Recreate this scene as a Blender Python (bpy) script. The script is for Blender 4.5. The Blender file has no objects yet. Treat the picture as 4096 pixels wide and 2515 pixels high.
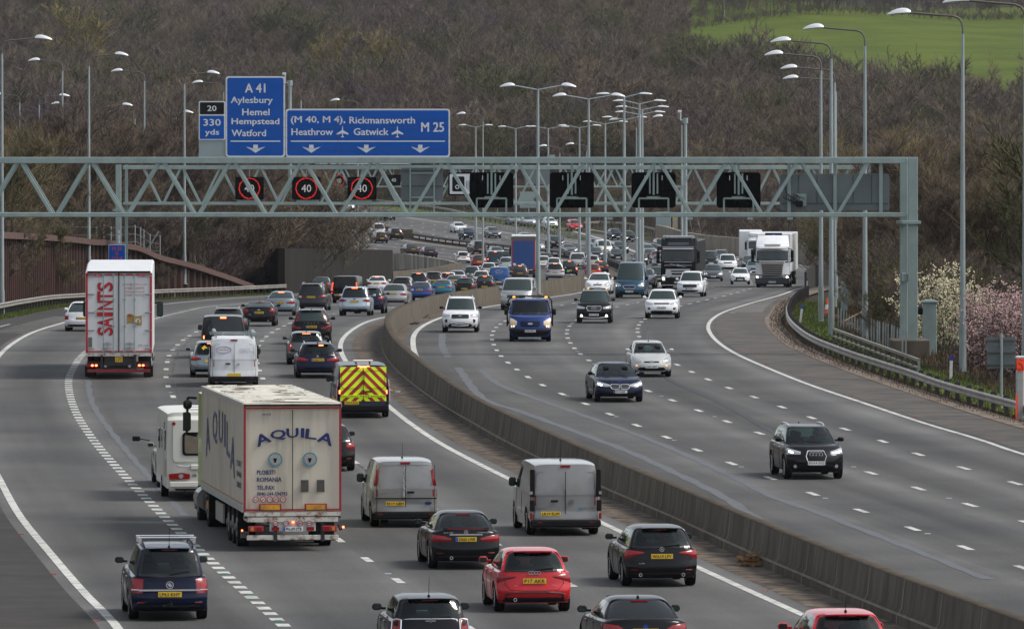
import bpy, math, random
from mathutils import Vector, Matrix
from math import radians as R, sin, cos, pi, sqrt
sc = bpy.context.scene
C = sc.collection
# ------------------------------------------------------------ camera, light, exposure
F, H, YH, XC = 30000.0, 10.4, 547.0, 2048.0      # focal length and horizon in 4096-wide pixels, eye height in metres
cam = bpy.data.cameras.new('camera'); co = bpy.data.objects.new('camera', cam); C.objects.link(co)
co.location = (0, 0, H); co.rotation_euler = (R(90), 0, 0)
cam.sensor_width = 36; cam.lens = F/4096*36; cam.shift_y = -(1257.5-YH)/4096
cam.clip_start = 1; cam.clip_end = 9000
sc.camera = co
SUN_EL, SUN_AZ = 50, 98                           # azimuth measured from +Y towards +X
w = bpy.data.worlds.new('World'); sc.world = w; w.use_nodes = True
nt = w.node_tree; bg = nt.nodes['Background']
sky = nt.nodes.new('ShaderNodeTexSky'); sky.sky_type = 'NISHITA'; sky.sun_disc = False
sky.sun_elevation = R(SUN_EL); sky.sun_rotation = R(SUN_AZ); sky.air_density = 1.0; sky.dust_density = 1.0; sky.ozone_density = 1.0
hs = nt.nodes.new('ShaderNodeHueSaturation'); hs.inputs['Saturation'].default_value = .35      # thin cloud takes the blue out of the sky light
nt.links.new(sky.outputs[0], hs.inputs['Color']); nt.links.new(hs.outputs[0], bg.inputs[0]); bg.inputs[1].default_value = 0.15
sl = bpy.data.lights.new('sun', 'SUN'); sl.energy = 2.0; sl.angle = R(16); sl.color = (1, .95, .87)
so = bpy.data.objects.new('sun', sl); C.objects.link(so)
az, el = R(SUN_AZ), R(SUN_EL)
so.rotation_euler = Vector((-sin(az)*cos(el), -cos(az)*cos(el), -sin(el))).to_track_quat('-Z', 'Y').to_euler()
sc.view_settings.view_transform = 'Standard'; sc.view_settings.look = 'None'
sc.view_settings.exposure = 0.45; sc.view_settings.gamma = 1
sc.render.engine = 'CYCLES'
cy = sc.cycles; cy.use_denoising = True; cy.max_bounces = 6; cy.diffuse_bounces = 2; cy.glossy_bounces = 3
cy.transmission_bounces = 3; cy.transparent_max_bounces = 10; cy.volume_bounces = 0; cy.caustics_reflective = False; cy.caustics_refractive = False
rnd = random.Random(7)

# ------------------------------------------------------------ materials
MATS = {}
def mat(name, col=(.5,.5,.5), rough=.6, metal=0, noise=0, nscale=3, col2=None, coat=0, emit=None, estr=0, bump=0, stretch=(1,1,1), spec=.5, coords='Object', ramp=(.35,.65)):
    if name in MATS: return MATS[name]
    m = bpy.data.materials.new(name); m.use_nodes = True; MATS[name] = m
    t = m.node_tree; b = t.nodes['Principled BSDF']
    b.inputs['Base Color'].default_value = (*col, 1); b.inputs['Roughness'].default_value = rough
    b.inputs['Metallic'].default_value = metal; b.inputs['Coat Weight'].default_value = coat
    b.inputs["Coat Roughness"].default_value = .08; b.inputs['Specular IOR Level'].default_value = spec if rough < .85 else min(spec, .12)
    if emit: b.inputs['Emission Color'].default_value = (*emit, 1); b.inputs['Emission Strength'].default_value = estr
    if noise or bump or col2:
        tc = t.nodes.new('ShaderNodeTexCoord'); mp = t.nodes.new('ShaderNodeMapping'); mp.inputs['Scale'].default_value = stretch
        t.links.new(tc.outputs[coords], mp.inputs[0])
        n = t.nodes.new('ShaderNodeTexNoise'); n.inputs['Scale'].default_value = nscale; n.inputs['Detail'].default_value = 8; n.inputs['Roughness'].default_value = .65
        t.links.new(mp.outputs[0], n.inputs[0])
        if noise or col2:
            c2 = col2 or tuple(max(0, c*(1-noise)) for c in col)
            r = t.nodes.new('ShaderNodeValToRGB'); r.color_ramp.elements[0].position = ramp[0]; r.color_ramp.elements[1].position = ramp[1]
            r.color_ramp.elements[0].color = (*c2, 1); r.color_ramp.elements[1].color = (*col, 1)
            t.links.new(n.outputs['Fac'], r.inputs[0]); t.links.new(r.outputs[0], b.inputs['Base Color'])
        if bump:
            bp = t.nodes.new('ShaderNodeBump'); bp.inputs['Strength'].default_value = bump; bp.inputs['Distance'].default_value = .02
            t.links.new(n.outputs['Fac'], bp.inputs['Height']); t.links.new(bp.outputs[0], b.inputs['Normal'])
    return m
def randmat(name, cols, rough=.9):
    """bark or twig colour picked per tree through Object Info random"""
    m = bpy.data.materials.new(name); m.use_nodes = True; t = m.node_tree; b = t.nodes['Principled BSDF']
    b.inputs['Roughness'].default_value = rough; b.inputs['Specular IOR Level'].default_value = .1
    oi = t.nodes.new('ShaderNodeObjectInfo'); r = t.nodes.new('ShaderNodeValToRGB'); e = r.color_ramp.elements
    while len(e) < len(cols): e.new(.5)
    for i, c in enumerate(cols): e[i].position = i/(len(cols)-1); e[i].color = (*c, 1)
    t.links.new(oi.outputs['Random'], r.inputs[0])
    g = t.nodes.new('ShaderNodeNewGeometry'); n = t.nodes.new('ShaderNodeTexNoise'); n.inputs['Scale'].default_value = .013; n.inputs['Detail'].default_value = 5
    t.links.new(g.outputs['Position'], n.inputs[0])
    mx = t.nodes.new('ShaderNodeMix'); mx.data_type = 'RGBA'; mx.blend_type = 'MULTIPLY'; mx.inputs[0].default_value = .8
    r2 = t.nodes.new('ShaderNodeValToRGB'); r2.color_ramp.elements[0].position = .35; r2.color_ramp.elements[1].position = .65
    r2.color_ramp.elements[0].color = (.80, .74, .84, 1); r2.color_ramp.elements[1].color = (1.15, 1.12, .82, 1)
    t.links.new(n.outputs['Fac'], r2.inputs[0]); t.links.new(r.outputs[0], mx.inputs[6]); t.links.new(r2.outputs[0], mx.inputs[7])
    t.links.new(mx.outputs[2], b.inputs['Base Color']); MATS[name] = m; return m
def glassmat(name, tint, refl=.0):
    m = bpy.data.materials.new(name); m.use_nodes = True; t = m.node_tree; t.nodes.remove(t.nodes['Principled BSDF'])
    tr = t.nodes.new('ShaderNodeBsdfTransparent'); tr.inputs[0].default_value = (*tint, 1)
    gl = t.nodes.new('ShaderNodeBsdfGlossy'); gl.inputs['Roughness'].default_value = .03; gl.inputs[0].default_value = (.9, .95, .95, 1)
    fr = t.nodes.new('ShaderNodeFresnel'); fr.inputs[0].default_value = 1.45
    mx = t.nodes.new('ShaderNodeMixShader'); t.links.new(fr.outputs[0], mx.inputs[0]); t.links.new(tr.outputs[0], mx.inputs[1]); t.links.new(gl.outputs[0], mx.inputs[2])
    t.links.new(mx.outputs[0], t.nodes['Material Output'].inputs[0]); MATS[name] = m; return m
GL = glassmat('car_glass', (.40, .56, .53))
GLD = mat('dark_glass', (.008, .011, .012), .06, coat=0, spec=.45)
GLM = mat('screen_glass', (.020, .034, .032), .05, spec=.55)
BLK = mat('black_plastic', (.007, .007, .008), .6, noise=.3, spec=.2)
RUB = mat('tyre_rubber', (.010, .010, .010), .85, noise=.3, nscale=8)
RIM = mat('alloy', (.55, .55, .56), .3, .4)
CHR = mat('chrome', (.72, .73, .75), .22, .55)
GALV = mat('galvanised', (.31, .385, .365), .5, .25, noise=.22, nscale=1.6, stretch=(1,1,.5))
GALVP = mat('pole_grey', (.33, .38, .38), .55, .2, noise=.28, nscale=2.5, stretch=(1,1,.3), bump=.1)
RED = mat('red_lens', (.26, .004, .006), .25, coat=.3)
REDL = mat('red_lens_lit', (.8, .02, .01), .3, emit=(1, .06, .02), estr=2.2)
BRK = mat('brake_glow', (1, .1, .05), .4, emit=(1, .12, .04), estr=7)
CLR = mat('clear_lens', (.42, .44, .46), .12, .3, coat=1)
LIT = mat('headlamp_lit', (1, .97, .9), .3, emit=(1, .95, .85), estr=7)
AMB = mat('amber_lit', (1, .4, .05), .3, emit=(1, .38, .05), estr=1.6)
YPL = mat('yellow_plate', (.78, .5, .03), .5)
WPL = mat('white_plate', (.75, .75, .73), .5)
INK = mat('plate_ink', (.01, .01, .012), .5)
EUB = mat('plate_blue', (.02, .08, .45), .5)
WHITE = mat('white_line', (.56, .55, .51), .8, noise=.3, nscale=2.2, col2=(.27, .265, .25), ramp=(.33, .55))
SIGNW = mat('sign_white', (.62, .64, .66), .5)
SIGNB = mat('sign_blue', (.002, .085, .40), .6, noise=.1, nscale=.8, spec=.15)
SIGNK = mat('sign_black', (.005, .005, .006), .6, spec=.15)
PAINTS = {'black': ((.005,.005,.006), .1), 'navy': ((.003,.007,.030), .2), 'blue': ((.012,.05,.22), .3), 'midblue': ((.006,.035,.19), .3), 'teal': ((.01,.17,.27), .35),
 'petrol': ((.02,.075,.13), .35), 'white': ((.80,.81,.82), 0), 'silver': ((.40,.41,.41), .55), 'dirtysilver': ((.27,.268,.265), .3), 'grey': ((.10,.105,.11), .5), 'dgrey': ((.035,.036,.04), .5),
 'red': ((.52,.006,.012), .1), 'darkred': ((.25,.012,.014), .2), 'paleblue': ((.42,.50,.56), .4), 'steel': ((.22,.27,.30), .5), 'greygreen': ((.10,.115,.12), .5), 'beige': ((.35,.31,.26), .3),
 'cream': ((.62,.58,.50), 0), 'lime': ((.42,.60,.03), 0), 'offwhite': ((.52,.53,.51), .15), 'vanblue': ((.01,.09,.30), .2), 'gold': ((.3,.24,.12), .5)}
def paint(n):
    c, me = PAINTS[n]
    dk = max(c) < .05
    return mat('paint_'+n, c, .36, me, noise=.14, nscale=2.2, coat=.42 if dk else .65, spec=.08 if dk else .25)

# ------------------------------------------------------------ mesh builder
class MB:
    def __init__(s): s.v = []; s.f = []; s.m = []; s.uv = None
    def face(s, idx, mi=0): s.f.append(tuple(idx)); s.m.append(mi)
    def box(s, c, d, mi=0, bev=0, M=None):
        hx, hy, hz = d[0]/2, d[1]/2, d[2]/2; b = min(bev, hx*.9, hy*.9, hz*.9); n = len(s.v)
        T = (lambda p: M @ Vector(p)) if M else (lambda p: p)
        if b <= 0:
            for x in (-hx, hx):
                for y in (-hy, hy):
                    for z in (-hz, hz): s.v.append(tuple(T((c[0]+x, c[1]+y, c[2]+z))))
            for q in ((0,1,3,2),(4,6,7,5),(0,4,5,1),(2,3,7,6),(0,2,6,4),(1,5,7,3)): s.face([n+i for i in q], mi)
            return
        ids = {}
        for x in (-1, 1):
            for y in (-1, 1):
                for z in (-1, 1):
                    for a in range(3):
                        p = [x*hx, y*hy, z*hz]
                        for k in range(3):
                            if k != a: p[k] -= (x, y, z)[k]*b
                        ids[x, y, z, a] = len(s.v); s.v.append(tuple(T((c[0]+p[0], c[1]+p[1], c[2]+p[2]))))
        def g(*k): return ids[k]
        for a in range(3):
            o = [k for k in range(3) if k != a]
            for sg in (-1, 1):
                q = []
                for e, h in ((-1,-1),(1,-1),(1,1),(-1,1)):
                    k = [0,0,0]; k[a] = sg; k[o[0]] = e; k[o[1]] = h; q.append(g(*k, a))
                s.face(q if (sg > 0) == (a != 1) else q[::-1], mi)
        for a in range(3):
            o = [k for k in range(3) if k != a]
            for e in (-1, 1):
                for h in (-1, 1):
                    k0 = [0,0,0]; k0[a] = -1; k0[o[0]] = e; k0[o[1]] = h; k1 = list(k0); k1[a] = 1
                    s.face([g(*k0, o[0]), g(*k1, o[0]), g(*k1, o[1]), g(*k0, o[1])], mi)
        for x in (-1, 1):
            for y in (-1, 1):
                for z in (-1, 1): s.face([g(x,y,z,0), g(x,y,z,1), g(x,y,z,2)], mi)
    def tube(s, p0, p1, r0, r1=None, n=8, mi=0, cap=True):
        r1 = r0 if r1 is None else r1; p0 = Vector(p0); p1 = Vector(p1); d = (p1-p0)
        if d.length < 1e-6: return
        d.normalize(); a = d.orthogonal().normalized(); b = d.cross(a); k = len(s.v)
        for p, r in ((p0, r0), (p1, r1)):
            for i in range(n):
                t = 2*pi*i/n; s.v.append(tuple(p + a*(r*cos(t)) + b*(r*sin(t))))
        for i in range(n): j = (i+1) % n; s.face((k+i, k+j, k+n+j, k+n+i), mi)
        if cap: s.face([k+i for i in range(n)][::-1], mi); s.face([k+n+i for i in range(n)], mi)
    def path(s, pts, rs, n=8, mi=0):
        for i in range(len(pts)-1):
            s.tube(pts[i], pts[i+1], rs[i] if isinstance(rs, (list, tuple)) else rs, rs[i+1] if isinstance(rs, (list, tuple)) else rs, n, mi)
    def prism(s, o, y0, y1, mi=0, M=None):
        """closed outline in the xz plane, thickness along y"""
        k = len(s.v); n = len(o); T = (lambda p: M @ Vector(p)) if M else (lambda p: p)
        for y in (y0, y1):
            for x, z in o: s.v.append(tuple(T((x, y, z))))
        s.face([k+i for i in range(n)], mi); s.face([k+n+i for i in range(n)][::-1], mi)
        for i in range(n): j = (i+1) % n; s.face((k+j, k+i, k+n+i, k+n+j), mi)
    def ring(s, cx, cz, r0, r1, y0, y1, n=24, mi=0):
        k = len(s.v)
        for y in (y0, y1):
            for r in (r0, r1):
                for i in range(n): t = 2*pi*i/n; s.v.append((cx+r*cos(t), y, cz+r*sin(t)))
        for i in range(n):
            j = (i+1) % n
            s.face((k+i, k+n+i, k+n+j, k+j), mi); s.face((k+n+i, k+3*n+i, k+3*n+j, k+n+j), mi)
            s.face((k+i, k+j, k+2*n+j, k+2*n+i), mi); s.face((k+2*n+i, k+2*n+j, k+3*n+j, k+3*n+i), mi)
    def grid(s, rows, mi=0, flip=False):
        k = len(s.v); nr = len(rows); nc = len(rows[0])
        for r in rows: s.v.extend(tuple(p) for p in r)
        for i in range(nr-1):
            for j in range(nc-1):
                q = (k+i*nc+j, k+i*nc+j+1, k+(i+1)*nc+j+1, k+(i+1)*nc+j); s.face(q[::-1] if flip else q, mi)
    def sweep(s, path, prof, mi=0, closed=True):
        """path: list of (point, right-vector); prof: list of (offset to the right, height)"""
        rows = []
        for p, r in path: rows.append([(p[0]+r[0]*a, p[1]+r[1]*a, p[2]+b) for a, b in (prof+[prof[0]] if closed else prof)])
        s.grid(rows, mi)
    def build(s, name, mats, parent=None, smooth=None, M=None):
        me = bpy.data.meshes.new(name)
        me.from_pydata([tuple(M @ Vector(p)) for p in s.v] if M else s.v, [], s.f)
        for m in (mats if isinstance(mats, (list, tuple)) else [mats]): me.materials.append(m)
        if any(s.m): me.polygons.foreach_set('material_index', s.m)
        if smooth:
            me.polygons.foreach_set('use_smooth', [True]*len(me.polygons)); me.set_sharp_from_angle(angle=R(smooth))
        me.update()
        o = bpy.data.objects.new(name, me); C.objects.link(o)
        if parent: o.parent = parent
        return o
def tag(o, label=None, cat=None, group=None, kind=None):
    if label: o['label'] = label
    if cat: o['category'] = cat
    if group: o['group'] = group
    if kind: o['kind'] = kind
    return o
def empty(name, loc=(0,0,0), rz=0):
    o = bpy.data.objects.new(name, None); C.objects.link(o); o.location = loc; o.rotation_euler = (0, 0, rz); o.empty_display_size = .3
    return o
def rrect(x0, x1, z0, z1, r, n=4):
    o = []
    for cx, cz, a in ((x1-r, z1-r, 0), (x0+r, z1-r, 90), (x0+r, z0+r, 180), (x1-r, z0+r, 270)):
        for i in range(n+1): t = R(a+90*i/n); o.append((cx+r*cos(t), cz+r*sin(t)))
    return o
FONTC = {}
def txtmesh(s, bold=0.0, extr=.0, spacing=1.0):
    key = (s, spacing)
    if key not in FONTC:
        cu = bpy.data.curves.new('lettering', 'FONT'); cu.body = s; cu.resolution_u = 2; cu.space_character = spacing
        ob = bpy.data.objects.new('lettering', cu); C.objects.link(ob); bpy.context.view_layer.update()
        me = bpy.data.meshes.new_from_object(ob); C.objects.unlink(ob); bpy.data.objects.remove(ob)
        vs = [v.co.copy() for v in me.vertices]; fs = [tuple(p.vertices) for p in me.polygons]
        xs = [v.x for v in vs]; ys = [v.y for v in vs]
        FONTC[key] = (vs, fs, min(xs), max(xs), min(ys), max(ys)); bpy.data.meshes.remove(me)
    return FONTC[key]
def addtxt(mb, s, x0, x1, z0, z1, y, mi=0, face=-1, bold=.0, shear=0, M=None, spacing=1.0, rot=False):
    """lettering scaled into the box x0..x1, z0..z1 on the plane y, facing -y (face=-1) or +y (face=1)"""
    vs, fs, a0, a1, b0, b1 = txtmesh(s, bold, 0, spacing); k = len(mb.v)
    wt = bold*(z1-z0 if not rot else x1-x0)*.7; sh = [(0, 0)] if bold <= 0 else [(-wt, 0), (wt, 0), (0, wt*.5), (0, -wt*.5)]
    for q, (ox, oz) in enumerate(sh):
        k = len(mb.v)
        for v in vs:
            tx = (v.x-a0)/(a1-a0); tz = (v.y-b0)/(b1-b0)
            if rot: tx, tz = 1-tz, tx
            x = x0+(x1-x0)*tx + shear*(tz-.5)+ox; z = z0+(z1-z0)*tz+oz
            if face > 0: x = x0+x1-x
            p = Vector((x, y+face*.0012*q, z)); mb.v.append(tuple(M @ p if M else p))
        for f in fs: mb.face([k+i for i in f], mi)

# ------------------------------------------------------------ the lie of the road, metres
def interp(tab):
    xs = [p[0] for p in tab]; zs = [p[1] for p in tab]; n = len(xs)
    m = [0]*n
    for i in range(n):
        if i == 0: m[i] = (zs[1]-zs[0])/(xs[1]-xs[0])
        elif i == n-1: m[i] = (zs[-1]-zs[-2])/(xs[-1]-xs[-2])
        else: m[i] = (zs[i+1]-zs[i-1])/(xs[i+1]-xs[i-1])
    def f(x):
        if x <= xs[0]: return zs[0]+(x-xs[0])*m[0]
        if x >= xs[-1]: return zs[-1]+(x-xs[-1])*m[-1]
        i = 0
        while xs[i+1] < x: i += 1
        h = xs[i+1]-xs[i]; t = (x-xs[i])/h
        return (2*t**3-3*t*t+1)*zs[i]+(t**3-2*t*t+t)*h*m[i]+(-2*t**3+3*t*t)*zs[i+1]+(t**3-t*t)*h*m[i+1]
    return f
_L = interp([(0,-.3),(150,-.3),(200,-.3),(250,-.05),(310,.6),(370,.6),(420,.2),(470,-.5),(500,-.9),(540,-1.6),(580,-2.2),(640,-3.0),(720,-3.9),(820,-4.7),(880,-4.7),(940,-4.4),(1000,-3.7),(1060,-2.4),(1150,-1.0),(1300,1.0),(1500,3)])
_R = interp([(0,-.3),(150,-.3),(200,-.3),(250,0),(310,.4),(370,.5),(430,.2),(480,-.15),(512,-.4),(543,-.6),(585,-1.2),(620,-2.0),(676,-2.7),(769,-3.5),(870,-4.2),(940,-4.2),(1000,-3.5),(1060,-2.4),(1150,-1.0),(1300,1.0),(1500,3)])
KL = [_L(5*i) for i in range(301)]; KR = [_R(5*i) for i in range(301)]
def zside(Y, right):
    K = KR if right else KL; t = min(max(Y/5, 0), 299.99); i = int(t); return K[i]+(K[i+1]-K[i])*(t-i)
Xc = interp([(100,16.2),(130,12.7),(164,8.9),(187,6.6),(207,4.7),(222,3.1),(254,-.1),(282,-2.5),(310,-4.3),(334,-5.35),(362,-6.0),(385,-6.05),(412,-5.5),(432,-4.8),(453,-3.4),(470,-1.9),(498,.9),(521,3.2),(550,5.6),(585,8.2),(620,10.3),(650,11.4),(700,12.2),(750,12.6),(800,12.8),(850,12.5),(875,11.8),(898,10.2),(920,7.4),(945,2.6),(970,-3.2),(1000,-10.3),(1030,-16.8),(1090,-28.5),(1200,-52),(1400,-95)])
def zg(X, Y): return zside(Y, X > Xc(Y))
def up(x, y, right=None, h=0):
    """4096-wide picture pixel to the point of the road it shows (h: height above the road)"""
    rt = right
    def one(rt):
        a, b = 60., 1490.
        for _ in range(40):
            c = (a+b)/2
            if YH+(H-h-zside(c, rt))*F/c > y: a = c
            else: b = c
        return ((x-XC)*a/F, a)
    if rt is None:
        p = one(True)
        if p[0] > Xc(p[1]): return p
        return one(False)
    return one(rt)
def pl(pts, right): return [up(p[0], p[1], right) for p in pts]
_s = lambda t: [(b, a) for a, b in t]
L5 = interp([(120,11.5),(169,6.43),(187,4.6),(208,2.44),(234,-.31),(254,-2.37),(268,-3.61),(282,-4.7),(300,-5.95),(334,-7.55),(359,-8.15),(385,-8.15),(412,-7.8),(430,-7.1),(453,-5.5),(470,-4.0),(498,-1.2),(521,1.1),(550,3.5),(585,6.1),(620,8.2),(650,9.3),(700,10.1),(750,10.5),(800,10.7),(850,10.3),(875,9.6),(898,8.0),(920,5.2),(945,.3),(970,-5.6),(1000,-12.6),(1030,-19.2),(1090,-31),(1200,-54)])
L2 = interp([(120,-.5),(165,-5.07),(186,-7.25),(209,-9.6),(233,-12.0),(256,-14.25),(278,-16.2),(301,-17.8),(320,-18.65),(338,-19.25),(370,-19.75),(413,-19.95),(447,-20.2),(485,-20.3),(520,-19.6),(545,-18.5),(580,-16),(620,-12.2),(660,-8.6),(710,-5),(760,-2.7),(810,-1.8),(850,-1.8),(875,-2.4),(898,-4),(920,-6.7),(945,-11.4),(970,-17.4),(1000,-24.6),(1030,-31),(1090,-43),(1200,-66)])
def lerpf(f, g, t): return lambda Y: f(Y)*(1-t)+g(Y)*t
L3, L4 = lerpf(L2, L5, .335), lerpf(L2, L5, .668)
L1 = interp([(120,-4.6),(163,-8.54),(177,-10.13),(193,-11.88),(211,-13.84),(230,-15.67),(253,-17.82),(286,-20.2),(315,-21.9),(337,-22.95),(359,-23.7),(379,-24.1),(403,-24.2),(437,-24.4),(480,-24.6),(520,-24.7),(560,-24.2),(597,-22.3),(613,-20.8),(640,-17.7),(680,-13.9),(750,-9.2),(810,-5.6)])
R1 = interp([(120,16.2),(164,11.1),(187,8.8),(207,6.9),(222,5.2),(254,2.0),(282,-.7),(298,-2.2),(311,-3.15),(336,-4.25),(365,-4.82),(383,-4.87),(401,-4.6),(420,-3.99),(440,-2.9),(453,-1.93),(466,-.75),(498,2.36),(521,4.67),(550,7.1),(585,9.7),(620,11.8),(650,12.9),(700,13.7),(750,14.1),(800,14.3),(850,14),(875,13.3),(898,11.7),(920,8.9),(945,4.1),(970,-1.7),(1000,-8.8),(1030,-15.3),(1090,-27),(1200,-50)])
R5 = interp([(120,31.5),(164,26.2),(187,23.6),(222,19.6),(246,16.82),(257,15.97),(268,14.86),(287,13.3),(304,12.0),(325,10.9),(343,10.2),(362,9.92),(381,10.04),(398,10.42),(417,11.16),(439,12.42),(472,15.0),(510,18.2),(563,22.3),(620,26.6),(700,30.2),(780,32),(840,32.5),(880,31),(910,28.3),(940,24.6),(965,20.9),(995,17.0),(1040,11.5)])
RM = interp([(900,27),(945,18.6),(970,13),(978,11.02),(998,7.2),(1013,3.75),(1039,-1.5),(1067,-6.6),(1114,-15.8),(1149,-23),(1200,-33.5)])   # main line right edge beyond the slip road
def RE(Y): return R5(Y) if Y < 955 else RM(Y)
RA, RB, RC = [(lambda t: (lambda Y: R1(Y)+(min(R5(Y), R1(Y)+17.5 if Y < 900 else 99)-R1(Y))*t if Y < 955 else R1(Y)+(RM(Y)-R1(Y))*t))(t) for t in (.262, .514, .755)]
YS = [float(y) for y in range(120, 1201, 5)]
_REL = interp([(120,-9.5),(163,-13),(211,-17.5),(254,-21.5),(288,-24),(342,-27.2),(383,-28.3),(429,-28.4),(466,-29.2),(502,-29.4),(550,-29.2),(580,-27),(598,-25.2),(620,-22.3),(636,-20.3),(650,-18.8),(700,-15),(750,-11.9),(800,-8.9),(850,-7.5),(900,-9.5),(945,-16.5),(1000,-30),(1090,-49),(1200,-72)])
def road_edge_l(Y):   # left limit of the tarmac
    return _REL(Y)
_RER = interp([(120,38.5),(200,26.5),(246,20.6),(266,18.7),(283,17.3),(300,16.1),(316,15.2),(333,14.45),(356,13.85),(386,14.1),(414,14.8),(433,15.7),(455,16.7),(486,18.4),(520,21),(563,25.5),(620,30),(700,33.5),(780,35.2),(840,35.6),(880,34.2),(910,31.6),(940,27.8),(965,24.2),(995,19.5),(1040,9),(1067,1.5),(1114,-9),(1200,-27)])
def road_edge_r(Y): return _RER(Y)
_rel = {y: road_edge_l(y) for y in YS}; _rer = {y: road_edge_r(y) for y in YS}
def strip(mb, fa, fb, ys, dz, n=1, mi=0, rt=None, raw=False):
    rows = []
    for y in ys:
        a, b = fa(y), fb(y); row = []
        for i in range(n+1):
            x = a+(b-a)*i/n; r = rt if rt is not None else x > Xc(y); row.append((x, y, zside(y, r)+dz))
        rows.append(row)
    mb.grid(rows, mi)
def tangent(f, Y): return Vector(((f(Y+2)-f(Y-2))/4, 1, 0)).normalized()
_WY = interp([(-120,448),(0,474),(150,516),(340,560),(615,594),(850,616),(1014,640),(1140,652),(1350,700),(1559,753)])
def wallY(x): return _WY(min(max(x, -120), 1559))
# ------------------------------------------------------------ terrain
HZ = interp([(1200,-2.2),(1300,1.2),(1400,3),(1500,5.5),(1600,10),(1700,15.5),(1800,21),(1900,27),(2000,33),(2100,39),(2200,45),(2300,50),(2450,57),(2700,72),(3100,92)])
def zt(X, Y):
    if Y < 1200:
        if X < Xc(Y): z = zside(Y, False)
        else: z = zside(Y, True)
        e = road_edge_l(min(Y, 1200)); d = e-X
        z -= .06
        px = X*F/max(Y, 1)+XC; wy = wallY(px)
        if d > .5 and 450 < Y < 940 and px < 830 and Y > wy+5: z += (-.1-z)*min(1, (Y-wy-5)/8)*max(0, min(1, (wy+85-Y)/40))
        d = X-road_edge_r(min(Y, 1200))
        if d > 5: z -= min(1, (d-5)/12)*1.6*max(0, min(1, (Y-300)/60))
        return z
    return HZ(Y)+sin(X*.021+1)*2.2*min(1, (Y-1200)/300)+sin(X*.05+Y*.013)*1.0*min(1, (Y-1200)/200)
g = MB(); ys = [0.0, 60.0]+YS+[1230.0+40*i for i in range(50)]
rows = []
ys = [-120.0]+ys
for y in ys:
    if y <= 1200:
        l, r = road_edge_l(max(y, 120)), road_edge_r(max(y, 120)); c = Xc(max(y, 120))
        xs = [-420,-200,-120,-80,l-30,l-20,l-14,l-10.5,l-8,l-6,l-4,l-3,l-1.5,l+1,c-.3,c+.3,r-1,r+1.5,r+4,r+7,r+10,r+14,r+20,r+30,90,130,220,420]
    else: xs = [-420+840*i/27 for i in range(28)]
    rows.append([(x, y, (zt(x, y)-.10) if (y <= 1200 and l < x < r) else zt(x, y)) for x in xs])
g.grid(rows)
m = mat('verge_ground', (.040,.031,.020), .95, noise=.3, nscale=.35, col2=(.030,.034,.014), bump=.4, ramp=(.42,.58))
tag(g.build('ground', m, smooth=80), kind='structure')
# unseen high ground behind and beside the camera, added to darken reflections
hb = MB(); rows = []
for q, (rr_, hh) in enumerate(((90, -6), (115, 14), (150, 34), (230, 50), (420, 60))): rows.append([(rr_*1.25*sin(R(a)), rr_*cos(R(a)), hh*(1+.25*sin(a*.11+q)) if abs(180-a) < 95 else hh*.4) for a in range(62, 300, 7)])
hb.grid(rows); tag(hb.build('added_hill_ring', mat('hill_ring_cover', (.045,.040,.028), .95, noise=.3, nscale=.05, col2=(.028,.026,.018)), smooth=80), kind='structure')
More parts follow.
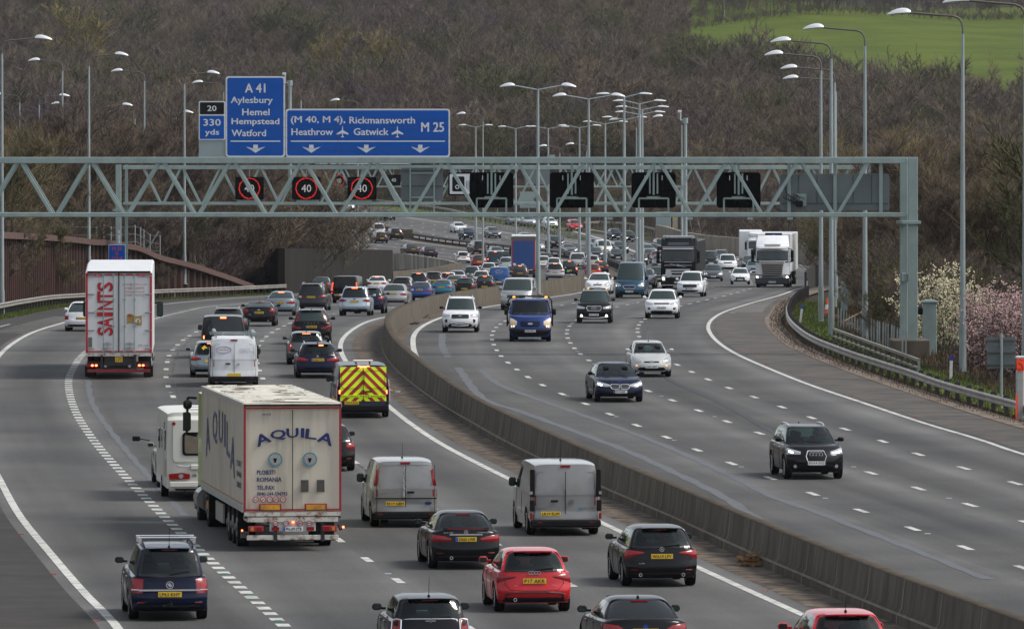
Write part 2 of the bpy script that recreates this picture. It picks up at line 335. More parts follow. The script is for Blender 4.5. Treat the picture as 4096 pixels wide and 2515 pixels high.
# tarmac
def asphalt(name, base, dark, warm):
    m = bpy.data.materials.new(name); m.use_nodes = True; t = m.node_tree; b = t.nodes['Principled BSDF']; N = t.nodes.new; Lk = t.links.new
    b.inputs['Roughness'].default_value = .85; b.inputs['Specular IOR Level'].default_value = .12
    uv = N('ShaderNodeUVMap'); uv.uv_map = 'UVMap'; geo = N('ShaderNodeNewGeometry')
    mp = N('ShaderNodeMapping'); mp.inputs['Scale'].default_value = (2.2, .12, 1); Lk(uv.outputs[0], mp.inputs[0])
    n1 = N('ShaderNodeTexNoise'); n1.inputs['Scale'].default_value = 1.0; n1.inputs['Detail'].default_value = 5; Lk(mp.outputs[0], n1.inputs[0])
    n2 = N('ShaderNodeTexNoise'); n2.inputs['Scale'].default_value = 14; n2.inputs['Detail'].default_value = 6; n2.inputs['Roughness'].default_value = .8; Lk(geo.outputs['Position'], n2.inputs[0])
    n3 = N('ShaderNodeTexNoise'); n3.inputs['Scale'].default_value = .12; n3.inputs['Detail'].default_value = 4; Lk(geo.outputs['Position'], n3.inputs[0])
    sx = N('ShaderNodeSeparateXYZ'); Lk(uv.outputs[0], sx.inputs[0])
    fr = N('ShaderNodeMath'); fr.operation = 'MULTIPLY'; fr.inputs[1].default_value = 2*pi*2; Lk(sx.outputs[0], fr.inputs[0])
    cs = N('ShaderNodeMath'); cs.operation = 'COSINE'; Lk(fr.outputs[0], cs.inputs[0])
    fc = N('ShaderNodeMath'); fc.operation = 'MULTIPLY'; fc.inputs[1].default_value = 2*pi; Lk(sx.outputs[0], fc.inputs[0])
    c1 = N('ShaderNodeMath'); c1.operation = 'COSINE'; Lk(fc.outputs[0], c1.inputs[0])
    def mr(src, a, b_):
        q = N('ShaderNodeMapRange'); q.inputs[1].default_value = -1 if src in (cs, c1) else .3; q.inputs[2].default_value = 1 if src in (cs, c1) else .7; q.inputs[3].default_value = a; q.inputs[4].default_value = b_; Lk(src.outputs[0], q.inputs[0]); return q
    fs = [mr(n1, .74, 1.22), mr(n2, .68, 1.32), mr(n3, .82, 1.16), mr(cs, .93, 1.07), mr(c1, .77, 1.12)]
    m4 = N('ShaderNodeMapping'); m4.inputs['Scale'].default_value = (1, .23, 1); Lk(uv.outputs[0], m4.inputs[0]); fl_ = N('ShaderNodeVectorMath'); fl_.operation = 'FLOOR'; Lk(m4.outputs[0], fl_.inputs[0]); wn = N('ShaderNodeTexWhiteNoise'); Lk(fl_.outputs[0], wn.inputs[0]); q4 = N('ShaderNodeMapRange'); q4.inputs[3].default_value = .93; q4.inputs[4].default_value = 1.07; Lk(wn.outputs['Value'], q4.inputs[0]); fs.append(q4)
    p = fs[0]
    for q in fs[1:]:
        k = N('ShaderNodeMath'); k.operation = 'MULTIPLY'; Lk(p.outputs[0], k.inputs[0]); Lk(q.outputs[0], k.inputs[1]); p = k
    mx = N('ShaderNodeMix'); mx.data_type = 'RGBA'; mx.inputs[6].default_value = (*base, 1); mx.inputs[7].default_value = (*warm, 1); Lk(n3.outputs['Fac'], mx.inputs[0])
    vm = N('ShaderNodeVectorMath'); vm.operation = 'SCALE'; Lk(mx.outputs[2], vm.inputs[0]); Lk(p.outputs[0], vm.inputs['Scale']); Lk(vm.outputs[0], b.inputs['Base Color'])
    bp = N('ShaderNodeBump'); bp.inputs['Strength'].default_value = .35; bp.inputs['Distance'].default_value = .01; Lk(n2.outputs['Fac'], bp.inputs['Height']); Lk(bp.outputs[0], b.inputs['Normal'])
    MATS[name] = m; return m
ASPH = asphalt('asphalt', (.094,.0945,.096), 0, (.113,.109,.101))
def roadmesh(name, fa, fb, right, n, dz, m, lane, ys=YS):
    mb = MB(); strip(mb, fa, fb, ys, dz, n, rt=right); o = mb.build(name, m, smooth=80)
    uvl = o.data.uv_layers.new(name='UVMap'); vs = o.data.vertices
    for lp in o.data.loops:
        c = vs[lp.vertex_index].co; uvl.data[lp.index].uv = (lane(c.x, c.y), c.y/10)
    return tag(o, kind='structure')
roadmesh('road', lambda y: _rel.get(y, 0), Xc, False, 22, 0, ASPH, lambda x, y: (x-L2(y))/(L5(y)-L2(y))*3)
roadmesh('road', Xc, lambda y: _rer.get(y, 0), True, 22, 0, ASPH, lambda x, y: (x-R1(y))/(R5(y)-R1(y))*4+.2)
DIRT = mat('reserve_dirt', (.175,.138,.105), .95, noise=.3, nscale=1.6, col2=(.045,.040,.036), bump=.5, coords='Object', ramp=(.38,.62))
SHO = mat('shoulder_tarmac', (.125,.112,.098), .9, noise=.3, nscale=.6, col2=(.074,.070,.066), bump=.3, ramp=(.35,.65))
ys2 = [y for y in YS if y <= 1100]
mb = MB(); strip(mb, lambda y: L5(y)+.55, lambda y: Xc(y)-.2, ys2, .004, 2, rt=False); strip(mb, lambda y: Xc(y)+.2, lambda y: R1(y)-.35, ys2, .004, 2, rt=True)
tag(mb.build('central_reserve', DIRT), kind='structure')
CONCS = mat('drain_concrete', (.12,.102,.085), .95, noise=.3, nscale=1.5, col2=(.06,.052,.045), bump=.4)
mb = MB(); yk = [y for y in YS if 340 <= y <= 425]; strip(mb, lambda y: L5(y)+.95, lambda y: L5(y)+1.35, yk, .008, 1, rt=False); strip(mb, lambda y: L5(y)+1.38, lambda y: L5(y)+1.75, yk, .008, 1, rt=False)
tag(mb.build('drainage_channel', CONCS), kind='structure')
mb = MB(); yk = [y for y in YS if y <= 975]
strip(mb, lambda y: R5(y)+.35, lambda y: road_edge_r(y)-.85, yk, .004, 2, rt=True)
tag(mb.build('hard_shoulder', SHO), kind='structure')
mb = MB(); strip(mb, lambda y: road_edge_r(y)-.85, lambda y: road_edge_r(y)-.3, yk, .02, 1, rt=True); strip(mb, lambda y: road_edge_r(y)-.26, lambda y: road_edge_r(y)+.05, yk, .012, 1, rt=True)
tag(mb.build('kerb_strip', mat('kerb_strip', (.24,.19,.15), .95, noise=.3, nscale=1.2, col2=(.13,.105,.085), bump=.4)), kind='structure')
mb = MB(); strip(mb, lambda y: road_edge_l(y)+.1, lambda y: L1(y)-.4, [y for y in YS if y <= 650], .004, 2, rt=False)
tag(mb.build('left_shoulder', mat('left_shoulder', (.064,.059,.054), .9, noise=.25, nscale=.5, col2=(.042,.041,.039), bump=.3)), kind='structure')
# painted lines
def knots(a, b):
    return sorted(set([a, b]+[y for y in YS if a < y < b]))
mb = MB()
def solid(f, a, b, wd, rt, dz=.009): strip(mb, lambda y: f(y)-wd/2, lambda y: f(y)+wd/2, knots(a, b), dz, 1, rt=rt)
def dashes(f, a, b, ln, gap, wd, rt, ph=0):
    y = a+ph
    while y < b: solid(f, y, y+ln, wd, rt); y += ln+gap
solid(L5, 120, 1095, .22, False); solid(L1, 120, 640, .22, False)
dashes(L3, 122, 1095, 2, 6.95, .2, False, 4.5); dashes(L4, 122, 1095, 2, 6.95, .2, False, 3)
dashes(L2, 122, 560, 1, 1, .3, False); dashes(L2, 565, 1090, 2, 7, .2, False)
solid(R1, 120, 1095, .25, True); solid(R5, 120, 995, .2, True)
dashes(RA, 122, 1095, 2, 6.95, .2, True, 1); dashes(RB, 122, 1095, 2, 6.95, .2, True, 4); dashes(RC, 122, 1095, 2, 6.95, .2, True, 7)
solid(RM, 975, 1150, .22, True)
def pxline(pts, right, wd, mi=0):
    P = [up(a, b, right) for a, b in pts]; f = interp(sorted([(p[1], p[0]) for p in P])); yy = [p[1] for p in P]
    strip(mb, lambda y: f(y)-wd/2, lambda y: f(y)+wd/2, knots(min(yy), max(yy)), .009, 1, rt=right, mi=mi); return f, min(yy), max(yy)
fS, sa, sb = pxline([(2292,925),(2394,952),(2457,972),(2550,1010)], True, .35)
pxline([(2361,918),(2440,933),(2576,966)], True, .25)
# chevrons between main line and slip road
y = sa
while y < min(sb, 1005):
    a, b = RM(y), fS(y)
    if b-a > .4: k = len(mb.v); z = zside(y, True)+.009; mb.v += [(a, y, z), (b, y+1.2, z), (b, y+2.4, z), (a, y+1.2, z)]; mb.face((k, k+1, k+2, k+3))
    y += 4
# hatched refuge by the left barrier and by the right barrier
fl = lambda y: L1(y)-2.6
for i in range(17):
    y = 376+i*3.2; a, b = max(road_edge_l(y)+.4, L1(y)-1.9), L1(y)-.35
    k = len(mb.v); z = zside(y, False)+.009; mb.v += [(a, y+.9, z), (b, y, z), (b, y+.2, z), (a, y+1.1, z)]; mb.face((k, k+1, k+2, k+3))
solid(fl, 366, 400, .12, False)
for i in range(30):
    y = 440+i*1.7; a, b = R5(y)+.3, min(R5(y)+3.0, road_edge_r(y)-1.3)
    k = len(mb.v); z = zside(y, True)+.009; mb.v += [(a, y, z), (b, y-.8, z), (b, y-.65, z), (a, y+.15, z)]; mb.face((k, k+1, k+2, k+3))
k = len(mb.v); z = zside(437, True)+.009; mb.v += [(R5(437)+.2, 437, z), (R5(437)+3.2, 431, z), (R5(437)+3.2, 431.5, z), (R5(437)+.2, 437.5, z)]; mb.face((k, k+1, k+2, k+3))
# star-shaped worn marks and studs along the thick line
tag(mb.build('road_markings', WHITE), kind='structure')
# reflective studs
mb = MB()
for f, rt, st in ((L1, False, 0), (L2, False, 1), (L3, False, 2), (L4, False, 2), (RA, True, 2), (RB, True, 2), (RC, True, 2), (R5, True, 0)):
    y = 130.0
    while y < 520:
        X = f(y)+(-.35 if f is L1 else .35 if f is R5 else 0); z = zside(y, rt)
        mb.box((X, y, z+.012), (.16, .1, .02), st); y += 18 if st != 1 else 9
tag(mb.build('road_studs', [mat('stud_red', (.5,.03,.03), .4), mat('stud_green', (.02,.4,.3), .4), mat('stud_white', (.6,.6,.58), .4)]), kind='structure')
# worn cable-trench patches and tar seams
mb = MB(); S1 = mat('patch_light', (.145,.152,.162), .9, noise=.25, nscale=4, bump=.2); S2 = mat('tar_seam', (.035,.035,.036), .7, noise=.3)
def pxpatch(pts, right, wd, mi=0):
    P = [up(a, b, right) for a, b in pts]; P.sort(key=lambda p: p[1]); f = interp([(p[1], p[0]) for p in P])
    strip(mb, lambda y: f(y)-wd/2+.03*sin(y*1.3), lambda y: f(y)+wd/2+.04*sin(y*.9+1), sorted(set(knots(P[0][1], P[-1][1])+[P[0][1]+i*1.7 for i in range(int((P[-1][1]-P[0][1])/1.7))])), .0065, 1, rt=right, mi=mi)
pxpatch([(3950,2316),(3700,2215),(3300,2060),(3100,1990),(2950,1915),(2700,1800),(2500,1720),(2330,1660),(2130,1590),(2000,1540),(1925,1480)], True, .3)
pxpatch([(3030,2080),(2900,1990),(2700,1890),(2500,1800),(2300,1725),(2065,1640),(1940,1600),(1830,1470)], True, .34)
pxpatch([(1795,1430),(1772,1395),(1768,1360),(1770,1335)], True, .34)
pxpatch([(743,2063),(680,2000),(600,1910),(520,1820),(440,1720),(395,1660),(365,1600),(350,1520)], False, .22)
pxpatch([(720,1580),(694,1520),(692,1480),(700,1440),(720,1400),(770,1350)], False, .06, 1)
pxpatch([(3150,1760),(2900,1620),(2650,1500),(2590,1400),(2575,1340),(2600,1290),(2700,1245),(2850,1195)], True, .25, 1)
pxpatch([(1580,2030),(1480,1900),(1400,1820),(1350,1740)], False, .05, 1)
tag(mb.build('road_repairs', [S1, S2]), kind='structure')
# ------------------------------------------------------------ concrete barrier of the central reserve
def concrete(name, c, c2, sc_=1.2, st=(1,1,.25), bump=.3): return mat(name, c, .95, noise=.3, nscale=sc_, col2=c2, bump=bump, stretch=st, ramp=(.3,.7))
CONC = concrete('barrier_concrete', (.135,.118,.092), (.055,.047,.036), 1.6); CONT = concrete('barrier_top', (.10,.080,.058), (.05,.04,.03)); CONS = concrete('barrier_seam', (.24,.21,.17), (.13,.115,.09))
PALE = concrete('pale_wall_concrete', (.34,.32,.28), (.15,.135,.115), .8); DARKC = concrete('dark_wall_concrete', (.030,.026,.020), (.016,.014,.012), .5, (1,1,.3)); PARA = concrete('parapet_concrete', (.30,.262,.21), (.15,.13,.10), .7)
def perp(f, y, s=2): t = tangent(f, y); return Vector((t.y, -t.x, 0))
b = MB(); pth = []
y = 120.0
while y <= 612: pth.append(((Xc(y), y, min(zside(y, 0), zside(y, 1))-.05), perp(Xc, y), y)); y += 2.5
hL = lambda y: 1.05+max(0, zside(y, 0)-zside(y, 1))+max(0, zside(y,1)-zside(y,0))
rows = []
for p, r, y in pth:
    h = hL(y); rows.append([(p[0]+r[0]*a, p[1]+r[1]*a, p[2]+z) for a, z in ((-.34,0),(-.33,.22),(-.22,.40),(-.15,h-.03),(-.12,h),(.12,h),(.15,h-.03),(.22,.4),(.33,.22),(.34,0))])
b.grid(rows); 
for i in range(len(rows)-1):
    for j in (3, 4, 5): b.m[i*9+j] = 1
for i in range(0, len(pth)-1, 2):      # seam lines, 2 mm proud
    p, r, y = pth[i]; h = hL(y); t = tangent(Xc, y)
    k = len(b.v)
    for d in (-.07, .07):
        for a, z in ((-.344,.02),(-.334,.22),(-.224,.40),(-.154,h-.03)): b.v.append((p[0]+r[0]*a+t.x*d, p[1]+r[1]*a+t.y*d, p[2]+z))
    for j in range(3): b.face((k+j, k+j+1, k+5+j, k+4+j), 2)
rows = []
for p, r, y in pth: rows.append([(p[0]-r[0]*.337, p[1]-r[1]*.337, p[2]+.25), (p[0]-r[0]*.30, p[1]-r[1]*.30, p[2]+.30)])
b.grid(rows, 2)
tag(b.build('concrete_barrier', [CONC, CONT, CONS], smooth=50), 'long stained concrete barrier curving down the middle of the motorway', 'barrier')
# far stretch of concrete, beyond the steel
b = MB(); pts = []
y = 1017.0
while y <= 1100: pts.append(((Xc(y), y, zside(y, 0)-.05), perp(Xc, y))); y += 4
b.sweep(pts, [(-.3,0),(-.2,1.15),(.2,1.15),(.3,0)]); b.box((Xc(1016), 1016, zside(1016, 0)+.6), (.8, 3, 1.3))
tag(b.build('concrete_barrier', CONC, smooth=50), 'far brown concrete barrier between the carriageways below the speed signals', 'barrier')
# ------------------------------------------------------------ steel barriers
STEEL = mat('barrier_steel', (.36,.33,.29), .5, .4, noise=.3, nscale=1.2, col2=(.19,.17,.15)); STEELD = mat('barrier_steel_dark', (.075,.07,.065), .7, .2, noise=.3, nscale=2)
WOODP = mat('barrier_post', (.035,.034,.034), .8, noise=.35, nscale=3)
def railprof(s=1, top=.76): return [(0, top), (-.05*s, top-.02), (-.09*s, top-.05), (-.09*s, top-.10), (-.03*s, top-.14), (-.03*s, top-.18), (-.09*s, top-.22), (-.09*s, top-.28), (-.04*s, top-.31), (.03*s, top-.31), (.03*s, top-.02)]
def steel_barrier(f, ya, yb, rt, side, postgap, label, mm=STEEL, top=.76, step=2.5, pm=WOODP, maxposts=100, two=False):
    root = empty('steel_barrier', (f((ya+yb)/2), (ya+yb)/2, 0)); tag(root, label, 'crash barrier'); M = Matrix.Translation(-root.location)
    b = MB(); pts = []; n = int((yb-ya)/step)
    for i in range(n+1):
        y = ya+(yb-ya)*i/n; pts.append(((f(y), y, zside(y, rt)), perp(f, y)))
    b.sweep(pts, [(a*side, z) for a, z in railprof(1, top)])
    if two: b.sweep([((p[0]+r[0]*.5, p[1]+r[1]*.5, p[2]), r) for p, r in pts], [(-a*side, z) for a, z in railprof(1, top)])
    b.build('rail', mm, root, smooth=40, M=M)
    L = yb-ya; np_ = min(maxposts, int(L/postgap)); base = None
    for i in range(np_):
        y = ya+(i+.5)*L/np_; t = tangent(f, y)
        if base is None:
            pb = MB(); pb.box((0, 0, .33), (.16, .12, .78), 0, .01); pb.box((0, 0, .62), (.2, .1, .12), 0); base = pb.build('post', pm, root); o = base
        else: o = base.copy(); C.objects.link(o); o.parent = root
        o.location = (f(y)+.08*side-root.location.x, y-root.location.y, zside(y, rt)-.03); o.rotation_euler = (0, 0, math.atan2(-t.x, t.y))
    return root
BR = interp([(120,37.5),(200,26.9),(246,21.2),(272.5,18.6),(292,16.85),(305,16.15),(316,15.5),(326,14.95),(337,14.5),(348,14.15),(363,14.05),(386,14.35),(414,15.2),(438,16.2),(473,17.9),(508,20.0),(536,22)])
BL = interp([(254,-24.5),(288,-26.8),(342,-28.8),(383,-29.4),(429,-29.5),(466,-30.4),(502,-30.6),(550,-30.4),(580,-28.1),(598,-26.3),(620,-23.3),(636,-21.2),(648,-19.7)])
steel_barrier(BR, 215, 508, True, 1, 3.0, 'grey steel crash barrier curving along the right hand verge', top=.58)
steel_barrier(BL, 330, 649, False, -1, 3.2, 'weathered steel crash barrier in front of the brown sheet pile wall')
steel_barrier(lambda y: Xc(y)-.3, 640, 1014, False, -1, 4.0, 'dark double sided steel barrier in the middle of the far motorway', STEELD, .8, 5, two=True)
FB = [(1480,806),(1527,814),(1747,841),(1909,873),(2071,898),(2153,910),(2218,938)]
fb = interp(sorted([(up(a, b_+6, True)[1], up(a, b_+6, True)[0]) for a, b_ in FB])); fya = up(2218, 944, True)[1]; fyb = up(1480, 812, True)[1]
steel_barrier(fb, fya, min(fyb, 1195), True, 1, 4.0, 'pale far steel barrier along the grass verge above the oncoming lanes', STEEL, .8, 6)
SB = [(2338,901),(2400,898),(2445,899),(2514,904),(2583,918),(2638,932)]
sp = [up(a, b_+10, True) for a, b_ in SB]
root = empty('steel_barrier', (sp[2][0], sp[2][1], 0)); tag(root, 'pale steel barrier on the outside of the far slip road', 'crash barrier')
b = MB(); pts = []
for i, p in enumerate(sp):
    q0 = sp[max(0, i-1)]; q1 = sp[min(len(sp)-1, i+1)]; d = Vector((q1[0]-q0[0], q1[1]-q0[1], 0)).normalized(); pts.append(((p[0], p[1], zside(p[1], True)), Vector((d.y, -d.x, 0))))
b.sweep(pts, railprof(1, .85)); b.build('rail', STEEL, root, M=Matrix.Translation(-root.location))
for i in range(len(sp)-1):
    for q in (0, .5):
        pb = MB(); X = sp[i][0]*(1-q)+sp[i+1][0]*q; Y = sp[i][1]*(1-q)+sp[i+1][1]*q
        pb.box((X, Y, zside(Y, True)+.3), (.15, .12, .7)); pb.build('post', WOODP, root, M=Matrix.Translation(-root.location))
# near bridge-type parapet rail behind the right barrier
root = empty('bridge_parapet', (17.6, 335, zside(335, True))); tag(root, 'dark open metal parapet with square bars behind the right barrier', 'railing'); 
P0 = Vector((15.7, 366)); P1 = Vector((17.25, 318)); M = Matrix.Translation(-root.location); GP = mat('parapet_metal', (.10,.095,.085), .6, .3, noise=.3)
b = MB(); d = P1-P0; n = 17; nr = Vector((d.y, -d.x)).normalized()
for k, (z0, z1) in enumerate(((.44, .56), (.12, .20), (-.25, -.18))):
    q = [(P0, z0), (P1, z0)]; kk = len(b.v)
    for P in (P0, P1):
        for o_ in (-.07, .07):
            for z in (z0, z1): b.v.append((P.x+nr.x*o_, P.y+nr.y*o_, zside(P.y, True)+z))
    for qd in ((0,1,5,4),(2,6,7,3),(1,3,7,5),(0,4,6,2),(0,2,3,1),(4,5,7,6)): b.face([kk+i for i in qd])
b.build('rail', mat('parapet_rail', (.24,.22,.2), .6, .3, noise=.3), root, M=M)
for i in range(n+1):
    P = P0+d*(i/n); b = MB(); b.box((P.x, P.y, zside(P.y, True)-.08), (.10, .14, 1.12)); b.build('upright', GP if i < n else GALV, root, M=M)
# ------------------------------------------------------------ walls
def wall(name, pts, m, label, cat, th=.4, mats=None, cap=None, n=1):
    """pts: (X, Y, zbottom, ztop)"""
    b = MB(); rows0 = []
    for i, p in enumerate(pts):
        q0 = pts[max(0, i-1)]; q1 = pts[min(len(pts)-1, i+1)]; d = Vector((q1[0]-q0[0], q1[1]-q0[1])).normalized(); r = Vector((d.y, -d.x))
        rows0.append([(p[0]-r.x*th/2, p[1]-r.y*th/2, p[2]), (p[0]-r.x*th/2, p[1]-r.y*th/2, p[3]), (p[0]+r.x*th/2, p[1]+r.y*th/2, p[3]), (p[0]+r.x*th/2, p[1]+r.y*th/2, p[2])])
    b.grid(rows0); k = len(b.v)-4; b.face((0,1,2,3)); b.face((k+3,k+2,k+1,k))
    o = b.build(name, m); tag(o, label, cat); return o
def zat(x, y, Y): return H-(y-YH)*Y/F        # height of a picture row at distance Y
# tall dark retaining wall, left
W = []
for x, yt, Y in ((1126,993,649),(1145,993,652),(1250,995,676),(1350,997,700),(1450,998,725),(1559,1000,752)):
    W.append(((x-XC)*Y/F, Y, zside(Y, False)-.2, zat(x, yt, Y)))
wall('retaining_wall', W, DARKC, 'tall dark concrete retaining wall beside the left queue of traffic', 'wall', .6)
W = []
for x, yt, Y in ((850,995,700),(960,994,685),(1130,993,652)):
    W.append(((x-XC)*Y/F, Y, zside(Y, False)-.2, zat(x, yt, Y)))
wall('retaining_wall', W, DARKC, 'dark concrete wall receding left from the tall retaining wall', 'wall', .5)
W = []
for x, yt, Y in ((1565,1086,756),(1650,1080,775),(1750,1069,798),(1810,1056,815),(1838,1051,824)):
    W.append(((x-XC)*Y/F, Y, zside(Y, False)-.2, zat(x, yt, Y)))
W.append(((1842-XC)*830/F, 830, zside(830, False)-.2, zat(0, 1055, 830)))
wall('parapet_wall', W, concrete('parapet_dark', (.15,.125,.1), (.09,.078,.062), .6), 'low brown parapet wall narrowing away behind the queue', 'wall', .4)
W = []
for x, yt, Y in ((1540,1012,860),(1620,1014,858),(1700,1025,852),(1780,1038,842),(1826,1049,828)):
    W.append(((x-XC)*Y/F, Y, zside(Y, False)-1.8, zat(x, yt, Y)))
wall('slip_road_wall', W, mat('streaked_wall', (.36,.335,.29), .92, noise=.3, nscale=.9, col2=(.10,.088,.075), stretch=(1,1,.06), ramp=(.38,.6)), 'pale streaked concrete wall behind the low brown parapet', 'wall', .4)
# right-hand pale parapet wall
W = []
for x, yt, yb in ((2628,900,960),(2660,905,968),(2740,928,985),(2818,940,1000),(2960,952,1020),(3090,965,1034),(3187,973,1046),(3300,980,1062),(3360,990,1075)):
    X, Y = up(x, yb, True); W.append((X, Y, zside(Y, True)-.3, zat(x, yt, Y)))
wall('parapet_wall', W, PARA, 'pale concrete parapet wall curving behind the lorries', 'wall', .5)
# dark panel fence near the end of the right barrier
W = []
for x, yt, Y in ((3222,1088,528),(3232,1072,540),(3262,1060,560),(3300,1058,575),(3390,1066,592)):
    W.append(((x-XC)*Y/F, Y, zside(Y, True)-.2, zat(x, yt, Y)))
wall('panel_fence', W, mat('dark_fence', (.06,.055,.048), .9, noise=.35, nscale=1.2, col2=(.025,.023,.02), stretch=(1,1,.2)), 'dark solid panel fence where the right barrier ends', 'fence', .15)
# rusty sheet pile wall
root = empty('sheet_pile_wall', (-32, 540, 0)); tag(root, 'rust brown corrugated sheet pile wall with sloping cap on the left bank', 'wall'); M = Matrix.Translation(-root.location)
TOP = [(-120,925),(0,928),(139,936),(300,950),(361,958),(420,960),(500,975),(546,985),(600,1010),(639,1024),(741,1049),(833,1078),(926,1110),(1014,1143)]
tf = interp(TOP)
def wallXY(x):   # plan line of the piling, picked by picture column
    Y = wallY(x); return (x-XC)*Y/F, Y
b = MB(); rows = []; pw = []; x = -120.0
while x <= 1015: pw.append((x,)+wallXY(x)); x += 1
acc = 0; nxt = 0; kk = 0; PAT = ((.0, 0), (.55, 0), (.3, .42), (.95, .42))
for i in range(len(pw)-1):
    (xa, Xa, Ya), (xb, Xb, Yb) = pw[i], pw[i+1]; L_ = sqrt((Xb-Xa)**2+(Yb-Ya)**2); nr_ = ((Yb-Ya)/L_, -(Xb-Xa)/L_)
    while nxt <= acc+L_:
        t = (nxt-acc)/L_; o_ = -.0 if kk % 4 in (0, 1) else -.45; X = Xa+(Xb-Xa)*t+nr_[0]*o_; Y = Ya+(Yb-Ya)*t+nr_[1]*o_; xx = xa+t
        rows.append([(X, Y, zside(Y, False)-.5), (X, Y, zat(0, tf(xx)+4, Y))]); nxt += (.85, .3, .85, .3)[kk % 4]; kk += 1
    acc += L_
b.grid(rows); RUST = mat('rusty_steel', (.060,.027,.020), .85, .1, noise=.3, nscale=1.2, col2=(.028,.018,.016), stretch=(1,1,.25), bump=.3)
b.build('piling', RUST, root, M=M)
b = MB(); pts = []; x = -120.0
while x <= 1016:
    X, Y = wallXY(x); X2, Y2 = wallXY(x+4); d = Vector((X2-X, Y2-Y, 0)).normalized(); pts.append(((X, Y, zat(0, tf(x), Y)), Vector((d.y, -d.x, 0)))); x += 20
b.sweep(pts, [(.38, -.42), (.38, 0), (-.2, 0), (-.2, -.42)]); b.build('cap', mat('rusty_cap', (.105,.048,.034), .8, .1, noise=.3, nscale=1.5, col2=(.075,.038,.03)), root, M=M)
# wire fence posts above the piling
FPX = [(290,902,60),(385,905,52),(415,895,60),(444,905,55),(540,900,65),(562,908,60),(575,917,55),(600,935,55),(640,940,60)]
root = empty('wire_fence', (-32, 570, 0)); tag(root, 'thin galvanised fence posts and wires above the brown sheet pile wall', 'fence'); M = Matrix.Translation(-root.location)
fp = []
for x, yt, hh in FPX:
    Y = wallY(x)+5; X = (x-XC)*Y/F; b = MB(); zt_ = zat(0, yt, Y); b.tube((X, Y, zt_-2.6), (X, Y, zt_), .05, .05, 6); b.build('fence_post', GALVP, root, M=M); fp.append((X, Y, zt_))
b = MB()
for k in range(len(fp)-1):
    for dz in (.1, .7, 1.3): b.tube((fp[k][0], fp[k][1], fp[k][2]-dz), (fp[k+1][0], fp[k+1][1], fp[k+1][2]-dz), .012, None, 3)
b.tube((fp[-2][0]-.3, fp[-2][1], fp[-2][2]-1.4), (fp[-2][0]+.7, fp[-2][1], fp[-2][2]+.2), .06, None, 6)
b.build('wire', GALVP, root, M=M)
# palisade fence on the right bank
root = empty('palisade_fence', (22, 360, 0)); tag(root, 'leaning grey palisade fence among the scrub behind the lamp posts', 'fence'); M = Matrix.Translation(-root.location)
palx = [(3352+i*11, 1225+i*6) for i in range(14)]+[(3485+i*11.5+rnd.uniform(-3, 3), 1268+i*4) for i in range(13)]
for i, (x, yt) in enumerate(palx):
    Y = 395-(x-3352)*.22; X = (x-XC)*Y/F; z1 = zat(0, yt+rnd.uniform(-4, 4), Y); b = MB()
    b.prism([(X-.035, z1-1.9), (X+.035, z1-1.9), (X+.035+.02, z1-.12), (X+.02, z1), (X-.015, z1-.12)], Y, Y+.03); b.build('pale', GALVP, root, M=M)
# ------------------------------------------------------------ gantries
LEDR = mat('led_ring', (.5, .01, .01), .5, emit=(1, .03, .01), estr=.35); LEDW = mat('led_white', (.5,.5,.5), .5, emit=(1, .93, .86), estr=.1)
SIGK = mat('signal_case', (.003,.003,.0035), .8, noise=.2, spec=.05); GREYP = mat('sign_back', (.145,.17,.175), .6, .2, noise=.15, nscale=1); GREYL = mat('sign_backing', (.27,.33,.33), .6, .1, noise=.12, nscale=.7)
SEAM = mat('panel_seam', (.08,.07,.06), .8)
class Plane:
    """a picture-upright plane at distance Y: x(), z() turn picture pixels into metres on it"""
    def __init__(s, Y): s.Y = Y; s.k = Y/F
    def x(s, px): return (px-XC)*s.k
    def z(s, py): return H-(py-YH)*s.k
def truss(root, X0, X1, Y, zb, zt_, dep, node0, pitch, ch=.28):
    o = Matrix.Translation(-root.location)
    for nm, z, h in (('top_chord', zt_-ch/2, ch), ('bottom_chord', zb+ch/2*.7, ch*.7)):
        for yy in (Y, Y+dep):
            b = MB(); b.box(((X0+X1)/2, yy, z), (X1-X0, .22, h), 0, .015); b.build(nm, GALV, root, M=o)
    b = MB(); x = X0
    while x < X1: b.box((x, Y+dep/2, zt_-.06), (.1, dep, .1)); b.box((x, Y+dep/2, zb+.08), (.1, dep, .1)); x += pitch/2
    b.box(((X0+X1)/2, Y+dep/2, zb+.15), (X1-X0, .7, .04)); b.build('cross_members', GALV, root, M=o)
    x = node0
    while x > X0: x -= pitch
    x += pitch
    k = 0
    def brace(xa, za, xb, zb_, yy, w_):
        b = MB(); L = Vector((xb-xa, 0, zb_-za)); ang = math.atan2(L.x, L.z)
        Mx = Matrix.Translation(((xa+xb)/2, yy, (za+zb_)/2)) @ Matrix.Rotation(ang, 4, 'Y'); b.box((0, 0, 0), (w_, .12, L.length), 0, .01, Mx); b.build('diagonal', GALV, root, M=o)
    while x < X1-.2:
        for yy in (Y, Y+dep):
            for sgn in (-1, 1):
                xe = x+sgn*pitch/2
                if X0 < xe < X1: brace(x+sgn*.12, zb+.15, xe-sgn*.12, zt_-ch+.02, yy, .15)
        x += pitch
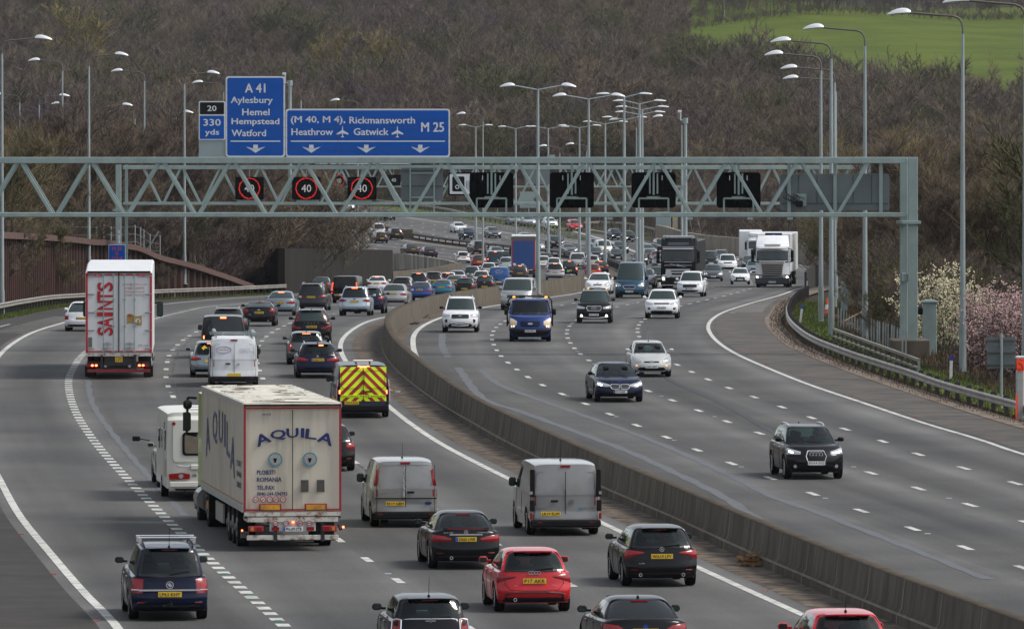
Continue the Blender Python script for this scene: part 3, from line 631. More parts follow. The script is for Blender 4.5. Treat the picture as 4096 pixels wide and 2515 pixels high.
# near gantry
Y1 = 340.0; P = Plane(Y1); zt1, zb1 = P.z(629), P.z(868)
g1 = empty('sign_gantry', (P.x(3650), Y1, 0)); tag(g1, 'near grey steel lattice gantry spanning the whole motorway', 'gantry'); O1 = Matrix.Translation(-g1.location)
truss(g1, -31.5, P.x(3628), Y1, zb1, zt1, 1.5, P.x(3625), P.k*284)
b = MB(); b.box((P.x(3651), Y1, (zt1+P.z(1372))/2), (.44, .34, zt1-P.z(1372)), 0, .02); b.build('column', GALV, g1, M=O1)
b = MB(); b.box((P.x(3622), Y1+1.5, (zt1+P.z(1372))/2), (.34, .34, zt1-P.z(1372)), 0, .02); b.build('column', GALV, g1, M=O1)
for c_, d_ in (((P.x(3645), Y1, P.z(890)), (.85, .6, .14)), ((P.x(3615), Y1+1.4, P.z(890)), (.5, .6, .14)), ((P.x(3648), Y1, P.z(1369)), (1.0, .8, .12)), ((P.x(3612), Y1+1.4, P.z(1366)), (.7, .8, .12)), ((P.x(3622), Y1+.7, P.z(1110)), (.2, 1.4, .35))): b = MB(); b.box(c_, d_, 0, .01); b.build('flange', GALV, g1, M=O1)
b = MB(); b.box((-31.5, Y1, zt1/2), (.44, .34, zt1)); b.build('column', GALV, g1, M=O1)
b = MB(); b.box((P.x(3640), Y1+.7, P.z(1435)), (1.75, 2.9, 1.75), 0, .04); b.build('plinth', concrete('plinth_concrete', (.15,.13,.105), (.085,.07,.055), 1.2), g1, M=O1)
b = MB()
for px in (2160, 2440, 2560, 2760, 3000, 3160, 3340): b.box((P.x(px), Y1-.13, P.z(874)), (.25, .05, .1))
b.build('bracket', GALV, g1, M=O1)
def case_back(root, O, x0, x1, y0, y1, nm, lab):
    r = empty(nm, (P.x((x0+x1)/2), Y1+.45, P.z(y1))); tag(r, lab, 'signal', 'lane signals seen from the back on the near gantry'); M = Matrix.Translation(-r.location)
    b = MB(); b.prism(rrect(P.x(x0), P.x(x1), P.z(y1), P.z(y0), .16), Y1+.55, Y1+.8); b.build('case', SIGK, r, M=M)
    cx = (x0+x1)/2; b = MB()
    b.box((P.x(cx), Y1+.5, (P.z(y0-36)+P.z(y1-52))/2), (.09, .08, P.z(y0-36)-P.z(y1-52)))
    for dx in (-15, 15): b.box((P.x(cx+dx), Y1+.52, P.z(y0+45)), (.07, .06, .92))
    b.box((P.x(cx), Y1+.5, P.z(y1-42)), (.62, .1, .09)); b.box((P.x(cx), Y1+.48, P.z(y1-38)), (1.35, .1, .08)); 
    for dx in (-59, 59): b.box((P.x(cx+dx), Y1+.48, (P.z(y1-38)+zb1+.2)/2), (.08, .1, P.z(y1-38)-zb1-.2))
    b.build('bracket_frame', GALV, r, M=M)
    b = MB()
    for dx in (-36, 34): b.box((P.x(cx+dx), Y1+.53, P.z(y0+22)), (.035, .03, .22))
    b.build('latch', CHR, r, M=M)
    b = MB(); pts = [(P.x(cx+25)+.22*cos(t*.6), Y1+.46, P.z(y1-22)+.26*sin(t*.6)) for t in range(9)]; b.path(pts, .016, 4); b.build('cable', BLK, r, M=M)
for k, (a, b_) in enumerate(((1878, 2054), (2199, 2376), (2527, 2704), (2868, 3044))):
    case_back(g1, O1, a, b_, 690, 832, 'lane_signal', ['black lane signal back next to the camera sign on the near gantry', 'second black lane signal back along the near gantry, right of the camera sign', 'third black lane signal back along the near gantry', 'black lane signal back nearest the big grey message sign'][k])
r = empty('message_sign', (P.x(3340), Y1+.6, P.z(842))); tag(r, 'wide grey back of a message sign at the right end of the near gantry', 'sign'); M = Matrix.Translation(-r.location)
b = MB(); b.prism(rrect(P.x(3122), P.x(3561), P.z(842), P.z(695), .12), Y1+.6, Y1+.95); b.build('case', GREYP, r, M=M)
b = MB()
for px in (3197, 3270, 3340, 3415, 3489): b.box((P.x(px), Y1+.595, P.z(758)), (.03, .02, P.z(700)-P.z(814)))
b.box((P.x(3340), Y1+.594, P.z(815)), (P.x(3555)-P.x(3128), .02, .04)); b.build('seams', mat('dark_seam', (.05,.06,.065), .7), r, M=M)
for px in (3158, 3342, 3526): b = MB(); b.box((P.x(px), Y1+.5, (zt1+zb1)/2), (.16, .1, zt1-zb1-.2)); b.build('hanger', GALV, r, M=M)
r = empty('control_box', (P.x(3203), Y1+.3, P.z(812))); tag(r, 'black controller box with dangling cables below the gantry message sign', 'box'); M = Matrix.Translation(-r.location)
b = MB(); b.box((P.x(3205), Y1+.42, P.z(800)), (.5, .04, .55)); b.build('plate', GALV, r, M=M)
b = MB(); b.box((P.x(3198), Y1+.3, P.z(815)), (.34, .2, .28), 0, .05); b.build('box', BLK, r, M=M)
b = MB()
for q in range(4): b.path([(P.x(3190)-.1*q+.32*cos(t*.5+q), Y1+.33+.02*q, P.z(800)+.05*q+.16*sin(t*.5+q)) for t in range(10)], .016, 4)
b.path([(P.x(3195), Y1+.3, P.z(800)), (P.x(3165), Y1+.3, P.z(790)), (P.x(3145), Y1+.35, P.z(770)), (P.x(3140), Y1+.4, P.z(740))], .02, 4); b.build('cable', BLK, r, M=M)
r = empty('direction_sign', (P.x(1688), Y1+1, P.z(804))); tag(r, 'small grey square sign back with ladder frame on the near gantry', 'sign'); M = Matrix.Translation(-r.location)
b = MB(); b.box((P.x(1688), Y1+.9, P.z(738)), (P.x(1772)-P.x(1605), .06, P.z(672)-P.z(804))); b.build('panel', GREYP, r, M=M)
b = MB()
for px in (1640, 1736): b.box((P.x(px), Y1+.75, (zt1+zb1)/2), (.07, .08, zt1-zb1-.1))
for py in (693, 790): b.box((P.x(1688), Y1+.74, P.z(py)), (P.k*96, .06, .06))
b.build('frame', GALV, r, M=M)
b = MB()
for py in (683, 745): b.box((P.x(1688), Y1+.86, P.z(py)), (P.x(1770)-P.x(1608), .02, .04))
b.build('stiffener', mat('dark_stiffener', (.06,.07,.075), .7), r, M=M)
# equipment box on the top chord
r = empty('gantry_sensor', (P.x(2205), Y1+.5, zt1)); tag(r, 'flat grey sensor box on top of the near gantry', 'box'); b = MB(); b.box((0, .2, .05), (.35, .5, .1)); b.box((0, -.3, -.26), (.3, .15, .06)); b.build('box', GALV, r)
# far gantry
Y2 = 570.0; P = Plane(Y2); zt2, zb2 = P.z(662), P.z(820)
g2 = empty('sign_gantry', (P.x(478), Y2, 0)); tag(g2, 'second steel lattice gantry carrying the blue signs and red 40 signals', 'gantry'); O2 = Matrix.Translation(-g2.location)
truss(g2, P.x(492), P.x(3470), Y2, zb2, zt2, 1.3, P.x(647), P.k*157.5, .3)
b = MB(); b.box((P.x(474), Y2, P.z(660)/2-.6), (.42, .4, P.z(660)+1.2), 0, .02); b.build('column', GALV, g2, M=O2)
b = MB(); b.box((P.x(502), Y2+1.3, P.z(660)/2-.6), (.22, .3, P.z(660)+1.2)); b.build('column', GALV, g2, M=O2)
for c_, d_ in (((P.x(474), Y2, P.z(841)), (.85, .6, .16)), ((P.x(3473), Y2, P.z(1130)), (.9, .9, .15))): b = MB(); b.box(c_, d_); b.build('flange', GALV, g2, M=O2)
b = MB(); b.box((P.x(3473), Y2, (P.z(660)+P.z(1130))/2), (.36, .36, P.z(660)-P.z(1130)), 0, .02); b.build('column', GALV, g2, M=O2)
b = MB(); b.box((P.x(3470), Y2, (P.z(1140)-.4)/2), (1.0, 1.6, P.z(1140)+.6), 0, .04); b.build('plinth', MATS['plinth_concrete'], g2, M=O2)
b = MB(); b.prism(rrect(P.x(472), P.x(480), P.z(973), P.z(922), .01), Y2-.23, Y2-.21, 0)
for i, ch in enumerate('5194BL'): addtxt(b, ch, P.x(473.5), P.x(478.5), P.z(929.5+i*8.2), P.z(924+i*8.2), Y2-.235, 1, bold=.02)
b.build('marker_plate', [WPL, INK], g2, M=O2)
def signboard(name, cat, label, z0, org, face, border, items, Yf, rad=.2, backing=None, bw=.10):
    """items use zoomed-view pixels: z0 = zoom factor, org = its origin"""
    X = lambda a: P.x(org[0]+a/z0); Z = lambda a: P.z(org[1]+a/z0)
    x0, x1, y0, y1 = face
    r = empty(name, (X((x0+x1)/2), Yf, Z(y1))); tag(r, label, cat); M = Matrix.Translation(-r.location)
    b = MB(); b.prism(rrect(X(x0), X(x1), Z(y1), Z(y0), rad), Yf, Yf+.08); b.build('panel_edge', SIGNW, r, M=M)
    b = MB()
    for it in items:
        if it[0] == 'fill': _, a0, a1, c0, c1, mi = it; b.prism(rrect(X(a0), X(a1), Z(c1), Z(c0), rad*.75), Yf-.012, Yf+.002, mi)
    b.build('face', [SIGNB, SIGNK], r, M=M)
    b = MB()
    for it in items:
        if it[0] == 't': _, s_, a0, a1, c0, c1 = it[:6]; addtxt(b, s_, X(a0), X(a1), Z(c1), Z(c0), Yf-.02, 0, bold=.045)
        if it[0] == 'bar': _, a0, a1, c0, c1 = it; b.box(((X(a0)+X(a1))/2, Yf-.018, (Z(c0)+Z(c1))/2), (X(a1)-X(a0), .008, Z(c0)-Z(c1)))
        if it[0] == 'arrow':
            _, c, t0, t1, hw = it; tw = hw*.23; m_ = t0+(t1-t0)*.42
            o = [(X(c), Z(t1)), (X(c+hw), Z(t0+(t1-t0)*.22)), (X(c+hw*.42), Z(m_)), (X(c+tw), Z(m_)), (X(c+tw), Z(t0)), (X(c-tw), Z(t0)), (X(c-tw), Z(m_)), (X(c-hw*.42), Z(m_)), (X(c-hw), Z(t0+(t1-t0)*.22))]
            b.prism(o, Yf-.022, Yf-.014)
        if it[0] == 'plane':
            _, a0, a1, c0, c1 = it; c = (a0+a1)/2; h_ = c1-c0; w_ = (a1-a0)/2
            half = [(0, 0), (.06, .05), (.09, .15), (.09, .36), (.98, .62), (1, .72), (.9, .74), (.09, .62), (.07, .84), (.27, .94), (.27, 1), (.0, .97)]
            o = [(X(c+w_*p), Z(c0+h_*q)) for p, q in half]+[(X(c-w_*p), Z(c0+h_*q)) for p, q in half[::-1][1:-1]]
            b.prism(o, Yf-.022, Yf-.014)
    if b.v: b.build('lettering', SIGNW, r, M=M)
    return r, X, Z, M
ZR, OG = 2.239, (750, 250)
r, X, Z, M = signboard('direction_sign', 'sign', 'tall blue A 41 sign for Aylesbury and Watford on the second gantry', ZR, OG, (343, 875, 125, 848), 0,
 [('fill', 357, 861, 139, 834, 0), ('t', 'A 41', 517, 697, 190, 272), ('t', 'Aylesbury', 390, 763, 310, 382), ('t', 'Hemel', 492, 735, 415, 475), ('t', 'Hempstead', 397, 822, 500, 572), ('t', 'Watford', 397, 703, 603, 662), ('bar', 387, 833, 701, 711), ('arrow', 611, 738, 810, 88)], Y2-.3, .22)
b = MB()
for c in (198, 270, 346, 414, 500, 586, 672, 776): b.box(((X(343)+X(875))/2, Y2-.325, Z(c)), (X(872)-X(346), .004, .018))
for px in (480, 740): b.box((X(px), Y2+.0, Z(870)), (.12, .2, .8))
b.build('panel_seams', SEAM, r, M=M)
r, X, Z, M = signboard('direction_sign', 'sign', 'long blue M 25 sign with Heathrow and Gatwick aeroplane symbols', ZR, OG, (880, 2352, 416, 848), 0,
 [('fill', 894, 2338, 430, 834, 0), ('t', '(M 40, M 4),', 928, 1412, 482, 557), ('t', 'Rickmansworth', 1452, 2037, 488, 548), ('t', 'Heathrow', 933, 1303, 592, 652), ('t', 'Gatwick', 1490, 1800, 590, 652), ('t', 'M 25', 2095, 2297, 537, 622),
  ('plane', 1337, 1442, 570, 675), ('plane', 1828, 1933, 570, 675), ('bar', 926, 2306, 701, 711), ('arrow', 1110, 738, 810, 86), ('arrow', 1602, 738, 810, 86), ('arrow', 2085, 738, 810, 86)], Y2-.3, .22)
b = MB()
for c in (500, 586, 672, 776): b.box(((X(880)+X(2352))/2, Y2-.325, Z(c)), (X(2349)-X(883), .004, .018))
b.box((X(1348), Y2-.326, Z(632)), (.02, .004, Z(430)-Z(834))); b.build('panel_seams', SEAM, r, M=M)
r, X, Z, M = signboard('distance_sign', 'sign', 'small stacked sign reading 20 on black above 330 yds on blue', ZR, OG, (102, 341, 348, 695), 0,
 [('fill', 112, 329, 358, 466, 1), ('fill', 112, 329, 478, 686, 0), ('t', '20', 180, 260, 388, 437), ('t', '330', 145, 298, 508, 568), ('t', 'yds', 160, 283, 600, 663)], Y2-.3, .1)
b = MB(); b.box(((X(102)+X(343))/2, Y2-.22, (Z(690)+Z(852))/2), (X(343)-X(102), .05, Z(690)-Z(852))); b.build('backing_plate', GREYL, r, M=M)
def speed_signal(x0, x1, y0, y1, lab, Yf, pl_, ring=True, txt='40', num=True):
    r = empty('speed_signal', (pl_.x((x0+x1)/2), Yf, pl_.z(y1))); tag(r, lab, 'signal', 'black electronic speed signals'); M = Matrix.Translation(-r.location)
    b = MB(); b.prism(rrect(pl_.x(x0), pl_.x(x1), pl_.z(y1), pl_.z(y0), .12), Yf, Yf+.3); b.build('case', SIGK, r, M=M)
    cx, cz = pl_.x((x0+x1)/2), pl_.z((y0+y1)/2); w_ = pl_.x(x1)-pl_.x(x0); rr = w_*.355
    b = MB()
    if ring:
        rq = random.Random(3)
        for k in range(150):
            t = rq.uniform(0, 2*pi); q = rr+rq.uniform(-.045, .045)*w_*.55; b.box((cx+q*cos(t), Yf-.01, cz+q*sin(t)), (.035, .012, .035))
        b.ring(cx, cz, rr-.022, rr+.018, Yf-.012, Yf-.003, 32); b.build('red_ring', LEDR, r, M=M)
    b = MB(); addtxt(b, txt, cx-w_*.17, cx+w_*.17, cz-w_*.13, cz+w_*.13, Yf-.012, 0); b.build('digits', LEDW, r, M=M)
    b = MB(); b.box((cx, Yf+.2, pl_.z(y0-10)), (.07, .07, .9)); b.box((cx, Yf+.2, pl_.z(y1+6)), (w_*.7, .1, .15)); b.build('bracket', GALV, r, M=M)
    return r
for k, (a, b_) in enumerate(((941, 1055), (1168, 1283), (1390, 1506))):
    speed_signal(a, b_, 708, 799, ['lit 40 speed signal with red ring, under the A 41 sign', 'lit 40 speed signal below the left end of the M 25 sign', 'lit 40 speed signal below the middle of the M 25 sign'][k], Y2-.2, P)
r = empty('camera_sign', (P.x(1870), Y2-.2, P.z(781))); tag(r, 'black and white speed camera sign half hidden by a lane signal', 'sign'); M = Matrix.Translation(-r.location)
b = MB(); b.prism(rrect(P.x(1793), P.x(1975), P.z(782), P.z(690), .12), Y2-.2, Y2-.1); b.build('panel', SIGK, r, M=M)
b = MB(); b.prism(rrect(P.x(1799), P.x(1969), P.z(776), P.z(696), .08), Y2-.215, Y2-.2); b.build('face', SIGNW, r, M=M)
b = MB(); b.prism(rrect(P.x(1809), P.x(1858), P.z(766), P.z(706), .1), Y2-.225, Y2-.214); 
for q in range(3): b.box((P.x(1866+q*6), Y2-.22, P.z(738+q*3)), (.035, .01, .55+q*.12))
b.build('camera_symbol', SIGNK, r, M=M); b = MB(); b.ring(P.x(1829), P.z(748), .10, .16, Y2-.235, Y2-.224); b.build('lens_ring', SIGNW, r, M=M)
# M25 B marker sign
r = empty('marker_sign', (P.x(468), Y2-.5, 0)); tag(r, 'small blue M 25 B location sign with red letters above the lorry', 'sign'); M = Matrix.Translation(-r.location); yy = Y2-.35
b = MB(); b.prism(rrect(P.x(435), P.x(503), P.z(1045), P.z(978), .06), yy, yy+.05); b.build('panel_edge', SIGNW, r, M=M)
b = MB(); b.prism(rrect(P.x(437), P.x(501), P.z(1043), P.z(980), .05), yy-.01, yy); b.build('face', SIGNB, r, M=M)
b = MB(); rt = mat('marker_red', (.55,.04,.03), .5)
for s_, a0, a1, c0, c1 in (('M 25', 450, 489, 988, 1001), ('B', 464, 474, 1007, 1020), ('119.4', 449, 490, 1026, 1039)): addtxt(b, s_, P.x(a0), P.x(a1), P.z(c1), P.z(c0), yy-.016, 0, bold=.03)
b.build('lettering', rt, r, M=M)
b = MB(); b.tube((P.x(468), yy+.08, P.z(1045)), (P.x(468), yy+.08, zside(Y2, False)), .05); b.build('post', GALVP, r, M=M)
# third gantry
Y3 = 870.0; P3 = Plane(Y3); P = P3
g3 = empty('sign_gantry', (P.x(2735), Y3, 0)); tag(g3, 'distant third gantry seen through the two nearer lattices', 'gantry'); O3 = Matrix.Translation(-g3.location)
truss(g3, P.x(1255), P.x(2735), Y3, P.z(750), P.z(664), 1.3, P.x(1330), P.k*88, .25)
for px in (1255, 2735):
    b = MB(); b.box((P.x(px), Y3, (P.z(664)-5)/2), (.5, .4, P.z(664)+5)); b.build('column', GALV, g3, M=O3)
for x0, x1, y0, y1, lab in ((1324, 1386, 699, 747, 'distant 40 speed signal with red ring between the two nearest signals'), (1548, 1602, 699, 742, 'distant dim speed signal right of the lit 40 signals')):
    speed_signal(x0, x1, y0, y1, lab, Y3-.2, P3, ring=x0 < 1400)
r, X, Z, M = signboard('direction_sign', 'sign', 'far blue sign of which only the bottom edge shows below the M 25 sign', 1, (0, 0), (1258, 1640, 560, 657), 0, [('fill', 1262, 1636, 564, 653, 0)], Y3-.3, .15)
b = MB(); b.box((P.x(1450), Y3-.1, P.z(662)), (.3, .2, .6)); b.build('bracket', GALV, r, M=M)
r = empty('message_sign', (P.x(2149), Y3-.2, P.z(737))); tag(r, 'distant grey message sign back on the third gantry', 'sign'); b = MB(); b.prism(rrect(-1.45, 1.45, 0, 1.85, .1), 0, .3); b.build('case', GREYP, r); b = MB(); b.box((0, .4, 1), (.2, .3, 2.4)); b.build('hanger', GALV, r)
# ------------------------------------------------------------ lamp posts
LAMP = mat('lamp_head', (.62,.64,.66), .35, .1, coat=.3); LARM = mat('lamp_arm', (.13,.12,.11), .6, .4)
def head_mesh(s, L=.95, flat=False):
    """luminaire: rounded lens-shaped body growing away from the arm along s"""
    b = MB(); rows = []; n = 9
    for i in range(n+1):
        t = i/n; w_ = .05+.17*sin(pi*min(1, .12+t*.86))**.6; top = .03+.19*sin(pi*(.08+.90*t**.75))**.8*(.55 if flat else 1); bot = -.03-.02*sin(pi*t)
        cx = s*L*t; dz = -.10*t**2 if not flat else -.02*t; row = []
        for k in range(10):
            a = 2*pi*k/10; ct, st = cos(a), sin(a); row.append((cx, w_*ct, dz+(top*st if st > 0 else -bot*st)))
        row.append(row[0]); rows.append(row)
    b.grid(rows); b.face([i for i in range(10)]); b.face([n*11+i for i in range(10)][::-1]); return b
def lamp_post(x, y, label, ztop, arms, Yd=None, rt=False, zb=None, r0=.13, base=None, flat=False, curve=True, headpx=None):
    """arms: list of (sign, length)"""
    X, Y = Yd if Yd else up(x, y, rt); z0 = zb if zb is not None else zside(Y, rt)-.1
    r = empty('lamp_post', (X, Y, z0)); tag(r, label, 'lamp post', 'motorway lamp posts'); h = ztop-z0
    b = MB(); b.tube((0, 0, 0), (0, 0, h*.14), r0*1.25, r0*1.2, 12); b.tube((0, 0, h*.14), (0, 0, h-.8 if curve else h), r0*1.0, r0*.5, 12); b.tube((0, 0, 0), (0, 0, .04), r0*2.2, None, 12); b.build('pole', GALVP, r, smooth=40)
    for s, L in arms:
        b = MB()
        if curve:
            pts = [(0, 0, h-.85), (0, 0, h-.55), (s*.05, 0, h-.3), (s*.18, 0, h-.12), (s*.42, 0, h-.03), (s*L*.5, 0, h+.02), (s*L, 0, h+.12)]; zz = h+.12
        else: pts = [(0, 0, h-.05), (s*L, 0, h+.24)]; zz = h+.24
        b.path(pts, .045 if curve else .05, 7); b.build('arm', LARM if curve else GALVP, r, smooth=60)
        hm = head_mesh(s, 1.0, flat).build('lamp_head', LAMP, r, smooth=60); hm.location = (s*L*.97, 0, zz)
    return r
def lp(x, ytop, Y, label, arms, rt, **k):
    ztop = zat(0, ytop, Y); return lamp_post(0, 0, label, ztop, arms, Yd=((x-XC)*Y/F, Y), rt=rt, **k)
s2y = lambda xb, yb, rt: up(xb, yb, rt)[1]
# right verge row
lp(3851, 62, s2y(3848, 1478, True), 'tall lamp post rising in front of the pink blossom bush', [(-1, 2.3)], True)
lp(4101, 15, 285, 'nearest lamp post, its head cut off by the top right corner', [(-1, 2.2)], True)
lp(3460, 120, s2y(3460, 1356, True), 'lamp post left of the near gantry column, beside the palisade fence', [(-1, 2.1)], True)
lp(3325, 172, s2y(3322, 1341, True), 'lamp post standing on the grass at the end of the metal parapet', [(-1, 2.1)], True)
lp(3284, 224, s2y(3282, 1285, True), 'leftmost roadside lamp post on the right verge, standing on grass', [(-1, 2.15)], True)
lp(3338, 278, 455, 'lamp post directly behind another, beside the grey cabinet', [(-1, 2.35)], True)
lp(3343, 318, 500, 'furthest lamp post of the right verge row, lowest head of the row', [(-1, 2.6)], True)
# left verge, near
lp(8, 161, 441, 'tall lamp post at the very left edge, head reaching right', [(1, 2.0)], False, zb=-1)
lp(356, 224, 561, 'tall left lamp post rising behind the red lettered lorry', [(1, 2.0)], False, zb=-1)
lp(738, 297, 606, 'left lamp post with its head close to the A 41 sign', [(1, 1.9)], False, zb=-1.5)
# central reserve doubles
for k, (x, yt, Y, sp) in enumerate(((2152, 357, 505, 156), (2355, 395, 548, 148), (2497, 388, 590, 114), (2558, 415, 628, 108), (2569, 438, 672, 108), (2560, 458, 715, 102), (2498, 478, 775, 92), (2421, 495, 850, 92), (2318, 510, 893, 88), (2193, 514, 925, 84), (2063, 514, 950, 72), (1903, 508, 976, 70))):
    nm = ['first', 'second', 'third', 'fourth', 'fifth', 'sixth', 'seventh', 'eighth', 'ninth', 'tenth', 'eleventh', 'twelfth'][k]
    lp(x, yt, Y, ('nearest double armed lamp post standing on the central barrier' if k == 0 else 'furthest double armed lamp post in the central reserve row' if k == 11 else nm+' double armed lamp post counting away along the central reserve'), [(-1, sp*Y/F-1), (1, sp*Y/F-1)], False, zb=zside(Y, False)+(.8 if k < 2 else 0), curve=False, flat=k > 1, r0=.15 if k < 2 else .17)
# single-arm lamps beyond
for x, yt, Y, s_, lab in ((1932, 459, 830, -1, 'single lamp post just right of the M 25 sign, head to the left'), (2546, 482, 800, -1, 'single lamp post among the doubles, thin arm to the left'), (2727, 470, 760, -1, 'lamp post beside the camera mast right of the double lamps'), (2239, 588, 900, -1, 'short curved lamp post low in the middle behind the near gantry'), (2346, 580, 920, -1, 'thin lamp post with a small head low behind the second double lamp'),
 (250, 246, 640, -1, 'left background lamp post with left pointing head, tallest of the leftmost trees'), (578, 288, 660, -1, 'background lamp post with left pointing head between two tall left posts'), (894, 334, 700, -1, 'background lamp post with its head left of the A 41 sign'), (1204, 372, 760, -1, 'background lamp post between the two blue signs'), (1431, 405, 800, -1, 'background lamp post whose head shows above the M 25 sign'),
 (79, 382, 800, -1, 'small background lamp post at the far left with left pointing head'), (157, 387, 720, 1, 'background lamp post at the far left with right pointing head'), (309, 418, 840, -1, 'faint background lamp post left of the red lettered lorry post'), (410, 424, 730, 1, 'background lamp post with right pointing head just right of the tall lorry post'), (540, 448, 860, -1, 'faint background lamp post low above the thicket on the left'), (654, 453, 740, 1, 'background lamp post beside the tall post near the A 41 sign'),
 (790, 480, 880, -1, 'faint lamp post just left of the 20 sign'), (722, 530, 800, 1, 'background lamp head half hidden by the tall post near the A 41 sign')):
    lp(x, yt, Y, lab, [(s_, 2.0 if Y < 900 else 1.6)], x > 1500, zb=-4.5, r0=.12)
# camera masts
for x, yt, Y, lab in ((1160, 322, 700, 'grey camera mast behind the gap between the blue signs'), (2742, 472, 700, 'thick grey camera mast right of the double lamps')):
    X = (x-XC)*Y/F; z1 = zat(0, yt, Y); r = empty('camera_mast', (X, Y, -3)); tag(r, lab, 'mast')
    b = MB(); b.tube((0, 0, 0), (0, 0, z1+3), .2, .14, 10); b.tube((0, 0, z1+2.5), (0, 0, z1+3), .24, .24, 10); b.build('pole', GALVP, r, smooth=40)
    b = MB(); b.box((-.55, 0, z1+3.6), (.35, .25, .22), 0, .04); b.box((-.45, 0, z1+3.2), (.12, .12, .8)); b.box((-.25, 0, z1+2.8), (.5, .08, .08)); b.build('camera', SIGNW, r)
# ------------------------------------------------------------ right verge furniture
def rootat(name, x, y, label, cat, rt=True, Y=None):
    X, Y = ((x-XC)*Y/F, Y) if Y else up(x, y, rt); r = empty(name, (X, Y, zside(Y, rt))); tag(r, label, cat); return r
r = rootat('equipment_cabinet', 3718, 1478, 'tall grey steel cabinet beside the gantry plinth', 'cabinet', Y=344)
b = MB(); b.box((0, 0, .9), (.62, .6, 2.75), 0, .02); b.build('body', GALV, r); b = MB(); b.box((0, 0, 2.33), (.76, .72, .1), 0, .02); b.box((0, -.03, 2.40), (.5, .5, .08), 0, .03); b.build('lid', GALV, r)
b = MB(); b.box((-.42, 0, 1.9), (.25, .2, .3), 0, .05); b.build('junction_box', BLK, r)
r = rootat('sos_phone', 4080, 1628, 'orange topped SOS roadside telephone behind the right barrier', 'phone', Y=272)
k = 272/F; b = MB(); b.box((0, 0, .55), (.29, .3, 2.5), 0, .05); b.build('housing', mat('sos_white', (.42,.42,.40), .6, noise=.2), r)
zt_ = zat(0, 1435, 272)-r.location.z; zb_ = zat(0, 1483, 272)-r.location.z
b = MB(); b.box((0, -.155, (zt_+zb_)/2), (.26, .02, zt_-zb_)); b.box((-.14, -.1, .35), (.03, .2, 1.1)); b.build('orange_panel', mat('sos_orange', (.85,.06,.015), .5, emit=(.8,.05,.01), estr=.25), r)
b = MB(); addtxt(b, 'SOS', -.1, .1, zb_+.02, zb_+.1, -.2, 0, bold=.03); addtxt(b, '5195A', -.1, .1, zt_-.08, zt_-.02, -.2, 0, bold=.02)
b.path([(-.08, -.2, zt_-.13), (.02, -.2, zt_-.18), (.06, -.2, zt_-.26), (.07, -.2, zt_-.33)], .022, 5); b.build('handset_symbol', INK, r)
b = MB(); b.box((0, 0, zt_+.06), (.32, .32, .1), 0, .03); b.build('cap', SIGNW, r)
r = rootat('road_sign', 4005, 1590, 'grey back of a square road sign on a post behind the right barrier', 'sign', Y=282)
k = 282/F; b = MB(); b.prism(rrect((3953-4010)*k, (4068-4010)*k, zat(0, 1473, 282)-r.location.z, zat(0, 1348, 282)-r.location.z, .06), 0, .04); b.build('panel', GREYP, r)
b = MB()
for py in (1362, 1411, 1460): b.box((0, -.03, zat(0, py, 282)-r.location.z), (1.06, .03, .05))
b.build('rail', SEAM, r); b = MB(); b.tube((0, -.08, -.5), (0, -.08, zat(0, 1332, 282)-r.location.z), .055, None, 8); b.build('post', GALVP, r, smooth=40)
r = rootat('road_sign', 3466, 1135, 'dark grey back of a square sign behind the left pair of roadside poles', 'sign', Y=500)
b = MB()
for j in range(3): b.box((0, 0, zat(0, 1052+j*25, 500)-r.location.z), (1.15, .05, .38))
b.build('panel', mat('sign_back_dark', (.07,.08,.085), .6, noise=.2), r); b = MB(); b.tube((0, .08, 0), (0, .08, 2.4), .05); b.build('post', GALVP, r)
r = rootat('road_sign', 1990, 0, 'distant pale blue grey sign back beside the far slip road', 'sign', Y=1120)
b = MB(); b.box((0, 0, 2.2), (2.2, .06, 2.0)); b.build('panel', GREYL, r); b = MB(); b.tube((0, .1, 0), (0, .1, 3.2), .08); b.build('post', GALVP, r)
r = rootat('road_sign', 2115, 0, 'second distant sign back, wider, left of the red slip road car', 'sign', Y=1100)
b = MB(); b.box((0, 0, 2.9), (2.6, .06, 2.4)); b.build('panel', GREYL, r); b = MB(); b.tube((0, .1, 0), (0, .1, 3.8), .09); b.build('post', GALVP, r)
BLU = mat('marker_blue', (.01,.05,.4), .5); CONEO = mat('cone_orange', (.75,.10,.03), .6); MWH = mat('marker_white', (.7,.7,.68), .6)
for x, y, lab, rt, tilt in ((3803, 1512, 'white marker post with blue top beside the cabinet and pink bush', True, .02), (3200, 1288, 'tilted white marker post with blue top on the grass by the right barrier', True, .12), (3224, 1165, 'small marker post with blue top at the far end of the right barrier', True, .05), (697, 1146, 'white marker post with blue top behind the left barrier', False, 0), (2241, 944, 'marker post on the far grass nose between the carriageways', True, 0)):
    X, Y = up(x, y, rt) if x != 697 else ((x-XC)*602/F, 602); r = empty('marker_post', (X, Y, zside(Y, rt)-.1)); tag(r, lab, 'marker post'); r.rotation_euler = (0, tilt, 0)
    b = MB(); b.box((0, 0, .42), (.12, .06, .84), 0, .01); b.build('post', MWH, r); b = MB(); b.box((0, 0, .93), (.125, .065, .2)); b.build('top_band', BLU, r)
    if x == 697: b = MB(); b.box((0, -.035, .62), (.09, .01, .3)); b.build('red_strip', CONEO, r)
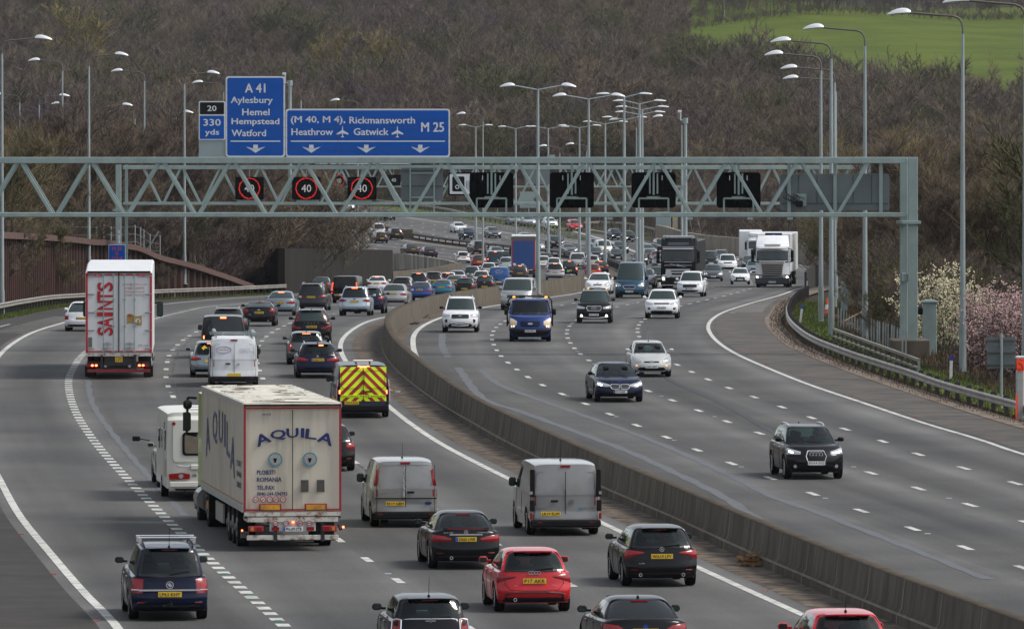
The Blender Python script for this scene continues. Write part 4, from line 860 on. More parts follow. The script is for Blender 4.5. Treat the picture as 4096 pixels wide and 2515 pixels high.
def cone(x, Y, lab, s=1):
    X = (x-XC)*Y/F; r = empty('traffic_cone', (X, Y, zside(Y, True))); tag(r, lab, 'traffic cone')
    b = MB(); b.box((0, 0, .03), (.5*s, .5*s, .06)); b.tube((0, 0, .06), (0, 0, .35*s), .2*s, .14*s, 12); b.tube((0, 0, .62*s), (0, 0, 1.0*s), .09*s, .03*s, 12); b.build('cone', CONEO, r, smooth=40)
    b = MB(); b.tube((0, 0, .35*s), (0, 0, .62*s), .143*s, .093*s, 12); b.build('white_band', MWH, r, smooth=40)
cone(3308, 428, 'orange and white traffic cone between the poles on the right verge'); cone(2628, 985, 'distant traffic cone at the start of the pale parapet wall')
r = rootat('equipment_cabinet', 3377, 0, 'pale grey cabinet with yellow label behind the lamp posts', 'cabinet', Y=440)
b = MB(); b.box((0, 0, .85), (.38, .4, 1.8), 0, .02); b.build('body', GALVP, r); b = MB(); b.box((0, -.205, .95), (.1, .01, .1)); b.build('label_plate', YPL, r)
r = rootat('equipment_cabinet', 2653, 0, 'pale blue box beyond the end of the pale parapet wall', 'cabinet', Y=1010)
b = MB(); b.box((0, 0, 2.4), (2.0, .8, 2.4), 0, .05); b.build('body', GREYL, r); b = MB(); b.box((1.6, -.1, 2.2), (.7, .3, 1.6)); b.box((1.6, -.1, 3.3), (.5, .3, .5)); b.build('door', mat('cabinet_mix', (.2,.2,.35), .7, col2=(.5,.4,.02), nscale=1.2), r)
# rubble bank and plank near the poles
b = MB(); rq = random.Random(5)
for i in range(60):
    t = rq.random(); x = 3300+t*130+rq.uniform(-8, 12); Y = 425-t*45; X = (x-XC)*Y/F; z = zside(Y, True); s_ = rq.uniform(.12, .3)
    b.box((X, Y+rq.uniform(-1, 1), z+rq.uniform(0, .25)), (s_, s_, s_*.6), 0, .03, None)
tag(b.build('rubble', mat('rubble', (.27,.14,.10), .95, noise=.3, nscale=2, col2=(.15,.1,.08))), 'reddish rubble heap along the foot of the palisade fence', 'rubble', kind='stuff')
X, Y = (3436-XC)*372/F, 372; b = MB(); b.box((0, 0, 0), (1.7, .12, .05)); o = b.build('plank', mat('plank', (.45,.3,.17), .8, noise=.3)); o.location = (X, Y, zside(Y, True)+1.15); o.rotation_euler = (0, -.45, .3); tag(o, 'loose wooden plank leaning across the rubble by the parapet', 'plank')
# debris by the barrier
def debris(x, y, label, cat, s_, m_, n, name='debris', rt=None, seed=1):
    X, Y = up(x, y, rt); z = zg(X, Y)+.01; rq = random.Random(seed); b = MB()
    for i in range(n):
        a = rq.uniform(0, 6.28); d = rq.uniform(0, 1)**.7; b.box((d*cos(a)*s_[0], d*sin(a)*s_[1], s_[2]*(1-d)*rq.uniform(.2, 1)), (rq.uniform(.2, 1)*s_[0]*.5, rq.uniform(.2, 1)*s_[1]*.5, .03), 0, 0, Matrix.Rotation(rq.uniform(-.5, .5), 4, 'Y'))
    o = b.build(name, m_); o.location = (X, Y, z); return tag(o, label, cat)
STRAW = mat('straw', (.30,.17,.08), .9, noise=.3, nscale=12)
debris(3010, 2262, 'brown clump of dead growth against the foot of the central barrier', 'debris', (.45, .25, .38), STRAW, 70, 'dead_weeds', False, 3)
debris(1650, 1298, 'small dark heap of litter on the central reserve by the white pickup', 'debris', (.45, .6, .08), BLK, 20, 'litter', True, 4)
debris(1690, 1272, 'smaller scraps of litter behind the dark heap on the reserve', 'debris', (.5, .8, .05), BLK, 12, 'litter', True, 5)
debris(1590, 1568, 'pale scrap lying beside the maintenance van on the reserve', 'debris', (.35, .2, .03), MWH, 4, 'litter', False, 6)
debris(3061, 2367, 'orange leaf-like scrap beside the edge line of the left carriageway', 'debris', (.1, .1, .02), CONEO, 3, 'litter', False, 7)
debris(80, 1242, 'white scraps of litter under the left crash barrier', 'debris', (.3, .4, .1), MWH, 9, 'litter', False, 8)
debris(3290, 1286, 'crumpled white litter on the grass by the lamp posts', 'debris', (.2, .4, .12), MWH, 7, 'litter', True, 9)
# ------------------------------------------------------------ vehicles
DECK = mat('cabin_dark', (.02, .02, .021), .8); SEATM = mat('seat_cloth', (.03, .03, .032), .9); UND = mat('underbody', (.010, .010, .010), .9); FRIT = mat('glass_edge', (.008,.009,.01), .15)
#        L    W    H    deck cowl hood | rear glass base, roof rear | screen base, roof front | roof ratio, wheel r, rear axle, front axle (fractions of L/2)
KIND = {
 'hatch':  (4.25,1.78,1.47,.96,.98,.76, .10,.50, 1.10,1.95, .70,.32,.60,.62),
 'small':  (3.75,1.68,1.45,.95,.98,.80, .08,.40, .90,1.65, .70,.30,.64,.64),
 'mini':   (3.75,1.68,1.41,.96,.98,.84, .14,.34, .98,1.45, .76,.31,.66,.68),
 'saloon': (4.65,1.80,1.43,1.02,.96,.72, .52,1.20, 1.25,2.15, .67,.33,.58,.64),
 'coupe':  (4.45,1.77,1.40,1.02,.96,.72, .42,1.15, 1.25,2.15, .66,.33,.58,.66),
 'lift':   (4.46,1.76,1.46,.98,.98,.74, .14,.75, 1.15,2.0, .68,.31,.60,.62),
 'estate': (4.52,1.82,1.43,.95,.95,.72, .12,.50, 1.30,2.15, .70,.33,.60,.66),
 'suv':    (4.50,1.86,1.67,1.10,1.08,.92, .10,.42, 1.05,1.75, .72,.36,.60,.62),
 'bigsuv': (4.85,1.96,1.80,1.15,1.15,1.02, .08,.35, 1.15,1.75, .75,.39,.60,.62),
 'mpv':    (4.65,1.83,1.68,1.02,1.08,.82, .08,.32, .78,1.65, .74,.33,.58,.62),
 'svan':   (4.42,1.84,1.86,1.06,1.12,.90, .05,.14, .78,1.55, .82,.33,.64,.64),
 'van':    (5.05,1.96,1.97,1.12,1.18,.98, .04,.12, .72,1.55, .86,.35,.62,.66),
 'hivan':  (5.05,1.98,2.38,1.15,1.22,1.0, .04,.14, .80,1.75, .80,.35,.62,.66),
}
def glass_parts():
    return
class Car:
    def __init__(s, kind, sx=1, **ov):
        s.kind = kind
        (s.L, s.W, s.Ht, s.zr, s.zc, s.zh, s.rb, s.rt, s.fb, s.ft, s.rr, s.wr, s.ra, s.fa) = KIND[kind]
        for k, v in ov.items(): setattr(s, k, v)
        s.W *= sx; s.zs = .22 if kind not in ('suv','bigsuv') else .27
        s.ya = -s.L/2*s.ra; s.yf = s.L/2*s.fa; s.van = kind in ('svan', 'van', 'hivan')
    def ztop(s, y):
        L2_ = s.L/2; a = -L2_+s.rb; b = L2_-s.fb
        if y <= a+.05: return s.zr-(.02 if not s.van else 0)*(1 if y < -L2_+.1 else 0)
        if y <= b: return s.zr+(s.zc-s.zr)*(y-a)/(b-a)
        t = (y-b)/(L2_-b); return s.zc+(s.zh-s.zc)*t**1.7
    def yend(s, w, front):
        if front: tab = ((0,.14),(.12,.05),(.3,0),(.5,.015),(.65,.05),(.82,.14),(1,.34 if not s.van else .22))
        elif s.van: tab = ((0,.06),(.1,.0),(.3,0),(.32,.03),(1,.05))
        elif s.kind in ('saloon', 'coupe'): tab = ((0,.12),(.12,.03),(.3,0),(.5,.01),(.56,.05),(.8,.07),(.93,.08),(1,.13))
        else: tab = ((0,.12),(.12,.03),(.3,0),(.48,.01),(.54,.06),(.8,.09),(1,.13))
        for i in range(len(tab)-1):
            if w <= tab[i+1][0]: return tab[i][1]+(tab[i+1][1]-tab[i][1])*(w-tab[i][0])/(tab[i+1][0]-tab[i][0])
        return tab[-1][1]
    def body(s, u, v, w):
        """u 0 rear..1 front, v 0 left..1 right, w 0 sill..1 top"""
        yr = -s.L/2+s.yend(w, False); yf = s.L/2-s.yend(w, True); y = yr+(yf-yr)*u; e = abs(2*v-1)
        cr, cf = (.10 if s.van else .2), .30
        if u < .14: y += cr*(e**3.5)*(1-u/.14)**2
        if u > .82: y -= cf*(e**2.6)*((u-.82)/.18)**2
        zt_ = s.ztop(y); z = s.zs+(zt_-s.zs)*w
        for ax in (s.ya, s.yf):
            q = (s.wr+.07)**2-(y-ax)**2
            if q > 0: z = max(z, min(zt_-.05, s.wr+sqrt(q)))
        hw = s.W/2*(1-.045*abs(2*u-1)**4)
        prof = ((0,.93),(.12,.965),(.4,.995),(.62,1),(.8,.985),(.92,.955),(1,.90))
        for i in range(6):
            if w <= prof[i+1][0]: f = prof[i][1]+(prof[i+1][1]-prof[i][1])*(w-prof[i][0])/(prof[i+1][0]-prof[i][0]); break
        else: f = prof[-1][1]
        if s.van: f = 1-.06*(1-w)*(w < .2)-.015*w
        z -= .035*e**5*(w > .97)
        return Vector(((2*v-1)*hw*f, y, z))
    def cabin(s, u, v, w):
        e = abs(2*v-1); yb = -s.L/2+s.rb; yt = -s.L/2+s.rt; fb = s.L/2-s.fb; ft = s.L/2-s.ft
        yr = yb+(yt-yb)*(w**1.15); yf = fb+(ft-fb)*(w**1.05); y = yr+(yf-yr)*u
        cr, cf = (.08 if s.van else .16), .22
        if u < .12: y += cr*(e**3)*(1-u/.12)**2
        if u > .86: y -= cf*(e**2.4)*((u-.86)/.14)**2
        zb = s.ztop(y)-.03; roof = s.Ht-.05*abs(2*u-1)**2.5-(.035*((1-u)/.15 < 1)*0)
        z = zb+(roof-zb)*w; z -= (.06 if not s.van else .05)*e**6*w**3
        hb = s.W/2*(.865 if not s.van else .985); ht = s.W/2*s.rr*(.95 if not s.van else 1)
        hw = hb+(ht-hb)*w**1.35; hw *= 1-.05*abs(2*u-1)**4
        return Vector(((2*v-1)*hw, y, z))
def shell(fn, us, vs, ws, cls):
    """surface of the parameter box; cls(face, a, b) names the piece each cell belongs to; a, b are cell centres"""
    P = {}
    def pt(i, j, k): return (i, j, k)
    out = {}
    nu, nv, nw = len(us)-1, len(vs)-1, len(ws)-1
    def add(key, q): out.setdefault(key, []).append(q)
    mid = lambda a, i: (a[i]+a[i+1])/2
    for j in range(nv):
        for k in range(nw):
            add(cls('rear', mid(vs, j), mid(ws, k)), [(0,j,k),(0,j+1,k),(0,j+1,k+1),(0,j,k+1)])
            add(cls('front', mid(vs, j), mid(ws, k)), [(nu,j,k),(nu,j,k+1),(nu,j+1,k+1),(nu,j+1,k)])
    for i in range(nu):
        for k in range(nw):
            add(cls('left', mid(us, i), mid(ws, k)), [(i,0,k),(i,0,k+1),(i+1,0,k+1),(i+1,0,k)])
            add(cls('right', mid(us, i), mid(ws, k)), [(i,nv,k),(i+1,nv,k),(i+1,nv,k+1),(i,nv,k+1)])
        for j in range(nv):
            add(cls('top', mid(us, i), mid(vs, j)), [(i,j,nw),(i,j+1,nw),(i+1,j+1,nw),(i+1,j,nw)])
            add(cls('bottom', mid(us, i), mid(vs, j)), [(i,j,0),(i+1,j,0),(i+1,j+1,0),(i,j+1,0)])
    def toMB(quads):
        mb = MB(); ids = {}
        for q in quads:
            idx = []
            for c in q:
                if c not in ids:
                    if c not in P: P[c] = fn(us[c[0]], vs[c[1]], ws[c[2]])
                    ids[c] = len(mb.v); mb.v.append(tuple(P[c]))
                idx.append(ids[c])
            mb.face(idx)
        return mb
    return {k: toMB(q) for k, q in out.items() if k}
def lin(a, b, n): return [a+(b-a)*i/n for i in range(n+1)]
def surf(car, cab, end, s_, z, off):
    """point on the rear (end=0) or front (end=1) face, s_ -1..1 across, beyond 1 round the corner onto the side; z is a height"""
    fn = car.cabin if cab else car.body; sg = 1 if s_ >= 0 else -1; a = abs(s_)
    def at(a_, w_):
        if a_ <= 1: return fn(end, .5+.5*sg*a_, w_)
        return fn((a_-1) if end == 0 else 1-(a_-1), .5+.5*sg, w_)
    p0 = at(a, .02); p1 = at(a, .98); w_ = .02+.96*(z-p0.z)/(p1.z-p0.z); w_ = min(max(w_, 0), 1)
    for _ in range(2):
        p = at(a, w_); w_ = min(max(w_+(z-p.z)/(p1.z-p0.z), 0), 1)
    p = at(a, w_); du = at(a+.03, w_)-at(a-.03 if a > .03 else a, w_); dw = at(a, min(1, w_+.04))-at(a, max(0, w_-.04)); n = du.cross(dw)
    if n.length < 1e-7: n = Vector((0, -1 if end == 0 else 1, 0))
    n.normalize()
    if n.dot(Vector((p.x, p.y*.9, 0))) < 0: n = -n
    return p+n*off
def patch(car, pts, end=0, cab=False, off=.012, side=0, n=3):
    """pts: list of (s, z bottom, z top); returns an MB; side 0 mirrors are made by the caller (sign of s)"""
    mb = MB(); rows = []; m = len(pts); fine = []
    for i in range(m-1):
        a, b_ = pts[i], pts[i+1]; q = max(1, int(abs(b_[0]-a[0])/.12))
        for k in range(q): t = k/q; fine.append(tuple(a[c]+(b_[c]-a[c])*t for c in range(3)))
    fine.append(pts[-1]); M_ = len(fine)
    for i, (s_, z0, z1) in enumerate(fine):
        col = []
        for k in range(n+3):
            if k == 0: zz, o = z0, -.004
            elif k == n+2: zz, o = z1, -.004
            else: t = (k-1)/n; e = min(.02, (z1-z0)*.2); zz = z0+e+(z1-z0-2*e)*t if z1-z0 > .02 else z0+(z1-z0)*(k/(n+2)); o = off
            if i in (0, M_-1): o = -.004 if k not in range(1, n+2) else off*.3
            col.append(surf(car, cab, end, s_, zz, o))
        rows.append(col)
    mb.grid(rows); return mb
def mirror_pts(pts): return [(-a, b_, c) for a, b_, c in pts]
WHEELS = {}
def wheel_parts(r, lod):
    key = (round(r, 2), lod)
    if key in WHEELS: return WHEELS[key]
    b = MB(); n = 24 if lod == 0 else 14; w_ = .22
    prof = [(r*.66, -w_/2), (r*.93, -w_/2), (r, -w_/2+.035), (r, w_/2-.035), (r*.93, w_/2), (r*.66, w_/2)]
    rows = [[(x, q*cos(2*pi*i/n), q*sin(2*pi*i/n)) for q, x in prof] for i in range(n+1)]; b.grid(rows)
    k = MB(); k.tube((-w_/2+.03, 0, 0), (w_/2-.03, 0, 0), r*.665, None, n); t1 = b
    rb = MB(); q = r*.64
    if lod == 0:
        for i in range(10):
            a = 2*pi*i/10; wd = .16
            for sx in (-1, 1):
                x = sx*(w_/2-.012); kk = len(rb.v)
                for aa, rr_ in ((a-wd, q), (a+wd, q), (a+wd*1.6, .05), (a-wd*1.6, .05)): rb.v.append((x, rr_*cos(aa), rr_*sin(aa)))
                rb.face((kk, kk+1, kk+2, kk+3))
    rows = [[(x, qq*cos(2*pi*i/n), qq*sin(2*pi*i/n)) for qq, x in ((q*1.03, -w_/2-.002), (q*.9, -w_/2-.006))] for i in range(n+1)]; rb.grid(rows)
    rows = [[(x, qq*cos(2*pi*i/n), qq*sin(2*pi*i/n)) for qq, x in ((q*.9, w_/2+.006), (q*1.03, w_/2+.002))] for i in range(n+1)]; rb.grid(rows)
    if lod: rb.tube((-w_/2-.0, 0, 0), (w_/2+.0, 0, 0), q*.55, None, 10)
    to = b.build('tyre', RUB, None, smooth=40); hub = k.build('hub', BLK, None); ro = rb.build('rim', RIM, None)
    me = (to.data, hub.data, ro.data)
    for o in (to, hub, ro): C.objects.unlink(o); bpy.data.objects.remove(o)
    WHEELS[key] = me; return me
def wheel(root, x, y, r, lod, rim=True, steel=False):
    t, h, q = wheel_parts(r, lod)
    o = bpy.data.objects.new('wheel', h); C.objects.link(o); o.parent = root; o.location = (x, y, r)
    a = bpy.data.objects.new('tyre', t); C.objects.link(a); a.parent = o
    if rim:
        c = bpy.data.objects.new('rim', q); C.objects.link(c); c.parent = o
    return o
def plate(root, car, text, end=0, z=.62, cab=False, y=None, w_=.52, h=.115, m=None, ink=INK, eu=False, twoline=False, x=0):
    p = surf(car, cab, end, 0, z, .02) if car else Vector((x, y, z)); sg = -1 if end == 0 else 1; yy = p.y+sg*.012
    b = MB(); b.box((x, yy, z), (w_, .012, h)); pm = m or (YPL if end == 0 else WPL); o = b.build('number_plate', pm, root)
    b = MB(); f = sg; e = .05 if eu else 0
    if twoline:
        a, c = text.split(' '); addtxt(b, a, x-w_*.4, x+w_*.4, z+.01, z+h*.42, yy+sg*.009, 0, f, .02); addtxt(b, c, x-w_*.4, x+w_*.4, z-h*.42, z-.01, yy+sg*.009, 0, f, .02)
    elif text: addtxt(b, text, x-w_*.44+e, x+w_*.44, z-h*.34, z+h*.34, yy+sg*.009, 0, f, .025)
    if b.v: b.build('lettering', ink, o)
    if eu:
        b = MB(); b.box((x+(-w_/2+.03)*(1 if end == 0 else -1), yy+sg*.004, z), (.055, .008, h-.006)); b.build('country_band', EUB, o)
    return o
def emblem(root, p, kind, end=0, s_=1.0, m=None):
    sg = -1 if end == 0 else 1; b = MB()
    def ring(cx, cz, r, t): b.ring(cx, cz, r-t, r, -.01, .01, 16)
    if kind == 'rings':
        for i in range(4): ring((i-1.5)*.058*s_, 0, .036*s_, .009*s_)
    elif kind == 'star':
        ring(0, 0, .05*s_, .009*s_)
        for a in (90, 210, 330):
            t = R(a); b.prism([(.047*s_*cos(t), .047*s_*sin(t)), (.009*s_*cos(t+1.57), .009*s_*sin(t+1.57)), (.009*s_*cos(t-1.57), .009*s_*sin(t-1.57))], -.008, .008)
    elif kind == 'round': ring(0, 0, .05*s_, .01*s_); b.prism([(-.035*s_, .012*s_), (.0, .03*s_), (.035*s_, -.012*s_), (0, -.03*s_)], -.008, .006)
    elif kind == 'oval': b.prism([(.075*s_*cos(2*pi*i/16), .032*s_*sin(2*pi*i/16)) for i in range(16)], -.01, .01)
    elif kind == 'wings': ring(0, 0, .028*s_, .008*s_); b.box((-.065*s_, 0, 0), (.075*s_, .012, .016*s_)); b.box((.065*s_, 0, 0), (.075*s_, .012, .016*s_))
    elif kind == 'diamonds':
        for a in (90, 210, 330):
            t = R(a); c = (.028*s_*cos(t), .028*s_*sin(t)); b.prism([(c[0]+.03*s_*cos(t), c[1]+.03*s_*sin(t)), (c[0]+.014*s_*cos(t+1.57), c[1]+.014*s_*sin(t+1.57)), (c[0]-.026*s_*cos(t), c[1]-.026*s_*sin(t)), (c[0]-.014*s_*cos(t+1.57), c[1]-.014*s_*sin(t+1.57))], -.008, .008)
    elif kind == 'disc': b.prism([(.042*s_*cos(2*pi*i/16), .042*s_*sin(2*pi*i/16)) for i in range(16)], -.01, .01)
    o = b.build('emblem', m or CHR, root); o.location = (p.x, p.y+sg*.012, p.z); return o
TAIL = {  # (cabin?, outline) ; outline runs inner to outer (s, z low, z high)
 'wrap': [(0, [(.50,.74,.80),(.70,.70,.85),(.98,.69,.88),(1.05,.74,.90)])],
 'wedge': [(0, [(.50,.80,.84),(.74,.74,.87),(1.0,.66,.90),(1.06,.74,.90)])],
 'split': [(0, [(.44,.70,.80),(.66,.68,.84),(.98,.68,.88),(1.06,.72,.88)])],
 'square': [(0, [(.70,.62,.94),(.98,.62,.95),(1.035,.66,.95)])],
 'round': [(0, [(.66,.76,.84),(.72,.70,.89),(.84,.68,.92),(.96,.70,.91),(1.02,.76,.86)])],
 'tall': [(0, [(.78,.60,.98),(1.0,.58,1.0),(1.03,.62,1.0)])],
 'miniv': [(0, [(.76,.66,.90),(.80,.60,.94),(.92,.58,.95),(.99,.64,.92)])],
 'suvw': [(0, [(.52,.86,.92),(.72,.82,.98),(.98,.80,1.02),(1.06,.88,1.04)])],
 'suvsq': [(0, [(.66,.82,1.0),(.98,.80,1.04),(1.05,.84,1.04)])],
 'pillar': [(0, [(.52,.74,.80),(.76,.73,.84),(.98,.74,1.06),(1.04,.8,1.06)]), (1, [(.80,1.10,1.50),(.93,1.08,1.50)])],
 'vanv': [(0, [(.89,.60,1.08),(1.005,.60,1.10),(1.03,.62,1.1)])],
 'vanhi': [(0, [(.87,.84,1.12),(1.005,.80,1.12),(1.04,.84,1.12)]), (1, [(.90,1.13,1.55),(1.0,1.13,1.62),(1.03,1.14,1.62)])],
 'vanlo': [(0, [(.85,.80,1.10),(1.005,.80,1.10),(1.03,.82,1.1)])],
 'bootw': [(0, [(.44,.76,.80),(.66,.72,.90),(.98,.70,.94),(1.07,.76,.94)])],
}
HEADL = {
 'std': [(.52,.62,.70),(.75,.60,.76),(.98,.62,.84),(1.05,.68,.86)], 'slim': [(.44,.60,.70),(.75,.60,.76),(.98,.62,.82),(1.06,.68,.82)],
 'big': [(.54,.60,.70),(.75,.58,.80),(.98,.60,.88),(1.06,.68,.90)], 'suv': [(.54,.78,.87),(.78,.77,.92),(.98,.78,.97),(1.05,.84,.98)],
 'sq': [(.60,.80,.93),(.85,.78,.95),(1.0,.79,.96),(1.04,.84,.96)], 'van': [(.60,.78,.90),(.80,.74,.98),(.99,.76,1.05),(1.04,.86,1.06)]}
NCAR = 0
def vehicle(kind, x, ref, col, label, cat='car', away=True, **o):
    """ref: ('g', y) wheel contact row, ('r', y) roof row, ('Y', metres)"""
    global NCAR; NCAR += 1
    ov = {k: o[k] for k in ('L','W','Ht','zr','zc','zh','rb','rt','fb','ft','rr','wr','ra','fa') if k in o}
    c = Car(kind, o.get('sx', 1), **ov); right = o.get('rt_side', not away)
    if ref[0] == 'g': X, Y = up(x, ref[1], right)
    elif ref[0] == 'r': X, Y = up(x, ref[1], right, c.Ht)
    else: Y = ref[1]; X = (x-XC)*Y/F
    lod = 0 if Y < 330 else (1 if Y < 700 else 2)
    f = o.get('curve', (lerpf(L2, L5, .6) if away else RB)); Yc = Y+ (1.2 if away else 1.5)
    t = tangent(f, Yc+1.5); hd = math.atan2(-t.x, t.y)+R(o.get('yaw', 0)); fw = Vector((-sin(hd), cos(hd), 0))
    # X is the middle of the face we see: shift the anchor to the body centre
    ctr = Vector((X, Y, 0))+fw*(-c.ya if away else c.yf)
    z = zside(Y+c.L/2, right)
    root = empty(o.get('name', cat.replace(' ', '_')), (ctr.x, ctr.y, z), hd if away else hd+pi)
    slope = (zside(Y+3.5, right)-zside(Y, right))/3.5; root.rotation_euler.x = math.atan(slope)*(1 if away else -1)
    root.location.z = (zside(Y, right)+zside(Y+2*abs(c.ya), right))/2
    tag(root, label, cat, o.get('group', 'vehicles heading away from the camera' if away else 'vehicles coming towards the camera'))
    pm = paint(col); end0 = 0 if away else 1
    nU = (22, 14, 10)[lod]; us = set(lin(0, 1, nU)+[.03, .07, .11, .86, .92, .96]); 
    for ax in (c.ya, c.yf):
        for k in range(-5, 6):
            u = (ax+(c.wr+.07)*sin(k*pi/10)+c.L/2-.1)/(c.L-.22); us.add(min(max(u, 0), 1))
    us = sorted(us); us = [u for i, u in enumerate(us) if i == 0 or u-us[i-1] > .004]
    vs = sorted(set([0, .03, .08, .15, .25, .38, .5, .62, .75, .85, .92, .97, 1])); ws = [0, .12, .3, .45, .54, .66, .8, .92, 1]
    a = -c.L/2+c.rb+.05; b_ = c.L/2-c.fb-.1
    def cls(fc, p, q):
        if fc == 'bottom': return 'under'
        if fc == 'top':
            y = -c.L/2+.13+p*(c.L-.3)
            if a+.1 < y < b_ and .05 < q < .95: return 'deck'
        return 'body'
    pr = shell(c.body, us, vs, ws, cls)
    # cabin
    rw = o.get('rearglass', not c.van); sg = o.get('sideglass', True)
    D = o.get('dpillar', .10)
    cu = sorted(set([0, .03, .06, .12, D, .30, .335, .50, .60, .635, .76, .86, .90, .925, .95, .98, 1])); cv = [0, .03, .065, .13, .2, .32, .5, .68, .8, .87, .935, .97, 1]; cw = [0, .05, .10, .3, .55, .78, .86, .94, 1]
    def cls2(fc, p, q):
        if fc == 'bottom': return None
        if fc == 'rear' and rw and .03 < p < .97 and q < .94: return 'rear_window' if .065 < p < .935 and .10 < q < .86 else 'window_sealR'
        if fc == 'front' and .03 < p < .97 and q < .94: return 'windscreen' if q > .05 else 'window_sealF'
        if fc in ('left', 'right') and sg:
            if .05 < q < .86:
                if D < p < .30 and not c.van and o.get('rearside', True): return 'side_window'+fc
                if .335 < p < .60 and (not c.van or o.get('midglass')): return 'side_window'+fc
                if .635 < p < .925: return 'side_window'+fc
                if D-.02 < p < .94 and not c.van: return 'pillar'
            return 'cab'
        return 'cab'
    pc = shell(c.cabin, cu, cv, cw, cls2)
    # join body and cabin
    bm_ = pr['body']
    if 'cab' in pc:
        k = len(bm_.v); bm_.v += pc['cab'].v
        for fq in pc['cab'].f: bm_.face([k+i for i in fq])
    if o.get('roofcol'): pass
    bm_.build('body', pm, root, smooth=42)
    if 'deck' in pr: pr['deck'].build('interior', DECK, root)
    und = MB(); und.box((0, 0, .42), (c.W-.34, c.L-.5, .4)); und.build('underbody', UND, root)
    gm = GL if lod == 0 else (GLM if not o.get('darkglass') else GLD)
    if o.get('darkglass') and lod == 0: gm = GLD
    for nm in ('rear_window', 'windscreen', 'side_windowleft', 'side_windowright'):
        if nm in pc: n2 = nm.replace('left', '').replace('right', ''); pc[nm].build(n2, gm if n2 != 'side_window' or lod == 0 else GLD, root, smooth=60)
    for q in 'RF':
        if 'window_seal'+q in pc: pc['window_seal'+q].build('window_seal', FRIT, root)
    if 'pillar' in pc: pc['pillar'].build('pillar_trim', FRIT, root)
    # wheels
    for wy in (c.ya, c.yf):
        for sx in (-1, 1): wheel(root, sx*(c.W/2-.13), wy, c.wr, min(lod, 1), rim=True)
    # mirrors
    my = c.L/2-c.fb-.42; mz = c.zc+.10; mw = .12 if not c.van else .14
    for sx in (-1, 1):
        b = MB(); b.box((sx*(c.W/2*(.93)+.12), my, mz), (.20, .11, .14 if not c.van else .24), 0, .04); b.box((sx*(c.W/2*.93-.0), my, mz-.03), (.12, .06, .05)); b.build('wing_mirror', pm if o.get('mirpaint', not c.van) else BLK, root, smooth=50)
        if away and lod == 0: b = MB(); b.box((sx*(c.W/2*(.93)+.12), my-.057, mz), (.15, .006, .1 if not c.van else .2)); b.build('mirror_glass', GLM, root)
    if not away:
        hs = o.get('head', 'van' if c.van else ('suv' if kind in ('suv', 'bigsuv') else 'std')); lit = o.get('lit', True)
        for sgn in (1, -1):
            pts = HEADL[hs]; pp = pts if sgn > 0 else mirror_pts(pts)
            ob = patch(c, pp, 1, n=2).build('headlamp', CLR, root, smooth=60)
            if lit:
                pin = [(s_, (z0+(z1-z0)*.2), z0+(z1-z0)*.72) for s_, z0, z1 in (pts[1:3] if len(pts) > 3 else pts[:2])]
                pin = [(pin[0][0]-.04, pin[0][1], pin[0][2]), (pin[0][0]+.16, pin[0][1], pin[0][2])] if o.get('litsmall', lod > 0) else [(pin[0][0]-.02, pin[0][1]-.0, pin[0][2]-.02), (pin[0][0]+.06, pin[0][1], pin[0][2]-.02)]+[(pin[1][0]-.1, pin[1][1]+.01, pin[1][2]-.03), (pin[1][0]-.02, pin[1][1]+.02, pin[1][2]-.03)]
                patch(c, pin if sgn > 0 else mirror_pts(pin), 1, off=.022, n=2).build('lit_bulb', LIT, ob)
        g_ = o.get('grille', (.42, .52, .70)); b = patch(c, [(-g_[0], g_[1]+.02, g_[2]-.02), (-g_[0]*.8, g_[1], g_[2]), (g_[0]*.8, g_[1], g_[2]), (g_[0], g_[1]+.02, g_[2]-.02)], 1, off=.01); go = b.build('grille', BLK, root, smooth=60)
        if lod < 2:
            b = MB(); nb = o.get('bars', 3)
            for k in range(nb):
                zz = g_[1]+(g_[2]-g_[1])*(k+.5)/nb; b.path([surf(c, False, 1, t_*g_[0]*.9, zz, .016) for t_ in (-1, -.5, 0, .5, 1)], .009, 4)
            if o.get('gframe'):
                q = [surf(c, False, 1, sx, zz, .018) for sx, zz in ((-g_[0]*.8, g_[2]), (0, g_[2]), (g_[0]*.8, g_[2]), (g_[0], (g_[1]+g_[2])/2+.04), (g_[0]*.72, g_[1]), (0, g_[1]), (-g_[0]*.72, g_[1]), (-g_[0], (g_[1]+g_[2])/2+.04), (-g_[0]*.8, g_[2]))]
                b.path(q, .013, 5)
            if o.get('vbars'):
                for k in range(13): t_ = (k/12-.5)*1.75*g_[0]; b.path([surf(c, False, 1, t_, g_[1]+.01, .016), surf(c, False, 1, t_, g_[2]-.01, .016)], .006, 4)
            b.build('chrome_trim', CHR, go)
        z1 = .46 if kind not in ('suv', 'bigsuv') else .50
        patch(c, [(-.72, .30, .38), (-.6, .27, z1-.04), (.6, .27, z1-.04), (.72, .30, .38)], 1, off=.008).build('lower_grille', BLK, root, smooth=60)
        if o.get('skid'): b = MB(); b.path([surf(c, False, 1, t_, .30+.10*abs(t_)**2, .02) for t_ in (-.85, -.6, -.3, 0, .3, .6, .85)], .03, 6); b.build('skid_trim', CHR if o['skid'] == 2 else mat('silver_trim', (.5,.5,.5), .4, .6), root)
        plate(root, c, o.get('plate', ''), 1, o.get('pz', .44 if kind not in ('suv', 'bigsuv', 'van') else .52), eu=o.get('eu', False))
        if o.get('fog'):
            for sx in (-1, 1): p = surf(c, False, 1, sx*.74, .42, .015); b = MB(); b.ring(p.x, p.z, .0, .055, p.y-.01, p.y+.012, 12); b.build('fog_lamp', {1: CLR, 2: LIT, 3: AMB}[o['fog']], root)
        if o.get('emb'): emblem(root, surf(c, False, 1, 0, o.get('ez', (g_[1]+g_[2])/2), .018), o['emb'], 1, o.get('es', 1.3), o.get('em'))
